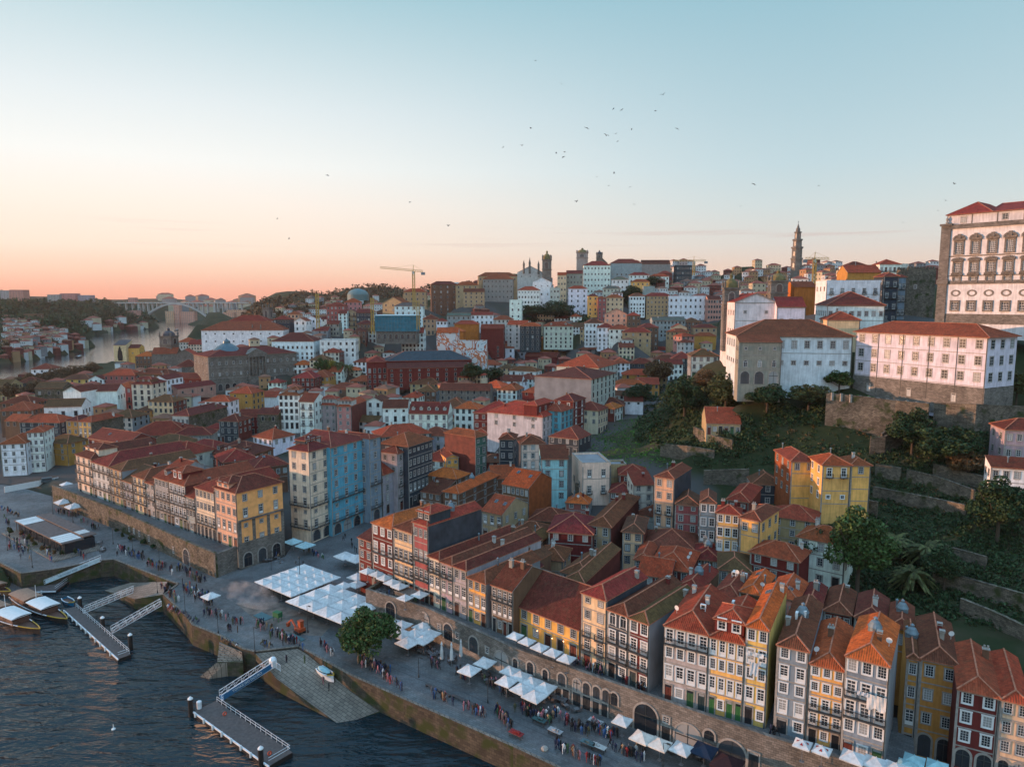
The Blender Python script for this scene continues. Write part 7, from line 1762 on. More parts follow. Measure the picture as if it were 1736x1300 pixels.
for lab, px, py, h_, r in (('large date palm with drooping fronds on the slope', 1570, 965, 5.0, 5.2), ('date palm left of the large one on the slope', 1515, 950, 5.0, 4.6), ('date palm low on the slope in front of the others', 1545, 1005, 4.5, 4.6), ('tall palm beside the pale yellow institute', 575, 648, 13, 4.5), ('second palm beside the pale yellow institute', 591, 650, 12, 4.2)):
 p = on_land(px, py)
 if p: palm(lab, p, h_, r)
def scatter(name, label, region, n, size, hgt, col, per=16, leafs=.45, y0=70, y1=2500, seed=1):
 """ground cover nobody could count"""
 rs = np.random.RandomState(seed); reg = np.array(region); P_ = []
 x0, y_0, x1, y_1 = reg[:, 0].min(), reg[:, 1].min(), reg[:, 0].max(), reg[:, 1].max(); k = 0
 for _ in range(n * 5):
  if k >= n: break
  px, py = rs.uniform(x0, x1), rs.uniform(y_0, y_1)
  if not in_poly(np.array([px]), np.array([py]), region)[0]: continue
  p = on_land(px, py, y0, y1)
  if p is None or p.z < .5 or any(abs(q['c'][0] - p.x) + abs(q['c'][1] - p.y) < q['r'] * .8 for q in HOUSES): continue
  s = size * rs.uniform(.5, 1.3); d = rs.normal(size=(per, 3)); d /= np.linalg.norm(d, axis=1)[:, None]; d[:, 2] = np.abs(d[:, 2]) * hgt
  P_.append(np.array(p) + d * s * rs.uniform(.6, 1, (per, 1))); k += 1
 if not P_: return
 me = quads_mesh(name, np.concatenate(P_), leafs, rs); o = link(name, me, color=GREENS[col]); o['kind'] = 'stuff'; o['label'] = label
scatter('undergrowth', 'dense dark shrubs covering the slope under the seminary', [(1100, 660), (1150, 640), (1300, 652), (1400, 668), (1440, 690), (1415, 725), (1310, 720), (1260, 775), (1150, 770), (1070, 745)], 1100, 1.6, 1.0, 'dark', 26, .55, seed=2)
scatter('undergrowth', 'olive scrub among the shrubs of the upper slope', [(1180, 650), (1400, 670), (1440, 700), (1380, 720), (1200, 700)], 160, 1.5, 1.1, 'olive', 26, .5, seed=3)
scatter('undergrowth', 'dark thicket on the lower right slope', [(1360, 880), (1420, 860), (1640, 900), (1736, 990), (1736, 1075), (1640, 1060), (1480, 1030), (1380, 1000)], 520, 1.3, 1.0, 'dark', 30, .42, seed=4)
scatter('undergrowth', 'ivy and bushes right of the slope below the villa', [(1620, 850), (1736, 820), (1736, 985), (1650, 950)], 240, 1.4, 1.0, 'dark', 28, .45, seed=5)
scatter('undergrowth', 'bushes around the diagonal stone wall', [(1480, 715), (1680, 730), (1690, 820), (1600, 830), (1490, 790)], 200, 1.4, 1.0, 'dark', 26, .45, seed=6)
scatter('undergrowth', 'dark scrub spread over the whole garden hillside', [(1130, 690), (1400, 700), (1736, 720), (1736, 1000), (1490, 1040), (1390, 930), (1330, 770), (1150, 760)], 1500, 1.2, .9, 'dark', 22, .42, seed=21)
scatter('undergrowth', 'brown dry brush on the garden hillside', [(1250, 730), (1480, 720), (1720, 760), (1720, 900), (1500, 860), (1320, 770)], 260, 1.0, .9, 'rust', 18, .38, seed=22)
scatter('grass', 'bright green grass on the open slope', [(1000, 735), (1060, 700), (1110, 720), (1150, 790), (1060, 795), (965, 775)], 1500, .55, .5, 'lawn', 16, .3, seed=7)
scatter('grass', 'grass strip on the seminary lawn', [(1200, 640), (1300, 652), (1440, 668), (1680, 696), (1690, 704), (1440, 690), (1300, 668)], 900, .6, .3, 'lawn', 12, .35, seed=8)
scatter('grass', 'rough scrub on the middle garden terraces', [(1150, 770), (1310, 740), (1480, 760), (1640, 830), (1630, 900), (1440, 860), (1320, 800), (1200, 800)], 1500, .9, .7, 'dark', 16, .4, seed=9)
scatter('undergrowth', 'ivy covering the cliff under the hill church', [(880, 520), (990, 515), (1000, 548), (890, 552)], 160, 4, .8, 'dark', 24, 1.3, seed=10)
scatter('woods', 'dark garden trees between the houses of the far slope', [(1050, 480), (1090, 470), (1150, 500), (1110, 540), (1040, 520)], 110, 5, 1.2, 'dark', 30, 1.5, seed=14)
scatter('woods', 'hazy wooded ridge across the valley', [(405, 540), (420, 520), (520, 496), (620, 484), (790, 470), (800, 490), (640, 512), (540, 530), (440, 550)], 420, 9, 1.1, 'brown', 34, 2.8, 480, 2000, seed=11)
scatter('woods', 'dark woods on the far river bank', [(0, 498), (90, 502), (180, 510), (235, 515), (262, 548), (240, 556), (130, 566), (60, 550), (0, 545)], 620, 11, 1.0, 'dark', 34, 3.4, 600, 2600, seed=12)
scatter('woods', 'trees between the houses of the far bank', [(0, 545), (60, 552), (140, 585), (60, 600), (0, 608)], 90, 6, 1.0, 'brown', 30, 2.0, 600, 1300, seed=13)
# garden walls on the hillside
def garden_wall(label, pts, hpx, mat=None, th=.6, drop=0):
 P_ = []; zt = []; z0 = []
 for z, x, y in pts:
  px, py = zc(z, x, y); p = on_land(px, py + hpx)
  if p is None: print('NOTE no land wall', label); return
  P_.append((p.x, p.y)); zt.append(height_at(py, p.x, p.y) + 1.1); z0.append(p.z - 4)
 tag(strip_wall('garden_wall', P_, z0, 0, th, mat or rubble, mat or rubble, .1, zs=zt), label, 'wall')
garden_wall('sunlit rubble retaining wall under the seminary lawn', [('I', 400, 130), ('I', 640, 150), ('I', 860, 180), ('I', 1080, 200)], 56)
garden_wall('sunlit retaining wall right of the diagonal ramp', [('I', 1120, 195), ('I', 1400, 205), ('I', 1733, 220)], 42)
garden_wall('long low stone wall of the middle garden terrace', [('I', 720, 755), ('I', 900, 790), ('I', 1110, 830), ('I', 1330, 880)], 14)
garden_wall('broken stone wall of the upper garden terrace', [('I', 945, 640), ('I', 1150, 690), ('I', 1390, 780)], 16)
garden_wall('short pale rubble wall beside the yellow hillside houses', [('I', 735, 605), ('I', 905, 630)], 18)
garden_wall('rubble wall behind the green slope', [('G', 1020, 425), ('G', 1200, 440), ('G', 1380, 470)], 16)
garden_wall('grey stone wall behind the tower house', [('G', 1310, 605), ('G', 1460, 600), ('G', 1610, 595)], 22)
garden_wall('stained stone wall beneath the angular cream house', [('G', 450, 690), ('G', 540, 700), ('G', 630, 690)], 26)
garden_wall('long rubble wall in the lower right garden', [('M', 1120, 10), ('M', 1400, 90), ('M', 1733, 185)], 20)
garden_wall('lowest rubble wall behind the crimson house', [('M', 1300, 210), ('M', 1500, 290), ('M', 1733, 400)], 16)
garden_wall('small stone wall above the long rubble wall', [('I', 1180, 1150), ('I', 1330, 1190), ('I', 1470, 1230)], 14)
garden_wall('rough stone wall left of the veranda house', [('G', 1240, 310), ('G', 1370, 370), ('G', 1500, 400)], 12)
for k, x in enumerate((437, 497, 560, 622, 680, 740, 803, 868, 933, 1000, 1067)):
 px, py = zc('I', x, 128 + (x - 437) * .11); p = on_land(px, py + 54)
 if p: tag(obj('pillar', (lambda m: (m.box(-.3, .3, -.3, .3, -1.6, .8), m.box(-.38, .38, -.38, .38, .8, .95), m)[2])(MB()), trim, None, (p.x + .3, p.y + .3, height_at(py, p.x, p.y) + .35)), 'short stone pillar on the sunlit retaining wall', 'pillar', 'pillars along the sunlit retaining wall')

for k, (x, y, w_, h_) in enumerate(((930, 815, 9, 16), (820, 840, 8, 12), (880, 850, 14, 10), (960, 880, 16, 10), (1000, 870, 12, 12), (1030, 905, 14, 10), (780, 800, 8, 9))): tree(['slim cypress', 'small cone shaped shrub', 'broad hedge bush', 'wide low bush', 'round bush', 'bushy hedge end', 'little bush'][k] + ' in the sunken garden by the river wall', 0, 0, w_, h_, 'dark', at_z(*zc('E', x, y), QZ), 0, 'shrub', 'shrubs of the sunken garden', name='shrub')
garden_wall('warm rubble terrace wall left of the large dark tree', [('I', 700, 430), ('I', 800, 420), ('I', 950, 330)], 26)
garden_wall('diagonal stone ramp wall climbing to the retaining wall', [('I', 780, 400), ('I', 900, 320), ('I', 1080, 215)], 22)
garden_wall('middle rubble wall under the bushes of the right garden', [('I', 1120, 600), ('I', 1300, 650), ('I', 1500, 700)], 20)
garden_wall('rubble wall below the round bright green tree', [('I', 500, 815), ('I', 620, 835), ('I', 750, 860)], 20)
# ------------------------------------------------------------ people
def body_mesh(pose, seed):
 rr = random.Random(seed)
 V = [(0, 0, .95), (0, 0, 1.2), (0, 0, 1.42), (0, 0, 1.54), (0, .02, 1.66)]; E_ = [(0, 1), (1, 2), (2, 3), (3, 4)]; r = [(.16, .12), (.155, .115), (.15, .10), (.055, .055), (.095, .105)]
 def chain(start, pts, rad):
  k = start
  for p, q in zip(pts, rad): V.append(p); r.append((q, q)); E_.append((k, len(V) - 1)); k = len(V) - 1
 if pose == 'stand':
  for s in (-1, 1):
   chain(0, [(s * .10, 0, .86), (s * .11, .02, .48), (s * .12, -.01, .06), (s * .13, .13, .04)], (.085, .06, .045, .04)); chain(2, [(s * .20, 0, 1.38), (s * .25, -.02, 1.10), (s * .22, .12, .90)], (.055, .045, .035))
 elif pose == 'walk':
  for s in (-1, 1):
   chain(0, [(s * .09, 0, .86), (s * .10, s * .20, .50), (s * .10, s * .26 - .10, .08), (s * .10, s * .26 + .03, .04)], (.085, .06, .045, .04)); chain(2, [(s * .20, 0, 1.38), (s * .24, -s * .16, 1.12), (s * .22, -s * .22 + .1, .92)], (.055, .045, .035))
 elif pose == 'sit':
  V[0] = (0, 0, .50); V[1] = (0, 0, .76); V[2] = (0, .02, .98); V[3] = (0, .03, 1.10); V[4] = (0, .06, 1.22)
  for s in (-1, 1):
   chain(0, [(s * .10, .06, .50), (s * .13, .45, .52), (s * .13, .48, .08), (s * .13, .6, .04)], (.085, .065, .045, .04)); chain(2, [(s * .20, .02, .94), (s * .25, .08, .70), (s * .16, .30, .62)], (.055, .045, .035))
 else:
  for s in (-1, 1):
   chain(0, [(s * .10, 0, .86), (s * .11, .02, .48), (s * .12, -.01, .06), (s * .13, .13, .04)], (.085, .06, .045, .04))
  chain(2, [(-.20, 0, 1.38), (-.26, .10, 1.18), (-.10, .34, 1.30)], (.055, .045, .035)); chain(2, [(.20, 0, 1.38), (.25, .02, 1.12), (.14, .28, 1.12)], (.055, .045, .035))
 me = bpy.data.meshes.new('person'); me.from_pydata(V, E_, []); o = bpy.data.objects.new('person_source', me); COL.objects.link(o)
 md = o.modifiers.new('skin', 'SKIN'); md.use_smooth_shade = True
 for k, sv in enumerate(me.skin_vertices[0].data): sv.radius = r[k]; sv.use_root = k == 0
 sb = o.modifiers.new('sub', 'SUBSURF'); sb.levels = 1; sb.render_levels = 1
 dg = bpy.context.evaluated_depsgraph_get(); out = bpy.data.meshes.new_from_object(o.evaluated_get(dg)); out.name = 'person'; bpy.data.objects.remove(o)
 hip = V[0][2]; sh = V[2][2]; neck = V[3][2]; head = V[4][2]; mi = []
 for p in out.polygons:
  c = p.center; z = c.z
  if z > neck - .02: k = 3 if (z > head + .03 or c.y < V[4][1] - .03) else 2
  elif pose == 'sit': k = 1 if (c.y > .2 and z < .6) or z < .46 else 0
  else: k = 1 if z < hip - .06 and abs(c.x) < .19 else 0
  if k == 0 and abs(c.x) > .18 and c.y > .2 and pose == 'sit': k = 0
  mi.append(k)
 out.polygons.foreach_set('material_index', mi); return out
cloth = {n: plain('cloth_' + n.replace(' ', '_'), c, .85, var=.2) for n, c in dict(black=(.012, .012, .014), navy=(.012, .02, .05), grey=(.10, .10, .11), white=(.55, .55, .54), red=(.22, .02, .02), blue=(.03, .09, .22), tan=(.28, .18, .10), green=(.04, .09, .04), orange=(.36, .11, .02), pink=(.36, .14, .16), brown=(.07, .04, .025), olive=(.06, .06, .03)).items()}
skin_m = plain('skin', (.42, .25, .17), .6, var=.1); hair_m = {'dark': plain('hair_dark', (.015, .012, .01), .7), 'brown': plain('hair_brown', (.06, .035, .02), .7), 'fair': plain('hair_fair', (.25, .17, .08), .7)}
BODY = {p: body_mesh(p, 1) for p in ('stand', 'walk', 'sit', 'hold')}
for m_ in BODY.values():
 m_.materials.clear()
 for q in ('black', 'navy'): m_.materials.append(cloth[q])
 m_.materials.append(skin_m); m_.materials.append(hair_m['dark'])
TOPS_ = ['black', 'black', 'navy', 'black', 'grey', 'black', 'white', 'red', 'blue', 'navy', 'tan', 'green', 'black', 'pink', 'brown', 'black', 'olive', 'grey', 'black', 'navy', 'brown', 'black']
LEGS = ['blue', 'black', 'navy', 'grey', 'black', 'navy', 'tan', 'black', 'brown']
VERB = dict(stand='standing', walk='walking', sit='sitting', hold='filming')
PEOPLE = []
def crowd(z_, x0, y0, x1, y1, n, spread, where, zz=QZ, poses=('stand', 'walk', 'stand', 'walk', 'hold'), grp=None):
 """n people loosely along a line of the picture, each on the ground"""
 seen = set()
 for k in range(int(n * 2.0)):
  for _ in range(60):
   t = rnd.random(); x = x0 + (x1 - x0) * t + rnd.gauss(0, spread * .6); y = y0 + (y1 - y0) * t + rnd.gauss(0, spread * .4)
   pose, a, b2 = rnd.choice(poses), rnd.choice(TOPS_), rnd.choice(LEGS)
   if (pose, a, b2) not in seen: break
  seen.add((pose, a, b2)); p = at_z(*zc(z_, x, y), zz + .01)
  PEOPLE.append((p.length, p, pose, a, b2, where, rnd.uniform(0, 6.28), rnd.choice(['dark', 'dark', 'brown', 'fair'])))
crowd('E', 0, 640, 130, 690, 9, 14, 'at the far left of the quay', poses=('sit', 'stand', 'walk'))
crowd('E', 30, 700, 60, 760, 4, 12, 'left of the pavilion')
crowd('E', 60, 860, 200, 960, 16, 34, 'on the open paving below the pavilion')
crowd('E', 150, 830, 190, 900, 6, 14, 'in a group near the pavilion front')
crowd('E', 290, 900, 350, 1000, 8, 16, 'near the pavilion terrace corner')
crowd('E', 530, 940, 570, 980, 4, 10, 'at the head of the lettered gangway')
crowd('E', 380, 665, 520, 695, 10, 10, 'between the pavilion and the white awnings')
crowd('E', 540, 720, 660, 790, 7, 14, 'on the path behind the pavilion')
crowd('E', 760, 910, 960, 980, 18, 24, 'beside the sunken garden')
crowd('E', 970, 1010, 1180, 1060, 16, 24, 'before the river wall archway')
crowd('E', 1200, 1050, 1370, 1140, 16, 28, 'below the stair wall')
crowd('J', 1080, 100, 1190, 200, 10, 20, 'near the top of the white gangways')
crowd('J', 1230, 110, 1420, 220, 28, 34, 'in the dense crowd around the lone parasol')
crowd('J', 1120, 240, 1330, 340, 13, 12, 'along the quay edge, seated', poses=('sit',))
crowd('J', 1360, 270, 1600, 350, 14, 26, 'on the open quay right of the crowd')
crowd('J', 1480, 460, 1600, 520, 6, 10, 'on the quay steps', 3.7, poses=('sit',))
crowd('J', 1500, 390, 1590, 400, 3, 8, 'by the steps')
crowd('K', 20, 350, 240, 470, 24, 26, 'crowding round the road works')
crowd('K', 60, 480, 130, 510, 4, 8, 'squatting by the quay', poses=('sit',))
crowd('K', 240, 450, 330, 520, 6, 14, 'right of the road works')
crowd('K', 450, 490, 540, 570, 8, 14, 'left of the quay tree')
crowd('K', 680, 590, 900, 680, 26, 24, 'in the shade of the quay tree')
crowd('K', 870, 700, 1000, 790, 10, 18, 'right of the quay tree by the wall')
crowd('K', 1160, 590, 1240, 650, 5, 14, 'by the closed parasols')
crowd('K', 1180, 830, 1340, 880, 7, 14, 'by the benches')
crowd('K', 1400, 900, 1580, 980, 10, 20, 'strolling the quay past the benches')
crowd('K', 1340, 670, 1420, 720, 5, 10, 'below the pair of parasols')
crowd('K', 1560, 740, 1720, 830, 12, 20, 'beside the tavern parasols')
crowd('K', 1620, 930, 1733, 1060, 14, 24, 'near the quay edge under the tavern')
for xx, where in ((230, 'strolling before the tavern parasols'), (460, 'strolling before the arched doors')):
 crowd('L', xx - 160, 920 + (xx - 230) * .12, xx + 60, 1000 + (xx - 230) * .35, 18, 34, where)
crowd('L', 320, 1160, 480, 1240, 9, 22, 'near the stalls at the quay edge')
crowd('L', 560, 1040, 720, 1120, 16, 26, 'before the small white parasol')
crowd('L', 700, 1180, 900, 1250, 12, 20, 'left of the cream parasols')
crowd('L', 520, 1260, 620, 1290, 5, 10, 'at the lower edge of the quay')
crowd('F', 20, 930, 240, 975, 16, 14, 'outside the amber corner house', 4.7, ('stand', 'sit', 'walk'))
crowd('F', 330, 910, 480, 985, 12, 18, 'crossing the square', 4.9)
crowd('F', 590, 830, 690, 930, 4, 20, 'in the street below the blue block', 5.6)
crowd('L', 430, 610, 680, 690, 14, 12, 'on the terrace before the straw yellow house', TZ, ('stand', 'sit', 'walk'))
crowd('L', 770, 740, 930, 800, 4, 8, 'on the terrace before the oxblood house', TZ)
crowd('K', 850, 145, 1120, 200, 8, 14, 'on the terrace wall corner', TZ, ('stand', 'sit'))
crowd('K', 1300, 240, 1500, 320, 6, 10, 'on the terrace before the mauve houses', TZ)
crowd('M', 40, 1075, 80, 1090, 2, 5, 'on the terrace before the azulejo house', TZ)
crowd('K', 215, 600, 220, 602, 1, 2, 'alone on the slipway in the middle', 4.2, ('stand',)); crowd('K', 340, 605, 342, 607, 1, 2, 'alone on the slipway beside the wall', 3.9, ('stand',)); crowd('K', 465, 745, 467, 747, 1, 2, 'beside the dinghy', 2.3, ('walk',)); crowd('K', 502, 790, 504, 792, 1, 2, 'below the dinghy', 1.9, ('stand',))
PEOPLE.sort(key=lambda q: q[0])
for d_, p, pose, a, b2, where, rz, hc in PEOPLE[:296]:
 me = link('person', BODY[pose], None, p, rz); s = rnd.uniform(.95, 1.06); me.scale = (s * 1.08, s * 1.08, s)
 for i, mt in enumerate((cloth[a], cloth[b2], skin_m, hair_m[hc])): me.material_slots[i].link = 'OBJECT'; me.material_slots[i].material = mt
 tag(me, f'person in {a} top and {b2} trousers {VERB[pose]} {where}', 'person', 'people ' + where)
mb = MB(); CM = list(cloth); src = {k: ([v.co.copy() for v in m_.vertices], [(tuple(q.vertices), q.material_index) for q in m_.polygons]) for k, m_ in BODY.items()}
for d_, p, pose, a, b2, where, rz, hc in PEOPLE[296:]:
 vs, fs = src[pose]; M_ = Matrix.Translation(p) @ Matrix.Rotation(rz, 4, 'Z'); i0 = len(mb.v); mb.v += [tuple(M_ @ v) for v in vs]
 for f, k in fs: mb.f.append(tuple(i0 + i for i in f)); mb.m.append((CM.index(a), CM.index(b2), len(CM), len(CM) + 1)[k])
if PEOPLE[296:]: o = obj('crowd', mb, [cloth[c_] for c_ in CM] + [skin_m, hair_m['dark']]); o['kind'] = 'stuff'; o['label'] = 'small figures of the farther crowd on the left quay'
# ------------------------------------------------------------ gulls over the town
gull_m = plain('gull_grey', (.05, .05, .055), .7)
def gull(k):
 m = MB(); f = (.10, .22, -.08)[k]
 m.lathe([(.01, -.35), (.09, -.1), (.10, .05), (.06, .25), (.01, .36)], 6); m.v = [(x, z, y) for x, y, z in m.v]
 for s in (-1, 1):
  m.face([(0, .12, .02), (s * .45, .16, f * 1.6), (s * .45, -.10, f * 1.6), (0, -.14, .02)]); m.face([(s * .45, .16, f * 1.6), (s * .95, -.02, f * .9), (s * .45, -.10, f * 1.6)])
 return m.mesh('gull', [gull_m])
GULL = [gull(k) for k in range(3)]
for k, (px, py) in enumerate(((952, 143), (1124, 161), (1111, 188), (1040, 185), (1054, 187), (1148, 218), (1044, 227), (1028, 230), (995, 217), (957, 258), (943, 260), (955, 266), (1012, 300), (1041, 294), (1068, 317), (1032, 315), (1075, 347), (1278, 312), (1388, 315), (1255, 350), (908, 103), (853, 250), (885, 247), (900, 217), (470, 371), (490, 405), (555, 297), (60, 349), (760, 383), (1531, 377), (1603, 340), (1618, 312), (1590, 357), (695, 343), (977, 342), (1071, 219), (1047, 240))):
 p = at_y(px, py, rnd.uniform(190, 300)); o = link('gull', GULL[k % 3], None, p, rnd.uniform(0, 6.28)); o.rotation_euler = (rnd.uniform(-.4, .4), rnd.uniform(-.4, .4), rnd.uniform(0, 6.28)); tag(o, 'small dark gull wheeling in the open sky', 'bird', 'gulls in the sky')
# ------------------------------------------------------------ parasols and awnings
canvas = tinted('canvas', .8, .28, .2, .22)
steel = plain('grey_steel', (.25, .26, .27), .4, .5)
white_metal = plain('white_metal', (.62, .64, .65), .4)
blue_paint = plain('blue_paint', (.02, .10, .20), .4)
deck = plain('deck_planks', (.085, .07, .065), .7, var=.4, scale=2)
dark_hull = plain('dark_hull', (.02, .018, .017), .4)
CW = (.58, .58, .565)
def canopy_mesh(w, d):
 def f(m):
  a, b = w / 2, d / 2; t = .2
  c = [(-a, -b, 0), (a, -b, 0), (a, b, 0), (-a, b, 0)]; top = (0, 0, min(w, d) * .26)
  for k in range(4):
   p, q = c[k], c[(k + 1) % 4]; mid = ((p[0] + q[0]) / 2 * .97, (p[1] + q[1]) / 2 * .97, -.05)
   m.face([p, mid, top]); m.face([mid, q, top]); m.face([(p[0], p[1], -t), (q[0], q[1], -t), q, mid, p])
  m.lathe([(.07, top[2] - .02), (.05, top[2] + .15)], 6, (0, 0, 0))
 return simple(('cnp', round(w, 1), round(d, 1)), 'canopy', f, [canvas])
def parasol(label, p, w, ang, group, col=CW, d=None, hgt=2.7):
 o = tag(empty('parasol', p, ang), label, 'parasol', group)
 c = link('canopy', canopy_mesh(w, d or w), o, (0, 0, hgt), 0, col)
 link('pole', simple(('pol', hgt), 'pole', lambda m: (m.lathe([(.04, 0), (.04, hgt + .5)], 6), m.box(-.3, .3, -.3, .3, 0, .08)), [steel]), o)
 return o
ORD = ['first', 'second', 'third', 'fourth', 'fifth', 'sixth', 'seventh', 'eighth', 'ninth', 'tenth', 'eleventh', 'twelfth']
def canopy_grid(q, n, mm, z, base, what, group):
 """q: four picture corners near-left, far-left, far-right, near-right of the canopy edges at height z"""
 P4 = [at_z(x, y, z) for x, y in q]
 u = (P4[3] - P4[0]) / n; v = (P4[1] - P4[0]) / mm; ang = math.atan2(u.y, u.x)
 for j in range(mm):
  for i in range(n):
   c = P4[0] + u * (i + .5) + v * (j + .5); c.z = base
   parasol(f'{what}, {ORD[i]} along from the river, {ORD[j]} row', c, u.length * .98, ang, group, CW, v.length * .98, z - base)
canopy_grid([(431, 985.5), (515.6, 955), (578, 978.5), (493.4, 1011.7)], 4, 6, 7.4, 4.7, 'pyramid canopy of the marquee', 'canopies of the large white marquee')
canopy_grid([(483, 1018.6), (560, 989), (655, 1027), (578, 1056.7)], 4, 3, 7.4, 4.56, 'big roadside parasol', 'white parasols beside the quay road')
U = R(-37)
for z_, x, y, w, base, lab, kw in (('K', 600, 80, 3.4, 4.7, 'single white parasol behind the road side rows', {}), ('K', 668, 190, 3.0, 4.6, 'small white parasol at the back of the road side rows', {}), ('K', 690, 20, 3.6, 4.8, 'white parasol under the red corner house', {}), ('K', 690, 70, 3.6, 4.7, 'pale parasol beneath the terrace end wall', {}), ('F', 610, 945, 4.4, 5.4, 'wide white awning by the low dark red wing', {}), ('F', 690, 965, 4.4, 5.3, 'second wide white awning by the low dark red wing', {}),
 ('K', 905, 320, 3.6, 4.56, 'white parasol beside the little gate house, lit from below', {}), ('K', 990, 340, 3.4, 4.56, 'white parasol against the little gate house', {}), ('K', 1080, 400, 3.8, 4.56, 'white parasol right of the quay tree, middle of its group', {}), ('K', 1175, 400, 3.6, 4.56, 'white parasol right of the quay tree, farthest right', {}), ('K', 1030, 455, 3.8, 4.56, 'white parasol right of the quay tree, nearest the road', {}), ('K', 1130, 350, 3.4, 4.56, 'white parasol right of the quay tree, at the back', {}), ('K', 1130, 440, 3.2, 4.56, 'small white parasol right of the quay tree', {}), ('K', 985, 400, 3.6, 4.56, 'white parasol beside the quay tree crown', {}),
 ('F', 760, 1045, 2.8, 10, 'white parasol at the terrace end before the dark red terrace house', {}), ('F', 825, 1065, 2.8, 10, 'white parasol before the dark red terrace house', {}), ('F', 875, 1090, 2.8, 10, 'white parasol before the yellow terrace house, left', {}), ('F', 925, 1120, 2.9, 10, 'white parasol before the yellow terrace house, middle', {}), ('F', 975, 1145, 2.9, 10, 'white parasol before the yellow terrace house, right', {}), ('F', 1010, 1222, 2.6, 10, 'round topped white parasol over the wall corner', {}), ('F', 1110, 1200, 2.9, 10, 'lone white parasol before the rose terrace house', {}),
 ('K', 1440, 640, 3.3, 4.56, 'white parasol nearer the road in the pair below the arches', {}), ('K', 1545, 590, 3.3, 4.56, 'white parasol nearer the arches in the pair', {}),
 ('L', 20, 645, 3.0, 4.56, 'white parasol at the back left of the group under the tavern', {}), ('L', 90, 680, 3.1, 4.56, 'white parasol at the back middle of the group under the tavern', {}), ('L', -5, 715, 3.1, 4.56, 'white parasol at the left of the group under the tavern', {}), ('L', 165, 720, 3.2, 4.56, 'white parasol in the middle of the group under the tavern', {}), ('L', 95, 765, 3.2, 4.56, 'white parasol at the front left of the group under the tavern', {}), ('L', 252, 757, 3.3, 4.56, 'white parasol at the right of the group under the tavern', {}), ('L', 183, 812, 3.4, 4.56, 'white parasol nearest the road in the group under the tavern', {}),
 ('L', 52, 412, 2.5, 10, 'leftmost white parasol on the tavern terrace', {}), ('L', 132, 448, 2.5, 10, 'second white parasol on the tavern terrace', {}), ('L', 217, 487, 2.6, 10, 'middle white parasol on the tavern terrace', {}), ('L', 306, 523, 2.6, 10, 'fourth white parasol on the tavern terrace', {}), ('L', 396, 563, 2.6, 10, 'rightmost white parasol on the tavern terrace', {}),
 ('L', 768, 975, 2.7, 4.56, 'small white parasol left of the big dark archway', {}), ('L', 898, 1085, 3.0, 4.56, 'cream parasol right of the big dark archway', {'col': (.62, .57, .50)}), ('L', 1018, 1130, 3.0, 4.56, 'second cream parasol right of the big dark archway', {'col': (.62, .57, .50)}), ('L', 1165, 1160, 3.0, 4.56, 'white parasol beside the navy awning', {}), ('L', 1315, 1170, 3.4, 4.56, 'navy blue square awning below the arcade', {'col': (.012, .025, .05)}), ('L', 1470, 1255, 4.0, 4.56, 'dark maroon awning at the lower edge', {'col': (.03, .012, .014)}),
 ('M', 255, 1130, 2.3, 10, 'white parasol with small red triangles before the azulejo house', {}), ('M', 385, 1170, 2.3, 10, 'white parasol with small red triangles before the canary house', {}), ('M', 590, 1215, 2.9, 10, 'left white parasol before the blue grey end house', {}), ('M', 745, 1255, 2.9, 10, 'middle white parasol before the blue grey end house', {}), ('M', 880, 1295, 2.9, 10, 'right white parasol before the blue grey end house', {}), ('M', 1000, 1235, 2.6, 9, 'pale teal parasol in the shade of the black archway', {'col': (.30, .50, .52)}), ('M', 1155, 1275, 2.6, 9, 'second pale teal parasol in the shade of the black archway', {'col': (.30, .50, .52)}), ('M', 960, 1275, 2.6, 9, 'third pale teal parasol in the shade of the black archway', {'col': (.30, .50, .52)}),
 ('E', 425, 588, 4.6, 4.56, 'flat white awning near the river wall, left', {}), ('E', 497, 617, 4.6, 4.56, 'flat white awning near the river wall, right', {}), ('E', 470, 492, 4.2, 6, 'cream awning at the end of the left terrace', {'col': (.62, .55, .45)}), ('E', 445, 470, 3.6, 6, 'white awning beside the arcaded lane', {}), ('F', 265, 850, 3.8, 5.4, 'pale teal awning at the foot of the tall cream corner block', {'col': (.34, .50, .52)}), ('F', 345, 875, 4.0, 5.3, 'second pale teal awning at the foot of the tall cream corner block', {'col': (.34, .50, .52)}), ('J', 1405, 148, 3.2, 4.56, 'lone white parasol in the drifting smoke', {})):
 px, py = zc(z_, x, y); p = at_z(px, py, base + 3.0); p.z = base
 o = parasol(lab, p, w, U + rnd.uniform(-.06, .06), 'restaurant parasols on the quay', **kw)
 if 'red triangles' in lab:
  m = MB()
  for a in (0, 1.5708, 3.1416, 4.712):
   ca, sa = math.cos(a), math.sin(a); T = lambda u, v: (u * ca + (w / 2 - v) * sa * 1.0, u * sa - (w / 2 - v) * ca, 2.7 + .52 * v + .05)
   m.face([T(-.22, .35), T(.22, .35), T(0, .75)])
  obj('printed_mark', m, plain('mark_red', (.30, .02, .02), .8) if 'mark_red' not in MATS else MATS['mark_red'], o)
for k, (x, y) in enumerate(((1257, 630), (1322, 635), (1385, 612), (1450, 575))):
 p = at_z(*zc('K', x, y), QZ); o = tag(empty('closed_parasol', p), ['leftmost tall folded white parasol', 'second tall folded white parasol', 'third tall folded white parasol', 'rightmost tall folded white parasol'][k] + ' in the empty cafe by the arches', 'parasol', 'folded parasols in the empty cafe')
 m = MB(); m.lathe([(.05, 0), (.05, 1.6)], 6); obj('pole', m, steel, o); m = MB(); m.lathe([(.12, 1.5), (.34, 1.7), (.3, 3.2), (.16, 4.4), (.22, 4.6), (.04, 5.2)], 8); obj('canopy', m, canvas, o, color=CW)
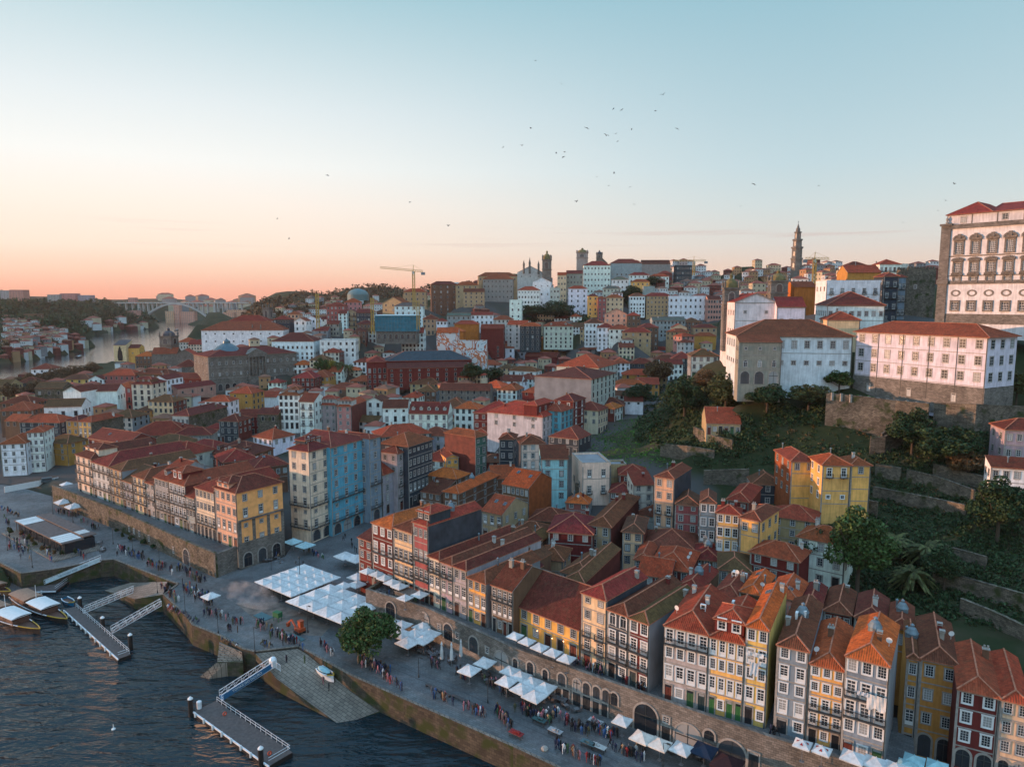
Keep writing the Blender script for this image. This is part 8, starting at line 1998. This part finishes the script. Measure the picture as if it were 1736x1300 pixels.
p = at_z(*zc('F', 1175, 1270), TZ); o = tag(empty('closed_parasol', p), 'small folded white parasol before the cream low terrace house', 'parasol'); m = MB(); m.lathe([(.05, 0), (.2, .9), (.3, 1.2), (.18, 2.6), (.03, 3)], 8); obj('canopy', m, canvas, o, color=CW)
# the long cream awning under the brown house
p = at_z(*zc('F', 1560, 1245), 12.6); q = at_z(*zc('F', 1733, 1310), 12.2); m = MB(); dv = Vector((.6, .8, 0)) * 2.2; m.face([p, q, q + dv + Vector((0, 0, .7)), p + dv + Vector((0, 0, .7))]); m.face([p - Vector((0, 0, .3)), q - Vector((0, 0, .3)), q, p]); tag(obj('awning', m, canvas, color=(.66, .58, .46)), 'long cream awning under the brown balconied house', 'awning')
# gate house lit at its foot
p = at_z(*zc('K', 1005, 350), QZ); o = tag(empty('gatehouse', p, R(-37)), 'small stone gatehouse between the arches with warm lamps at its foot', 'building')
m = MB(); m.box(-2.2, 2.2, -.5, 5, 0, 7.2); m.box(-2.35, 2.35, -.65, 5.1, 7.2, 7.5); m.box(-2.35, 2.35, -.65, 5.1, 5.3, 5.5); obj('wall', m, granite, o)
link('window', window_meshes('w', 1.1, 1.4, 1, 's')[0], o, (0, -.52, 3.2)); link('window', window_meshes('w', 1.1, 1.4, 1, 's')[0], o, (2.22, 2, 3.2), R(90))
warm = bpy.data.materials.new('lamp_glow'); warm.use_nodes = True; b_ = warm.node_tree.nodes['Principled BSDF']; b_.inputs['Emission Color'].default_value = (1, .42, .12, 1); b_.inputs['Emission Strength'].default_value = 9
def glow(parent, loc, power, r=.12):
 m = MB(); m.lathe([(.01, -r), (r * .8, -r * .5), (r, 0), (r * .8, r * .5), (.01, r)], 8); obj('bulb', m, warm, parent, loc)
 if power:
  l = bpy.data.lights.new('bulb_light', 'POINT'); l.energy = power; l.color = (1, .45, .15); l.shadow_soft_size = .2; lo = bpy.data.objects.new('bulb_light', l); COL.objects.link(lo); lo.parent = parent; lo.location = (loc[0], loc[1] - .5, loc[2])
glow(o, (-1.5, -.8, 2.2), 120); glow(o, (1.5, -.8, 2.2), 120); glow(o, (2.6, 1.5, 2.2), 90)
for nm, (x, y) in (('small wall lamp', (300, 450)), ('bright wall lamp', (375, 470)), ('round wall lamp', (440, 480)), ('yellow wall lamp', (200, 400))):
 p = at_z(*zc('L', x, y - 10), 12.4); o = tag(empty('wall_lamp', p), nm + ' glowing on the tavern front', 'lamp', 'lamps on the tavern front'); glow(o, (0, 0, 0), 12, .09)
# ------------------------------------------------------------ street lamps
def lamp_parts(h_):
 a = simple(('lp', h_), 'post', lambda m: m.lathe([(.16, 0), (.13, .5), (.06, .7), (.045, h_)], 8), [iron])
 b2 = simple(('lh', h_), 'lantern', lambda m: (m.bar((0, 0, h_), (.9, 0, h_ + .15), .06), m.box(.5, 1.1, -.12, .12, h_ + .05, h_ + .2)), [iron]); return a, b2
for k, (bx, by, ty, where) in enumerate(((13, 933, 899, 'at the left end of the quay'), (55, 962, 926, 'left of the pavilion front'), (90, 872, 828, 'behind the pavilion'), (124, 886, 848, 'between the pavilion and the river wall'), (192, 922, 897, 'right of the pavilion'), (225, 933, 905, 'near the sunken garden'), (271, 964, 928, 'left of the river wall archway'), (267, 1005, 975, 'on the lower ramp'), (314, 1038, 1001, 'among the crowd near the white gangway'), (370, 1073, 1030, 'right of the crowd by the quay edge'), (522, 1072, 1028, 'before the road side parasols'), (432, 1107, 1063, 'near the quay steps'), (710, 1148, 1114, 'right of the quay tree'), (827, 1191, 1148, 'by the roadside benches'), (1124, 1300, 1259, 'among the cream parasols'), (460, 969, 934, 'before the amber corner house'))):
 p = at_z(bx, by, QZ); hh = round(min(max(height_at(ty, p.x, p.y) - QZ, 4), 8) * 2) / 2
 o = tag(empty('street_lamp', p, R(-37)), 'thin dark street lamp ' + where, 'street lamp', 'street lamps on the quay'); a, b2 = lamp_parts(hh); link('post', a, o); link('lantern', b2, o)
p = at_z(509, 993, 4.7); o = tag(empty('street_lamp', p), 'ornate tall lamp with three lanterns beside the large marquee', 'street lamp'); m = MB(); m.lathe([(.3, 0), (.22, .8), (.09, 1.2), (.07, 6.8)], 8); m.bar((-.9, 0, 5.6), (.9, 0, 5.6), .08); obj('post', m, iron, o)
for x, z in ((-.9, 5.7), (.9, 5.7), (0, 6.8)): m = MB(); m.lathe([(.08, 0), (.24, .5), (.3, .52), (.05, .85)], 6, (x, 0, z)); obj('lantern', m, iron, o)
# ------------------------------------------------------------ pavilion restaurant on the left
p0, p1, p2 = at_z(24, 882, 8), at_z(104.6, 922, 8), at_z(136.5, 905, 8); u = (p1 - p0); w = u.length; an = math.atan2(u.y, u.x); p3 = Vector((-math.sin(an), math.cos(an), 0)); dp_ = max(9.0, min(15.0, (at_z(78, 868, 8) - p0).dot(p3)))
o = tag(empty('pavilion', (p0.x, p0.y, QZ), an), 'low glazed restaurant pavilion with brown plank roof and white skylight bands', 'pavilion')
m = MB(); m.box(0, w, 0, dp_ * .62, 3.2, 3.5); m.box(1, w - .5, dp_ * .62, dp_, 3.6, 3.9); obj('roof', m, plain('plank_roof', (.12, .09, .08), .8, var=.4, scale=1.2), o)
m = MB()
for a, b2 in ((.02, .11), (.10, .22), (.76, .97)):
 for k in range(4): x0 = w * (a + (b2 - a) * k / 4); x1 = w * (a + (b2 - a) * (k + .82) / 4); m.box(x0, x1, .1, dp_ * .6, 3.505, 3.56)
for k in range(4): m.box(w * .80 + k * .9, w * .80 + k * .9 + .6, dp_ * .64, dp_ * .95, 3.905, 3.95)
obj('skylight', m, pale, o)
m = MB(); m.box(.6, w - .4, .8, dp_ - .6, 0, 3.2); obj('glass_wall', m, glass, o)
m = MB()
for k in range(9): x = .5 + (w - 1) * k / 8; m.box(x - .06, x + .06, .25, .4, 0, 3.2)
obj('post', m, iron, o)
m = MB(); m.box(-1, w + 3, -3.2, dp_ + .5, 0.01, .18); obj('terrace_deck', m, slab_stone, o)
for k in range(26):
 x = rnd.uniform(0, w + 2.5); y = rnd.choice([rnd.uniform(-2.8, -.4)]) if x < w else rnd.uniform(-2.5, dp_ * .8)
 c, s = math.cos(an), math.sin(an); P_ = Vector((p0.x + x * c - y * s, p0.y + x * s + y * c, QZ + .18))
 if k % 2: tree('potted shrub on the pavilion terrace', 0, 0, 9, 12, rnd.choice(['dark', 'olive', 'rust']), P_, 0, 'shrub', 'shrubs round the pavilion terrace', name='shrub')
def cafe_set(p, an, label, group, far=False):
 o = tag(empty('cafe_table', p, an), label, 'cafe table', group)
 link('table_top', simple('ctt', 'table_top', lambda m: m.box(-.38, .38, -.38, .38, .70, .75), [steel]), o); link('leg', simple('ctl', 'leg', lambda m: (m.lathe([(.04, 0), (.04, .7)], 6), m.box(-.22, .22, -.22, .22, 0, .04)), [iron]), o)
 for a in (0, math.pi):
  link('chair', simple('cch', 'chair', lambda m: (m.box(-.22, .22, -.95, -.5, .42, .47), m.box(-.22, .22, -.98, -.93, .47, .9), [m.box(x - .02, x + .02, y - .02, y + .02, 0, .42) for x in (-.2, .2) for y in (-.93, -.52)]), [deck]), o, (0, 0, 0), a)
n_cafe = 0
for z_, x0, y0, x1, y1, n, where in (('K', 1050, 500, 1330, 600, 14, 'in the empty cafe by the arches'), ('L', 300, 850, 470, 930, 6, 'below the row of arched doors'), ('L', 830, 1130, 1300, 1250, 12, 'before the cream parasols'), ('K', 1400, 660, 1560, 720, 5, 'below the pair of parasols'), ('F', 20, 960, 200, 1010, 8, 'before the amber corner house'), ('E', 560, 850, 690, 910, 6, 'right of the pavilion')):
 for k in range(int(n * 1.7)):
  t = rnd.random(); px, py = zc(z_, x0 + (x1 - x0) * t, y0 + (y1 - y0) * t + rnd.uniform(-22, 22)); cafe_set(at_z(px, py, QZ + .01), rnd.uniform(0, 3), f'steel cafe table with two dark chairs {where}', 'cafe tables ' + where)
for k, (x, y) in enumerate(((1190, 775), (1275, 815), (1370, 850), (1450, 885))):
 p = at_z(*zc('K', x, y), QZ); o = tag(empty('bench', p, R(-37)), ['bench', 'bench', 'bench', 'bench'][k] + ' ' + ['nearest the quay tree', 'second from the quay tree', 'third from the quay tree', 'farthest from the quay tree'][k] + ', dark slats along the road', 'bench', 'benches along the quay road')
 m = MB(); [m.box(-1.5, 1.5, -.25 + i * .13, -.15 + i * .13, .42, .46) for i in range(4)]; obj('seat', m, deck, o); m = MB(); [m.box(x_, x_ + .1, -.25, .25, 0, .42) for x_ in (-1.3, 1.2)]; obj('leg', m, iron, o)
# ------------------------------------------------------------ pontoons, gangways, piles
def pontoon(label, pts, z, rail, group='floating pontoons'):
 P_ = [at_z(x, y, z) for x, y in pts]; u = P_[3] - P_[0]; an = math.atan2(u.y, u.x); L_ = u.length; wd = (P_[1] - P_[0]).length
 o = tag(empty('pontoon', (P_[0].x, P_[0].y, 0), an), label, 'pontoon', group)
 m = MB(); m.box(0, L_, 0, wd, z - .12, z); obj('deck', m, deck, o)
 m = MB(); m.box(.1, L_ - .1, -.15, wd + .1, -.6, z - .125); m.box(-.05, L_ + .05, -.22, -.02, z - .3, z - .02, 1); obj('float', m, [dark_hull, white_metal], o)
 m = MB(); y = wd - .1
 for zz in (.55, 1.05): m.bar((L_ * .02, y, z + zz), (L_ * .98, y, z + zz), .05); m.bar((L_ * .98, y, z + zz), (L_ * .98, .15, z + zz), .05)
 for k in range(int(L_ / 1.6) + 1): m.bar((L_ * .02 + k * 1.6, y, z), (L_ * .02 + k * 1.6, y, z + 1.05), .05)
 obj('railing', m, white_metal, o)
 for k in range(int(L_ / 3)): m = MB(); m.lathe([(.18, -.5), (.2, 0), (.18, .35)], 8, (1 + k * 3, -.32, z - .1)); obj('fender', m, pale, o)
 return o
pontoon('long dark decked pontoon beside the moored boats', [(109, 1033), (124, 1026), (230, 1109), (201, 1116)], .8, 1)
pt2 = pontoon('wide dark decked pontoon reached by the blue gangway', [(329, 1205), (366, 1187), (484, 1272), (457, 1297)], .9, 1)
pontoon('low wooden pontoon under the lettered gangway', [(-20, 1005), (10, 985), (110, 987), (95, 1001)], .7, 1)
for k, (x, y, lab) in enumerate(((136.5, 1033, 'black mooring pile nearest the blue tender'), (175, 1068, 'black mooring pile between the two white gangways'), (222, 1098, 'black mooring pile at the end of the long pontoon'), (324, 1210, 'thick black mooring pile at the left end of the wide pontoon'), (443, 1297, 'black mooring pile at the near end of the wide pontoon'))):
 p = at_z(x, y, .3); o = tag(empty('mooring_pile', (p.x, p.y, 0)), lab, 'pile', 'mooring piles'); m = MB(); m.lathe([(.42, -3), (.42, 3.2)], 12); obj('shaft', m, dark_hull, o); m = MB(); m.lathe([(.46, 3.2), (.46, 3.35), (.05, 3.75)], 12); obj('cap', m, pale, o)
def gangway(label, a, za, b, zb, wd, mat, kind, text=None):
 A = at_z(*a, za); B = at_z(*b, zb); d = B - A; an = math.atan2(d.y, d.x); L_ = math.hypot(d.x, d.y); s = (zb - za) / L_
 o = tag(empty('gangway', A, an), label, 'gangway'); Z = lambda x: s * x
 m = MB(); m.face([(0, -wd / 2, 0), (L_, -wd / 2, Z(L_)), (L_, wd / 2, Z(L_)), (0, wd / 2, 0)]); m.face([(0, wd / 2, -.1), (L_, wd / 2, Z(L_) - .1), (L_, -wd / 2, Z(L_) - .1), (0, -wd / 2, -.1)]); obj('walkway', m, deck if kind != 'blue' else blue_paint, o)
 for sy in (-1, 1):
  m = MB(); y = sy * wd / 2; n = int(L_ / 1.3)
  for zz in (-.05, 1.1): m.bar((0, y, zz), (L_, y, Z(L_) + zz), .09)
  m.bar((0, y, .55), (L_, y, Z(L_) + .55), .05)
  for k in range(n + 1): x = L_ * k / n; m.bar((x, y, Z(x)), (x, y, Z(x) + 1.1), .06)
  if kind != 'panel':
   for k in range(n): x, x2 = L_ * k / n, L_ * (k + 1) / n; m.bar((x, y, Z(x)), (x2, y, Z(x2) + 1.1), .05)
  obj('side_rail', m, white_metal, o)
 if kind != 'truss':
  m = MB(); y = -wd / 2 - .06
  m.face([(.3, y, .0), (L_ - .3, y, Z(L_ - .3)), (L_ - .3, y, Z(L_ - .3) + 1.05), (.3, y, 1.05)]); pn = obj('side_panel', m, mat, o)
  lettering(text, o, (L_ / 2, y - .04, Z(L_ / 2) + .3), (R(90), -math.atan(s), 0), .62 if kind == 'blue' else .55, pale if kind == 'blue' else blue_paint)
 return o
gangway('white lattice gangway nearer the moored boats', (142, 1037), 1.0, (226, 1002), 4.4, 1.5, white_metal, 'truss')
gangway('white lattice gangway nearer the quay steps', (189, 1071), 1.0, (273, 1024), 4.6, 1.5, white_metal, 'truss')
gangway('pale grey gangway with lettered side panel below the pavilion', (75, 988), 1.2, (171, 949), 4.7, 1.8, plain('pale_panel', (.45, .55, .58), .5), 'panel', 'THE DOURO RIVER   CRUISES')
gangway('blue gangway with white lettering at the slipway', (374, 1183), 1.2, (460, 1128), 4.6, 1.9, blue_paint, 'blue', 'TOMAZ DO DOURO')
p = at_z(463, 1130, 4.2); o = tag(empty('ticket_kiosk', p, R(-40)), 'white gate and hooded box at the top of the blue gangway', 'gate'); m = MB(); m.box(-.6, .6, -.5, .5, 0, 1.5); m.lathe([(.7, 1.5), (.5, 1.9), (.1, 2.1)], 10); obj('box', m, white_metal, o); m = MB(); [m.bar((1 + i * .4, 0, 0), (1 + i * .4, 0, 1.3), .06) for i in range(5)]; m.bar((1, 0, 1.3), (2.6, 0, 1.3), .06); m.bar((1, 0, .2), (2.6, 0, .2), .06); obj('gate', m, white_metal, o)
p = at_z(338, 1200, .9); o = tag(empty('bin', p), 'white ribbed cylinder box on the wide pontoon', 'box'); m = MB(); m.lathe([(.42, 0), (.45, 1.3), (.3, 1.42)], 10); obj('body', m, white_metal, o)
for k, (x, y) in enumerate(((381, 1209), (457, 1276))):
 p = at_z(x, y, 1.3); o = tag(empty('lifebuoy', p, R(50)), ['orange lifebuoy on the railing near the blue gangway', 'orange lifebuoy at the near end of the wide pontoon'][k], 'lifebuoy'); m = MB(); n = 12
 for i in range(n): a, b2 = 2 * math.pi * i / n, 2 * math.pi * (i + 1) / n; m.bar((.3 * math.cos(a), 0, .3 * math.sin(a)), (.3 * math.cos(b2), 0, .3 * math.sin(b2)), .13)
 obj('ring', m, plain('buoy_orange%d' % k, (.45, .06, .02), .5), o)
# steps down to the water with their stone bastion
bs = [at_z(x, y, 3.2) for x, y in ((372, 1117), (411, 1102), (414, 1125), (372, 1128))]
A = at_z(372, 1086, QZ); B = at_z(410, 1103, QZ); C_ = at_z(412, 1122, 3.0); D_ = at_z(368, 1122, 3.0); E_ = at_z(337, 1147, 0); F_ = at_z(352, 1151, 0)
o = tag(empty('quay_stairs', (A.x, A.y, 0)), 'worn stone steps fanning down to the river from the quay', 'stairs')
m = MB(); L_ = lambda v: (v.x - A.x, v.y - A.y)
for k in range(8):
 t0, t1 = k / 8, (k + 1) / 8; a0, a1, b0, b1 = A.lerp(D_, t0), A.lerp(D_, t1), B.lerp(C_, t0 * .6), B.lerp(C_, t1 * .6); z = QZ - .19 * (k + 1)
 m.prism([L_(a0), L_(a1), L_(b1), L_(b0)], -2, z)
obj('upper_steps', m, slab_stone, o)
m = MB(); m.prism([L_(D_), L_(C_), L_(B.lerp(C_, .6)), L_(A.lerp(D_, .98))], -2, 3.0); obj('landing', m, [quay_stone], o)
m = MB(); G0 = D_.lerp(C_, .38)
for k in range(12):
 t0, t1 = k / 12, (k + 1) / 12; m.prism([L_(D_.lerp(E_, t0)), L_(D_.lerp(E_, t1)), L_(G0.lerp(F_, t1)), L_(G0.lerp(F_, t0))], -2, 3.0 - .26 * (k + 1) + .1)
obj('lower_steps', m, slab_stone, o)
# ------------------------------------------------------------ boats
def boat(label, bow, stern, beam, hullc, roofs, mast=True, cat='boat', name='river_boat', z=0.0, hh=1.3, bowc=(.42, .26, .03)):
 A = at_z(*stern, .9 if z == 0 else z); B = at_z(*bow, .9 if z == 0 else z); d = B - A; an = math.atan2(d.y, d.x); L_ = math.hypot(d.x, d.y)
 o = tag(empty(name, (A.x, A.y, z), an), label, cat); n = 12; prof = []
 for k in range(n + 1):
  u = k / n; b2 = beam / 2 * (max(0, math.sin(math.pi * (.22 + .78 * u))) ** .7 if u < .999 else .0); b2 = max(b2, .04)
  prof.append((u * L_, b2, hh * (.8 + .55 * max(0, u - .6) ** 1.5 * 2.2 + .25 * max(0, .2 - u) * 3)))
 m = MB()
 for (x0, b0, h0), (x1, b1, h1) in zip(prof, prof[1:]):
  for s in (-1, 1):
   q = [(x0, s * b0 * .7, -.5), (x1, s * b1 * .7, -.5), (x1, s * b1, h1), (x0, s * b0, h0)]; m.face(q if s < 0 else q[::-1])
 x0, b0, h0 = prof[0]; m.face([(0, b0 * .7, -.5), (0, -b0 * .7, -.5), (0, -b0, h0), (0, b0, h0)]); obj('hull', m, hullc, o)
 m = MB()
 for (x0, b0, h0), (x1, b1, h1) in zip(prof, prof[1:]): m.face([(x0, -b0 * .93, h0 - .35), (x1, -b1 * .93, h1 - .35), (x1, b1 * .93, h1 - .35), (x0, b0 * .93, h0 - .35)])
 obj('deck', m, plain('boat_deck', (.10, .05, .035), .6, var=.4, scale=2) if 'boat_deck' not in MATS else MATS['boat_deck'], o)
 m = MB()
 for i, ((x0, b0, h0), (x1, b1, h1)) in enumerate(zip(prof, prof[1:])):
  for s in (-1, 1): m.bar((x0, s * b0, h0), (x1, s * b1, h1), .16, .16, 1 if i > n - 4 else 0)
 obj('gunwale', m, [white_metal, plain('bow_yellow', bowc, .5) if 'bow_yellow' not in MATS else MATS['bow_yellow']], o)
 for (f0, f1, zz, mt) in roofs:
  m = MB(); x0, x1 = f0 * L_, f1 * L_; k = 6
  for i in range(k):
   y0, y1 = -beam * .48 + beam * .96 * i / k, -beam * .48 + beam * .96 * (i + 1) / k; c = lambda y: zz + .28 * (1 - (y / (beam * .48)) ** 2)
   m.face([(x0, y0, c(y0)), (x1, y0, c(y0)), (x1, y1, c(y1)), (x0, y1, c(y1))]); m.face([(x0, y1, c(y1) - .08), (x1, y1, c(y1) - .08), (x1, y0, c(y0) - .08), (x0, y0, c(y0) - .08)])
  m.box(x0, x1, -beam * .49, -beam * .47, zz - .12, zz + .02); m.box(x0, x1, beam * .47, beam * .49, zz - .12, zz + .02); m.box(x1 - .03, x1, -beam * .48, beam * .48, zz - .1, zz + .02); ro = obj('cabin_roof', m, mt, o)
  m = MB()
  for x in (x0 + .2, (x0 + x1) / 2, x1 - .2):
   for s in (-1, 1): m.bar((x, s * beam * .44, .8), (x, s * beam * .44, zz), .08)
  obj('roof_post', m, deck, o)
  m = MB(); m.box(x0 + .3, x1 - .3, -beam * .40, beam * .40, .7, zz - .55); obj('bench_rows', m, MATS['boat_deck'], o)
 if mast: m = MB(); m.lathe([(.07, 0), (.05, 4.8)], 6, (L_ * .42, 0, 1.4)); obj('mast', m, white_metal, o)
 return o
tan_roof = plain('tan_canopy', (.30, .17, .11), .7)
boat('traditional river boat with white cabin roof moored against the long pontoon', (114, 1052), (28, 1010), 4.4, dark_hull, [(.04, .36, 2.5, tan_roof), (.40, .70, 2.5, pale)])
boat('traditional river boat with white cabin roof and yellow bow in front of the other', (68, 1069), (-28, 1028), 4.4, dark_hull, [(.02, .34, 2.5, tan_roof), (.38, .70, 2.5, pale)])
boat('small river boat with tan canopy half out of the picture', (18, 1005), (-48, 985), 3.6, plain('brown_hull', (.14, .07, .04), .5), [(.2, .75, 2.2, tan_roof)], False)
boat('small bright blue tender moored behind the long pontoon', (125, 1021), (109, 1012), 1.9, plain('tender_blue', (.02, .17, .30), .4), [], False, hh=.9)
boat('tiny tour boat on the pale river in front of the far bank', (139, 604), (128, 606), 4, dark_hull, [(.2, .7, 2.4, pale)], False)
boat('white river cruiser beside the painted tower', (246, 596), (228, 600), 7, white_metal, [(.15, .8, 4.5, pale)], True)
boat('small dark boat far out near the bend of the river', (303, 559), (296, 560), 4, dark_hull, [(.2, .7, 2.4, pale)], False)
sp = at_z(554, 1146, 2.9); o = boat('small white dinghy with teal cover lying on the slipway', (566, 1152), (541, 1137), 1.9, white_metal, [], False, z=2.75, hh=.9)
m = MB(); m.lathe([(1.0, .9), (.8, 1.15), (.1, 1.25)], 10, (1.7, 0, 0), flat=(1.9, .8)); obj('cover', m, plain('teal_cover', (.25, .42, .45), .6), o)
p = at_z(192.5, 1236, 0); o = tag(empty('buoy', p), 'tiny white buoy floating alone in the river', 'buoy'); m = MB(); m.lathe([(.3, -.2), (.35, .15), (.1, .3), (.05, 1.0)], 8); obj('body', m, pale, o)
# ------------------------------------------------------------ works on the quay road
m = MB(); q = [at_z(x, y, QZ) for x, y in ((400, 1022), (470, 1020), (560, 1062), (545, 1078), (500, 1075), (430, 1048))]; m.face([(v.x, v.y, QZ + .02) for v in q]); setting(obj('dug_up_ground', m, plain('earth', (.15, .12, .10), .95, var=.5, scale=.6)))
p = at_z(508, 1072, QZ); o = tag(empty('excavator', p, R(140)), 'orange mini excavator with folded arm among the road works', 'excavator'); org = plain('digger_orange', (.33, .06, .02), .45)
m = MB(); [m.box(-1, 1, y, y + .4, 0, .5) for y in (-.9, .5)]; obj('track', m, iron, o); m = MB(); m.box(-1.1, .7, -.8, .8, .55, 1.2); obj('body', m, org, o); m = MB(); m.box(-.5, .5, -.75, .1, 1.2, 2.5); m.box(-.6, .6, -.85, .2, 2.5, 2.6); obj('cab', m, org, o)
m = MB(); m.bar((.7, .4, 1.1), (2.2, .4, 2.4), .3); m.bar((2.2, .4, 2.4), (3.6, .4, 1.3), .24); m.box(3.3, 3.9, .05, .75, .5, 1.3); obj('arm', m, org, o)
p = at_z(471, 1052, QZ); o = tag(empty('skip_hopper', p, R(-30)), 'small green hopper beside the road works', 'hopper'); m = MB(); m.box(-.9, .9, -.6, .6, 1.0, 2.1); [m.box(x, x + .1, y, y + .1, 0, 1) for x in (-.8, .7) for y in (-.5, .4)]; obj('body', m, plain('hopper_green', (.02, .11, .045), .5), o)
for k, (x, y) in enumerate(((446, 1045), (499, 1082))):
 p = at_z(x, y, QZ); m = MB(); m.box(-2.2, 2.2, -1.1, 1.1, .02, .12); tag(obj('cover_plate', m, plain('plate_teal%d' % k, (.05, .12, .13), .5), None, p, R(-37)), ['teal steel plate lying left of the excavator', 'teal steel plate lying right of the excavator'][k], 'plate')
# market stalls along the quay edge
for k, (x, y, c, lab) in enumerate(((215, 1010, (.05, .10, .10), 'teal covered market stall on the quay road'), (60, 1100, (.25, .03, .03), 'red topped market stall by the quay edge'), (320, 1085, (.35, .35, .35), 'pale goods stall among the strolling crowd'), (540, 1165, (.10, .16, .17), 'grey blue stall table with goods'), (610, 1190, (.42, .42, .40), 'white cloth stall table with goods'), (590, 1020, (.4, .42, .42), 'white wrapped cart in the crowd'), (250, 1185, (.25, .25, .25), 'grey round stone seat by the quay edge'))):
 p = at_z(*zc('L', x, y), QZ); o = tag(empty('market_stall' if 'stone' not in lab else 'stone_seat', p, R(-37)), lab, 'stall' if 'stone' not in lab else 'seat')
 if 'stone' in lab: m = MB(); m.lathe([(.5, 0), (.6, .3), (.4, .55), (.05, .6)], 10); obj('seat', m, trim, o); continue
 m = MB(); m.box(-1.2, 1.2, -.5, .5, .7, .8); obj('table_top', m, deck, o); m = MB(); [m.box(x_, x_ + .08, y_, y_ + .08, 0, .7) for x_ in (-1.1, 1) for y_ in (-.4, .3)]; obj('leg', m, iron, o); m = MB(); m.box(-1.25, 1.25, -.55, .55, .805, .86); [m.box(rnd.uniform(-1, .8), rnd.uniform(-1, .8) + .3, -.3, .2, .86, .86 + rnd.uniform(.1, .4)) for _ in range(3)]; obj('goods', m, canvas, o, color=c)
for a, b2, z_, lab in (((8, 835), (100, 818), QZ, 'long pale construction hoarding before the pale blue block'),):
 A, B = at_z(*a, z_), at_z(*b2, z_); o = strip_wall('hoarding', [(A.x, A.y), (B.x, B.y)], z_, z_ + 2.2, .15, pale, pale); tag(o, lab, 'hoarding')
A = at_z(82, 818, 5.5); o = tag(empty('parked_van', A, R(30)), 'dark van parked on the lane beside the pale blue block', 'van'); m = MB(); m.box(-2.2, 2.2, -.95, .95, .35, 1.1); m.box(-2.1, 1.2, -.9, .9, 1.1, 2.0); obj('body', m, plain('van_paint', (.06, .09, .10), .3), o); m = MB(); m.box(-1.8, 1.25, -.92, .92, 1.2, 1.75); obj('window', m, glass, o)
for x, y in ((-1.4, -.9), (1.4, -.9), (-1.4, .9), (1.4, .9)): m = MB(); m.bar((x, y - .12, .35), (x, y + .12, .35), .6); obj('wheel', m, iron, o)

# washing hung from the fronts
def laundry(label, z_, x, y, w, hh, col, line):
 a, b2 = line; p = at_plane(*zc(z_, x, y), a, (b2[1] - a[1], a[0] - b2[0])); an = math.atan2(b2[1] - a[1], b2[0] - a[0]); p = p + Vector((math.sin(an), -math.cos(an), 0)) * .75
 m = MB(); n = 8
 for i in range(n):
  for j in range(3):
   q = lambda i, j: (w * i / n, .07 * math.sin(i * 1.9 + j), -hh * j / 3 * (1 + .12 * math.sin(i * 1.3)))
   m.face([q(i, j), q(i, j + 1), q(i + 1, j + 1), q(i + 1, j)])
 tag(obj('washing', m, canvas, None, p, an, col), label, 'laundry', 'washing hung from the fronts')
FL = ((24.9, 107.1), (44.0, 96.3)); FE = ((37.5, 99.3), (51.5, 90.1))
for a in (('big white sheet hanging from the blue grey end house', 'M', 690, 790, 2.4, 2.1, (.62, .62, .60), FE), ('small pale clothes on the balcony of the blue grey end house', 'M', 625, 770, 1.4, .6, (.45, .5, .55), FE), ('white and blue towels on the bright yellow house', 'L', 1625, 580, 1.3, 2.0, (.50, .56, .60), FL), ('pale striped cloth on the bright yellow house', 'L', 1600, 505, 2.6, .7, (.55, .60, .62), FL)): laundry(*a)
# ------------------------------------------------------------ smoke over the grill and the evening haze
m = MB(); p = at_z(425, 1020, QZ); m.lathe([(.5, 0), (3.5, .3), (5.5, 1.4), (4.2, 3.0), (1, 4.2)], 14, flat=(2.0, .8)); sm = obj('smoke', m, [], None, p, R(-37), smooth=True); sm['kind'] = 'stuff'; sm['label'] = 'pale smoke drifting over the quay from a grill'
def volume(name, dens, col, noise=False):
 m = bpy.data.materials.new(name); m.use_nodes = True; nt = m.node_tree; nt.nodes.clear(); N = nt.nodes.new; L = nt.links.new
 o = N('ShaderNodeOutputMaterial'); v = N('ShaderNodeVolumePrincipled'); v.inputs['Color'].default_value = (*col, 1); v.inputs['Density'].default_value = dens; v.inputs['Anisotropy'].default_value = .2; L(v.outputs[0], o.inputs['Volume'])
 if noise:
  tc = N('ShaderNodeTexCoord'); nz = N('ShaderNodeTexNoise'); nz.inputs['Scale'].default_value = .45; nz.inputs['Detail'].default_value = 4; L(tc.outputs['Object'], nz.inputs[0])
  r = N('ShaderNodeMapRange'); r.inputs[1].default_value = .46; r.inputs[2].default_value = .75; r.inputs[4].default_value = dens; L(nz.outputs[0], r.inputs[0]); L(r.outputs[0], v.inputs['Density'])
 return m
sm.data.materials.append(volume('smoke_volume', .17, (.85, .85, .85), True))
m = MB(); m.box(-3200, 2600, -1200, 6500, -9, 230)
hz = obj('haze', m, [volume('haze_volume', HAZE, (1.0, .80, .70))]); hz['kind'] = 'stuff'; hz['label'] = 'thin evening haze over river and town'
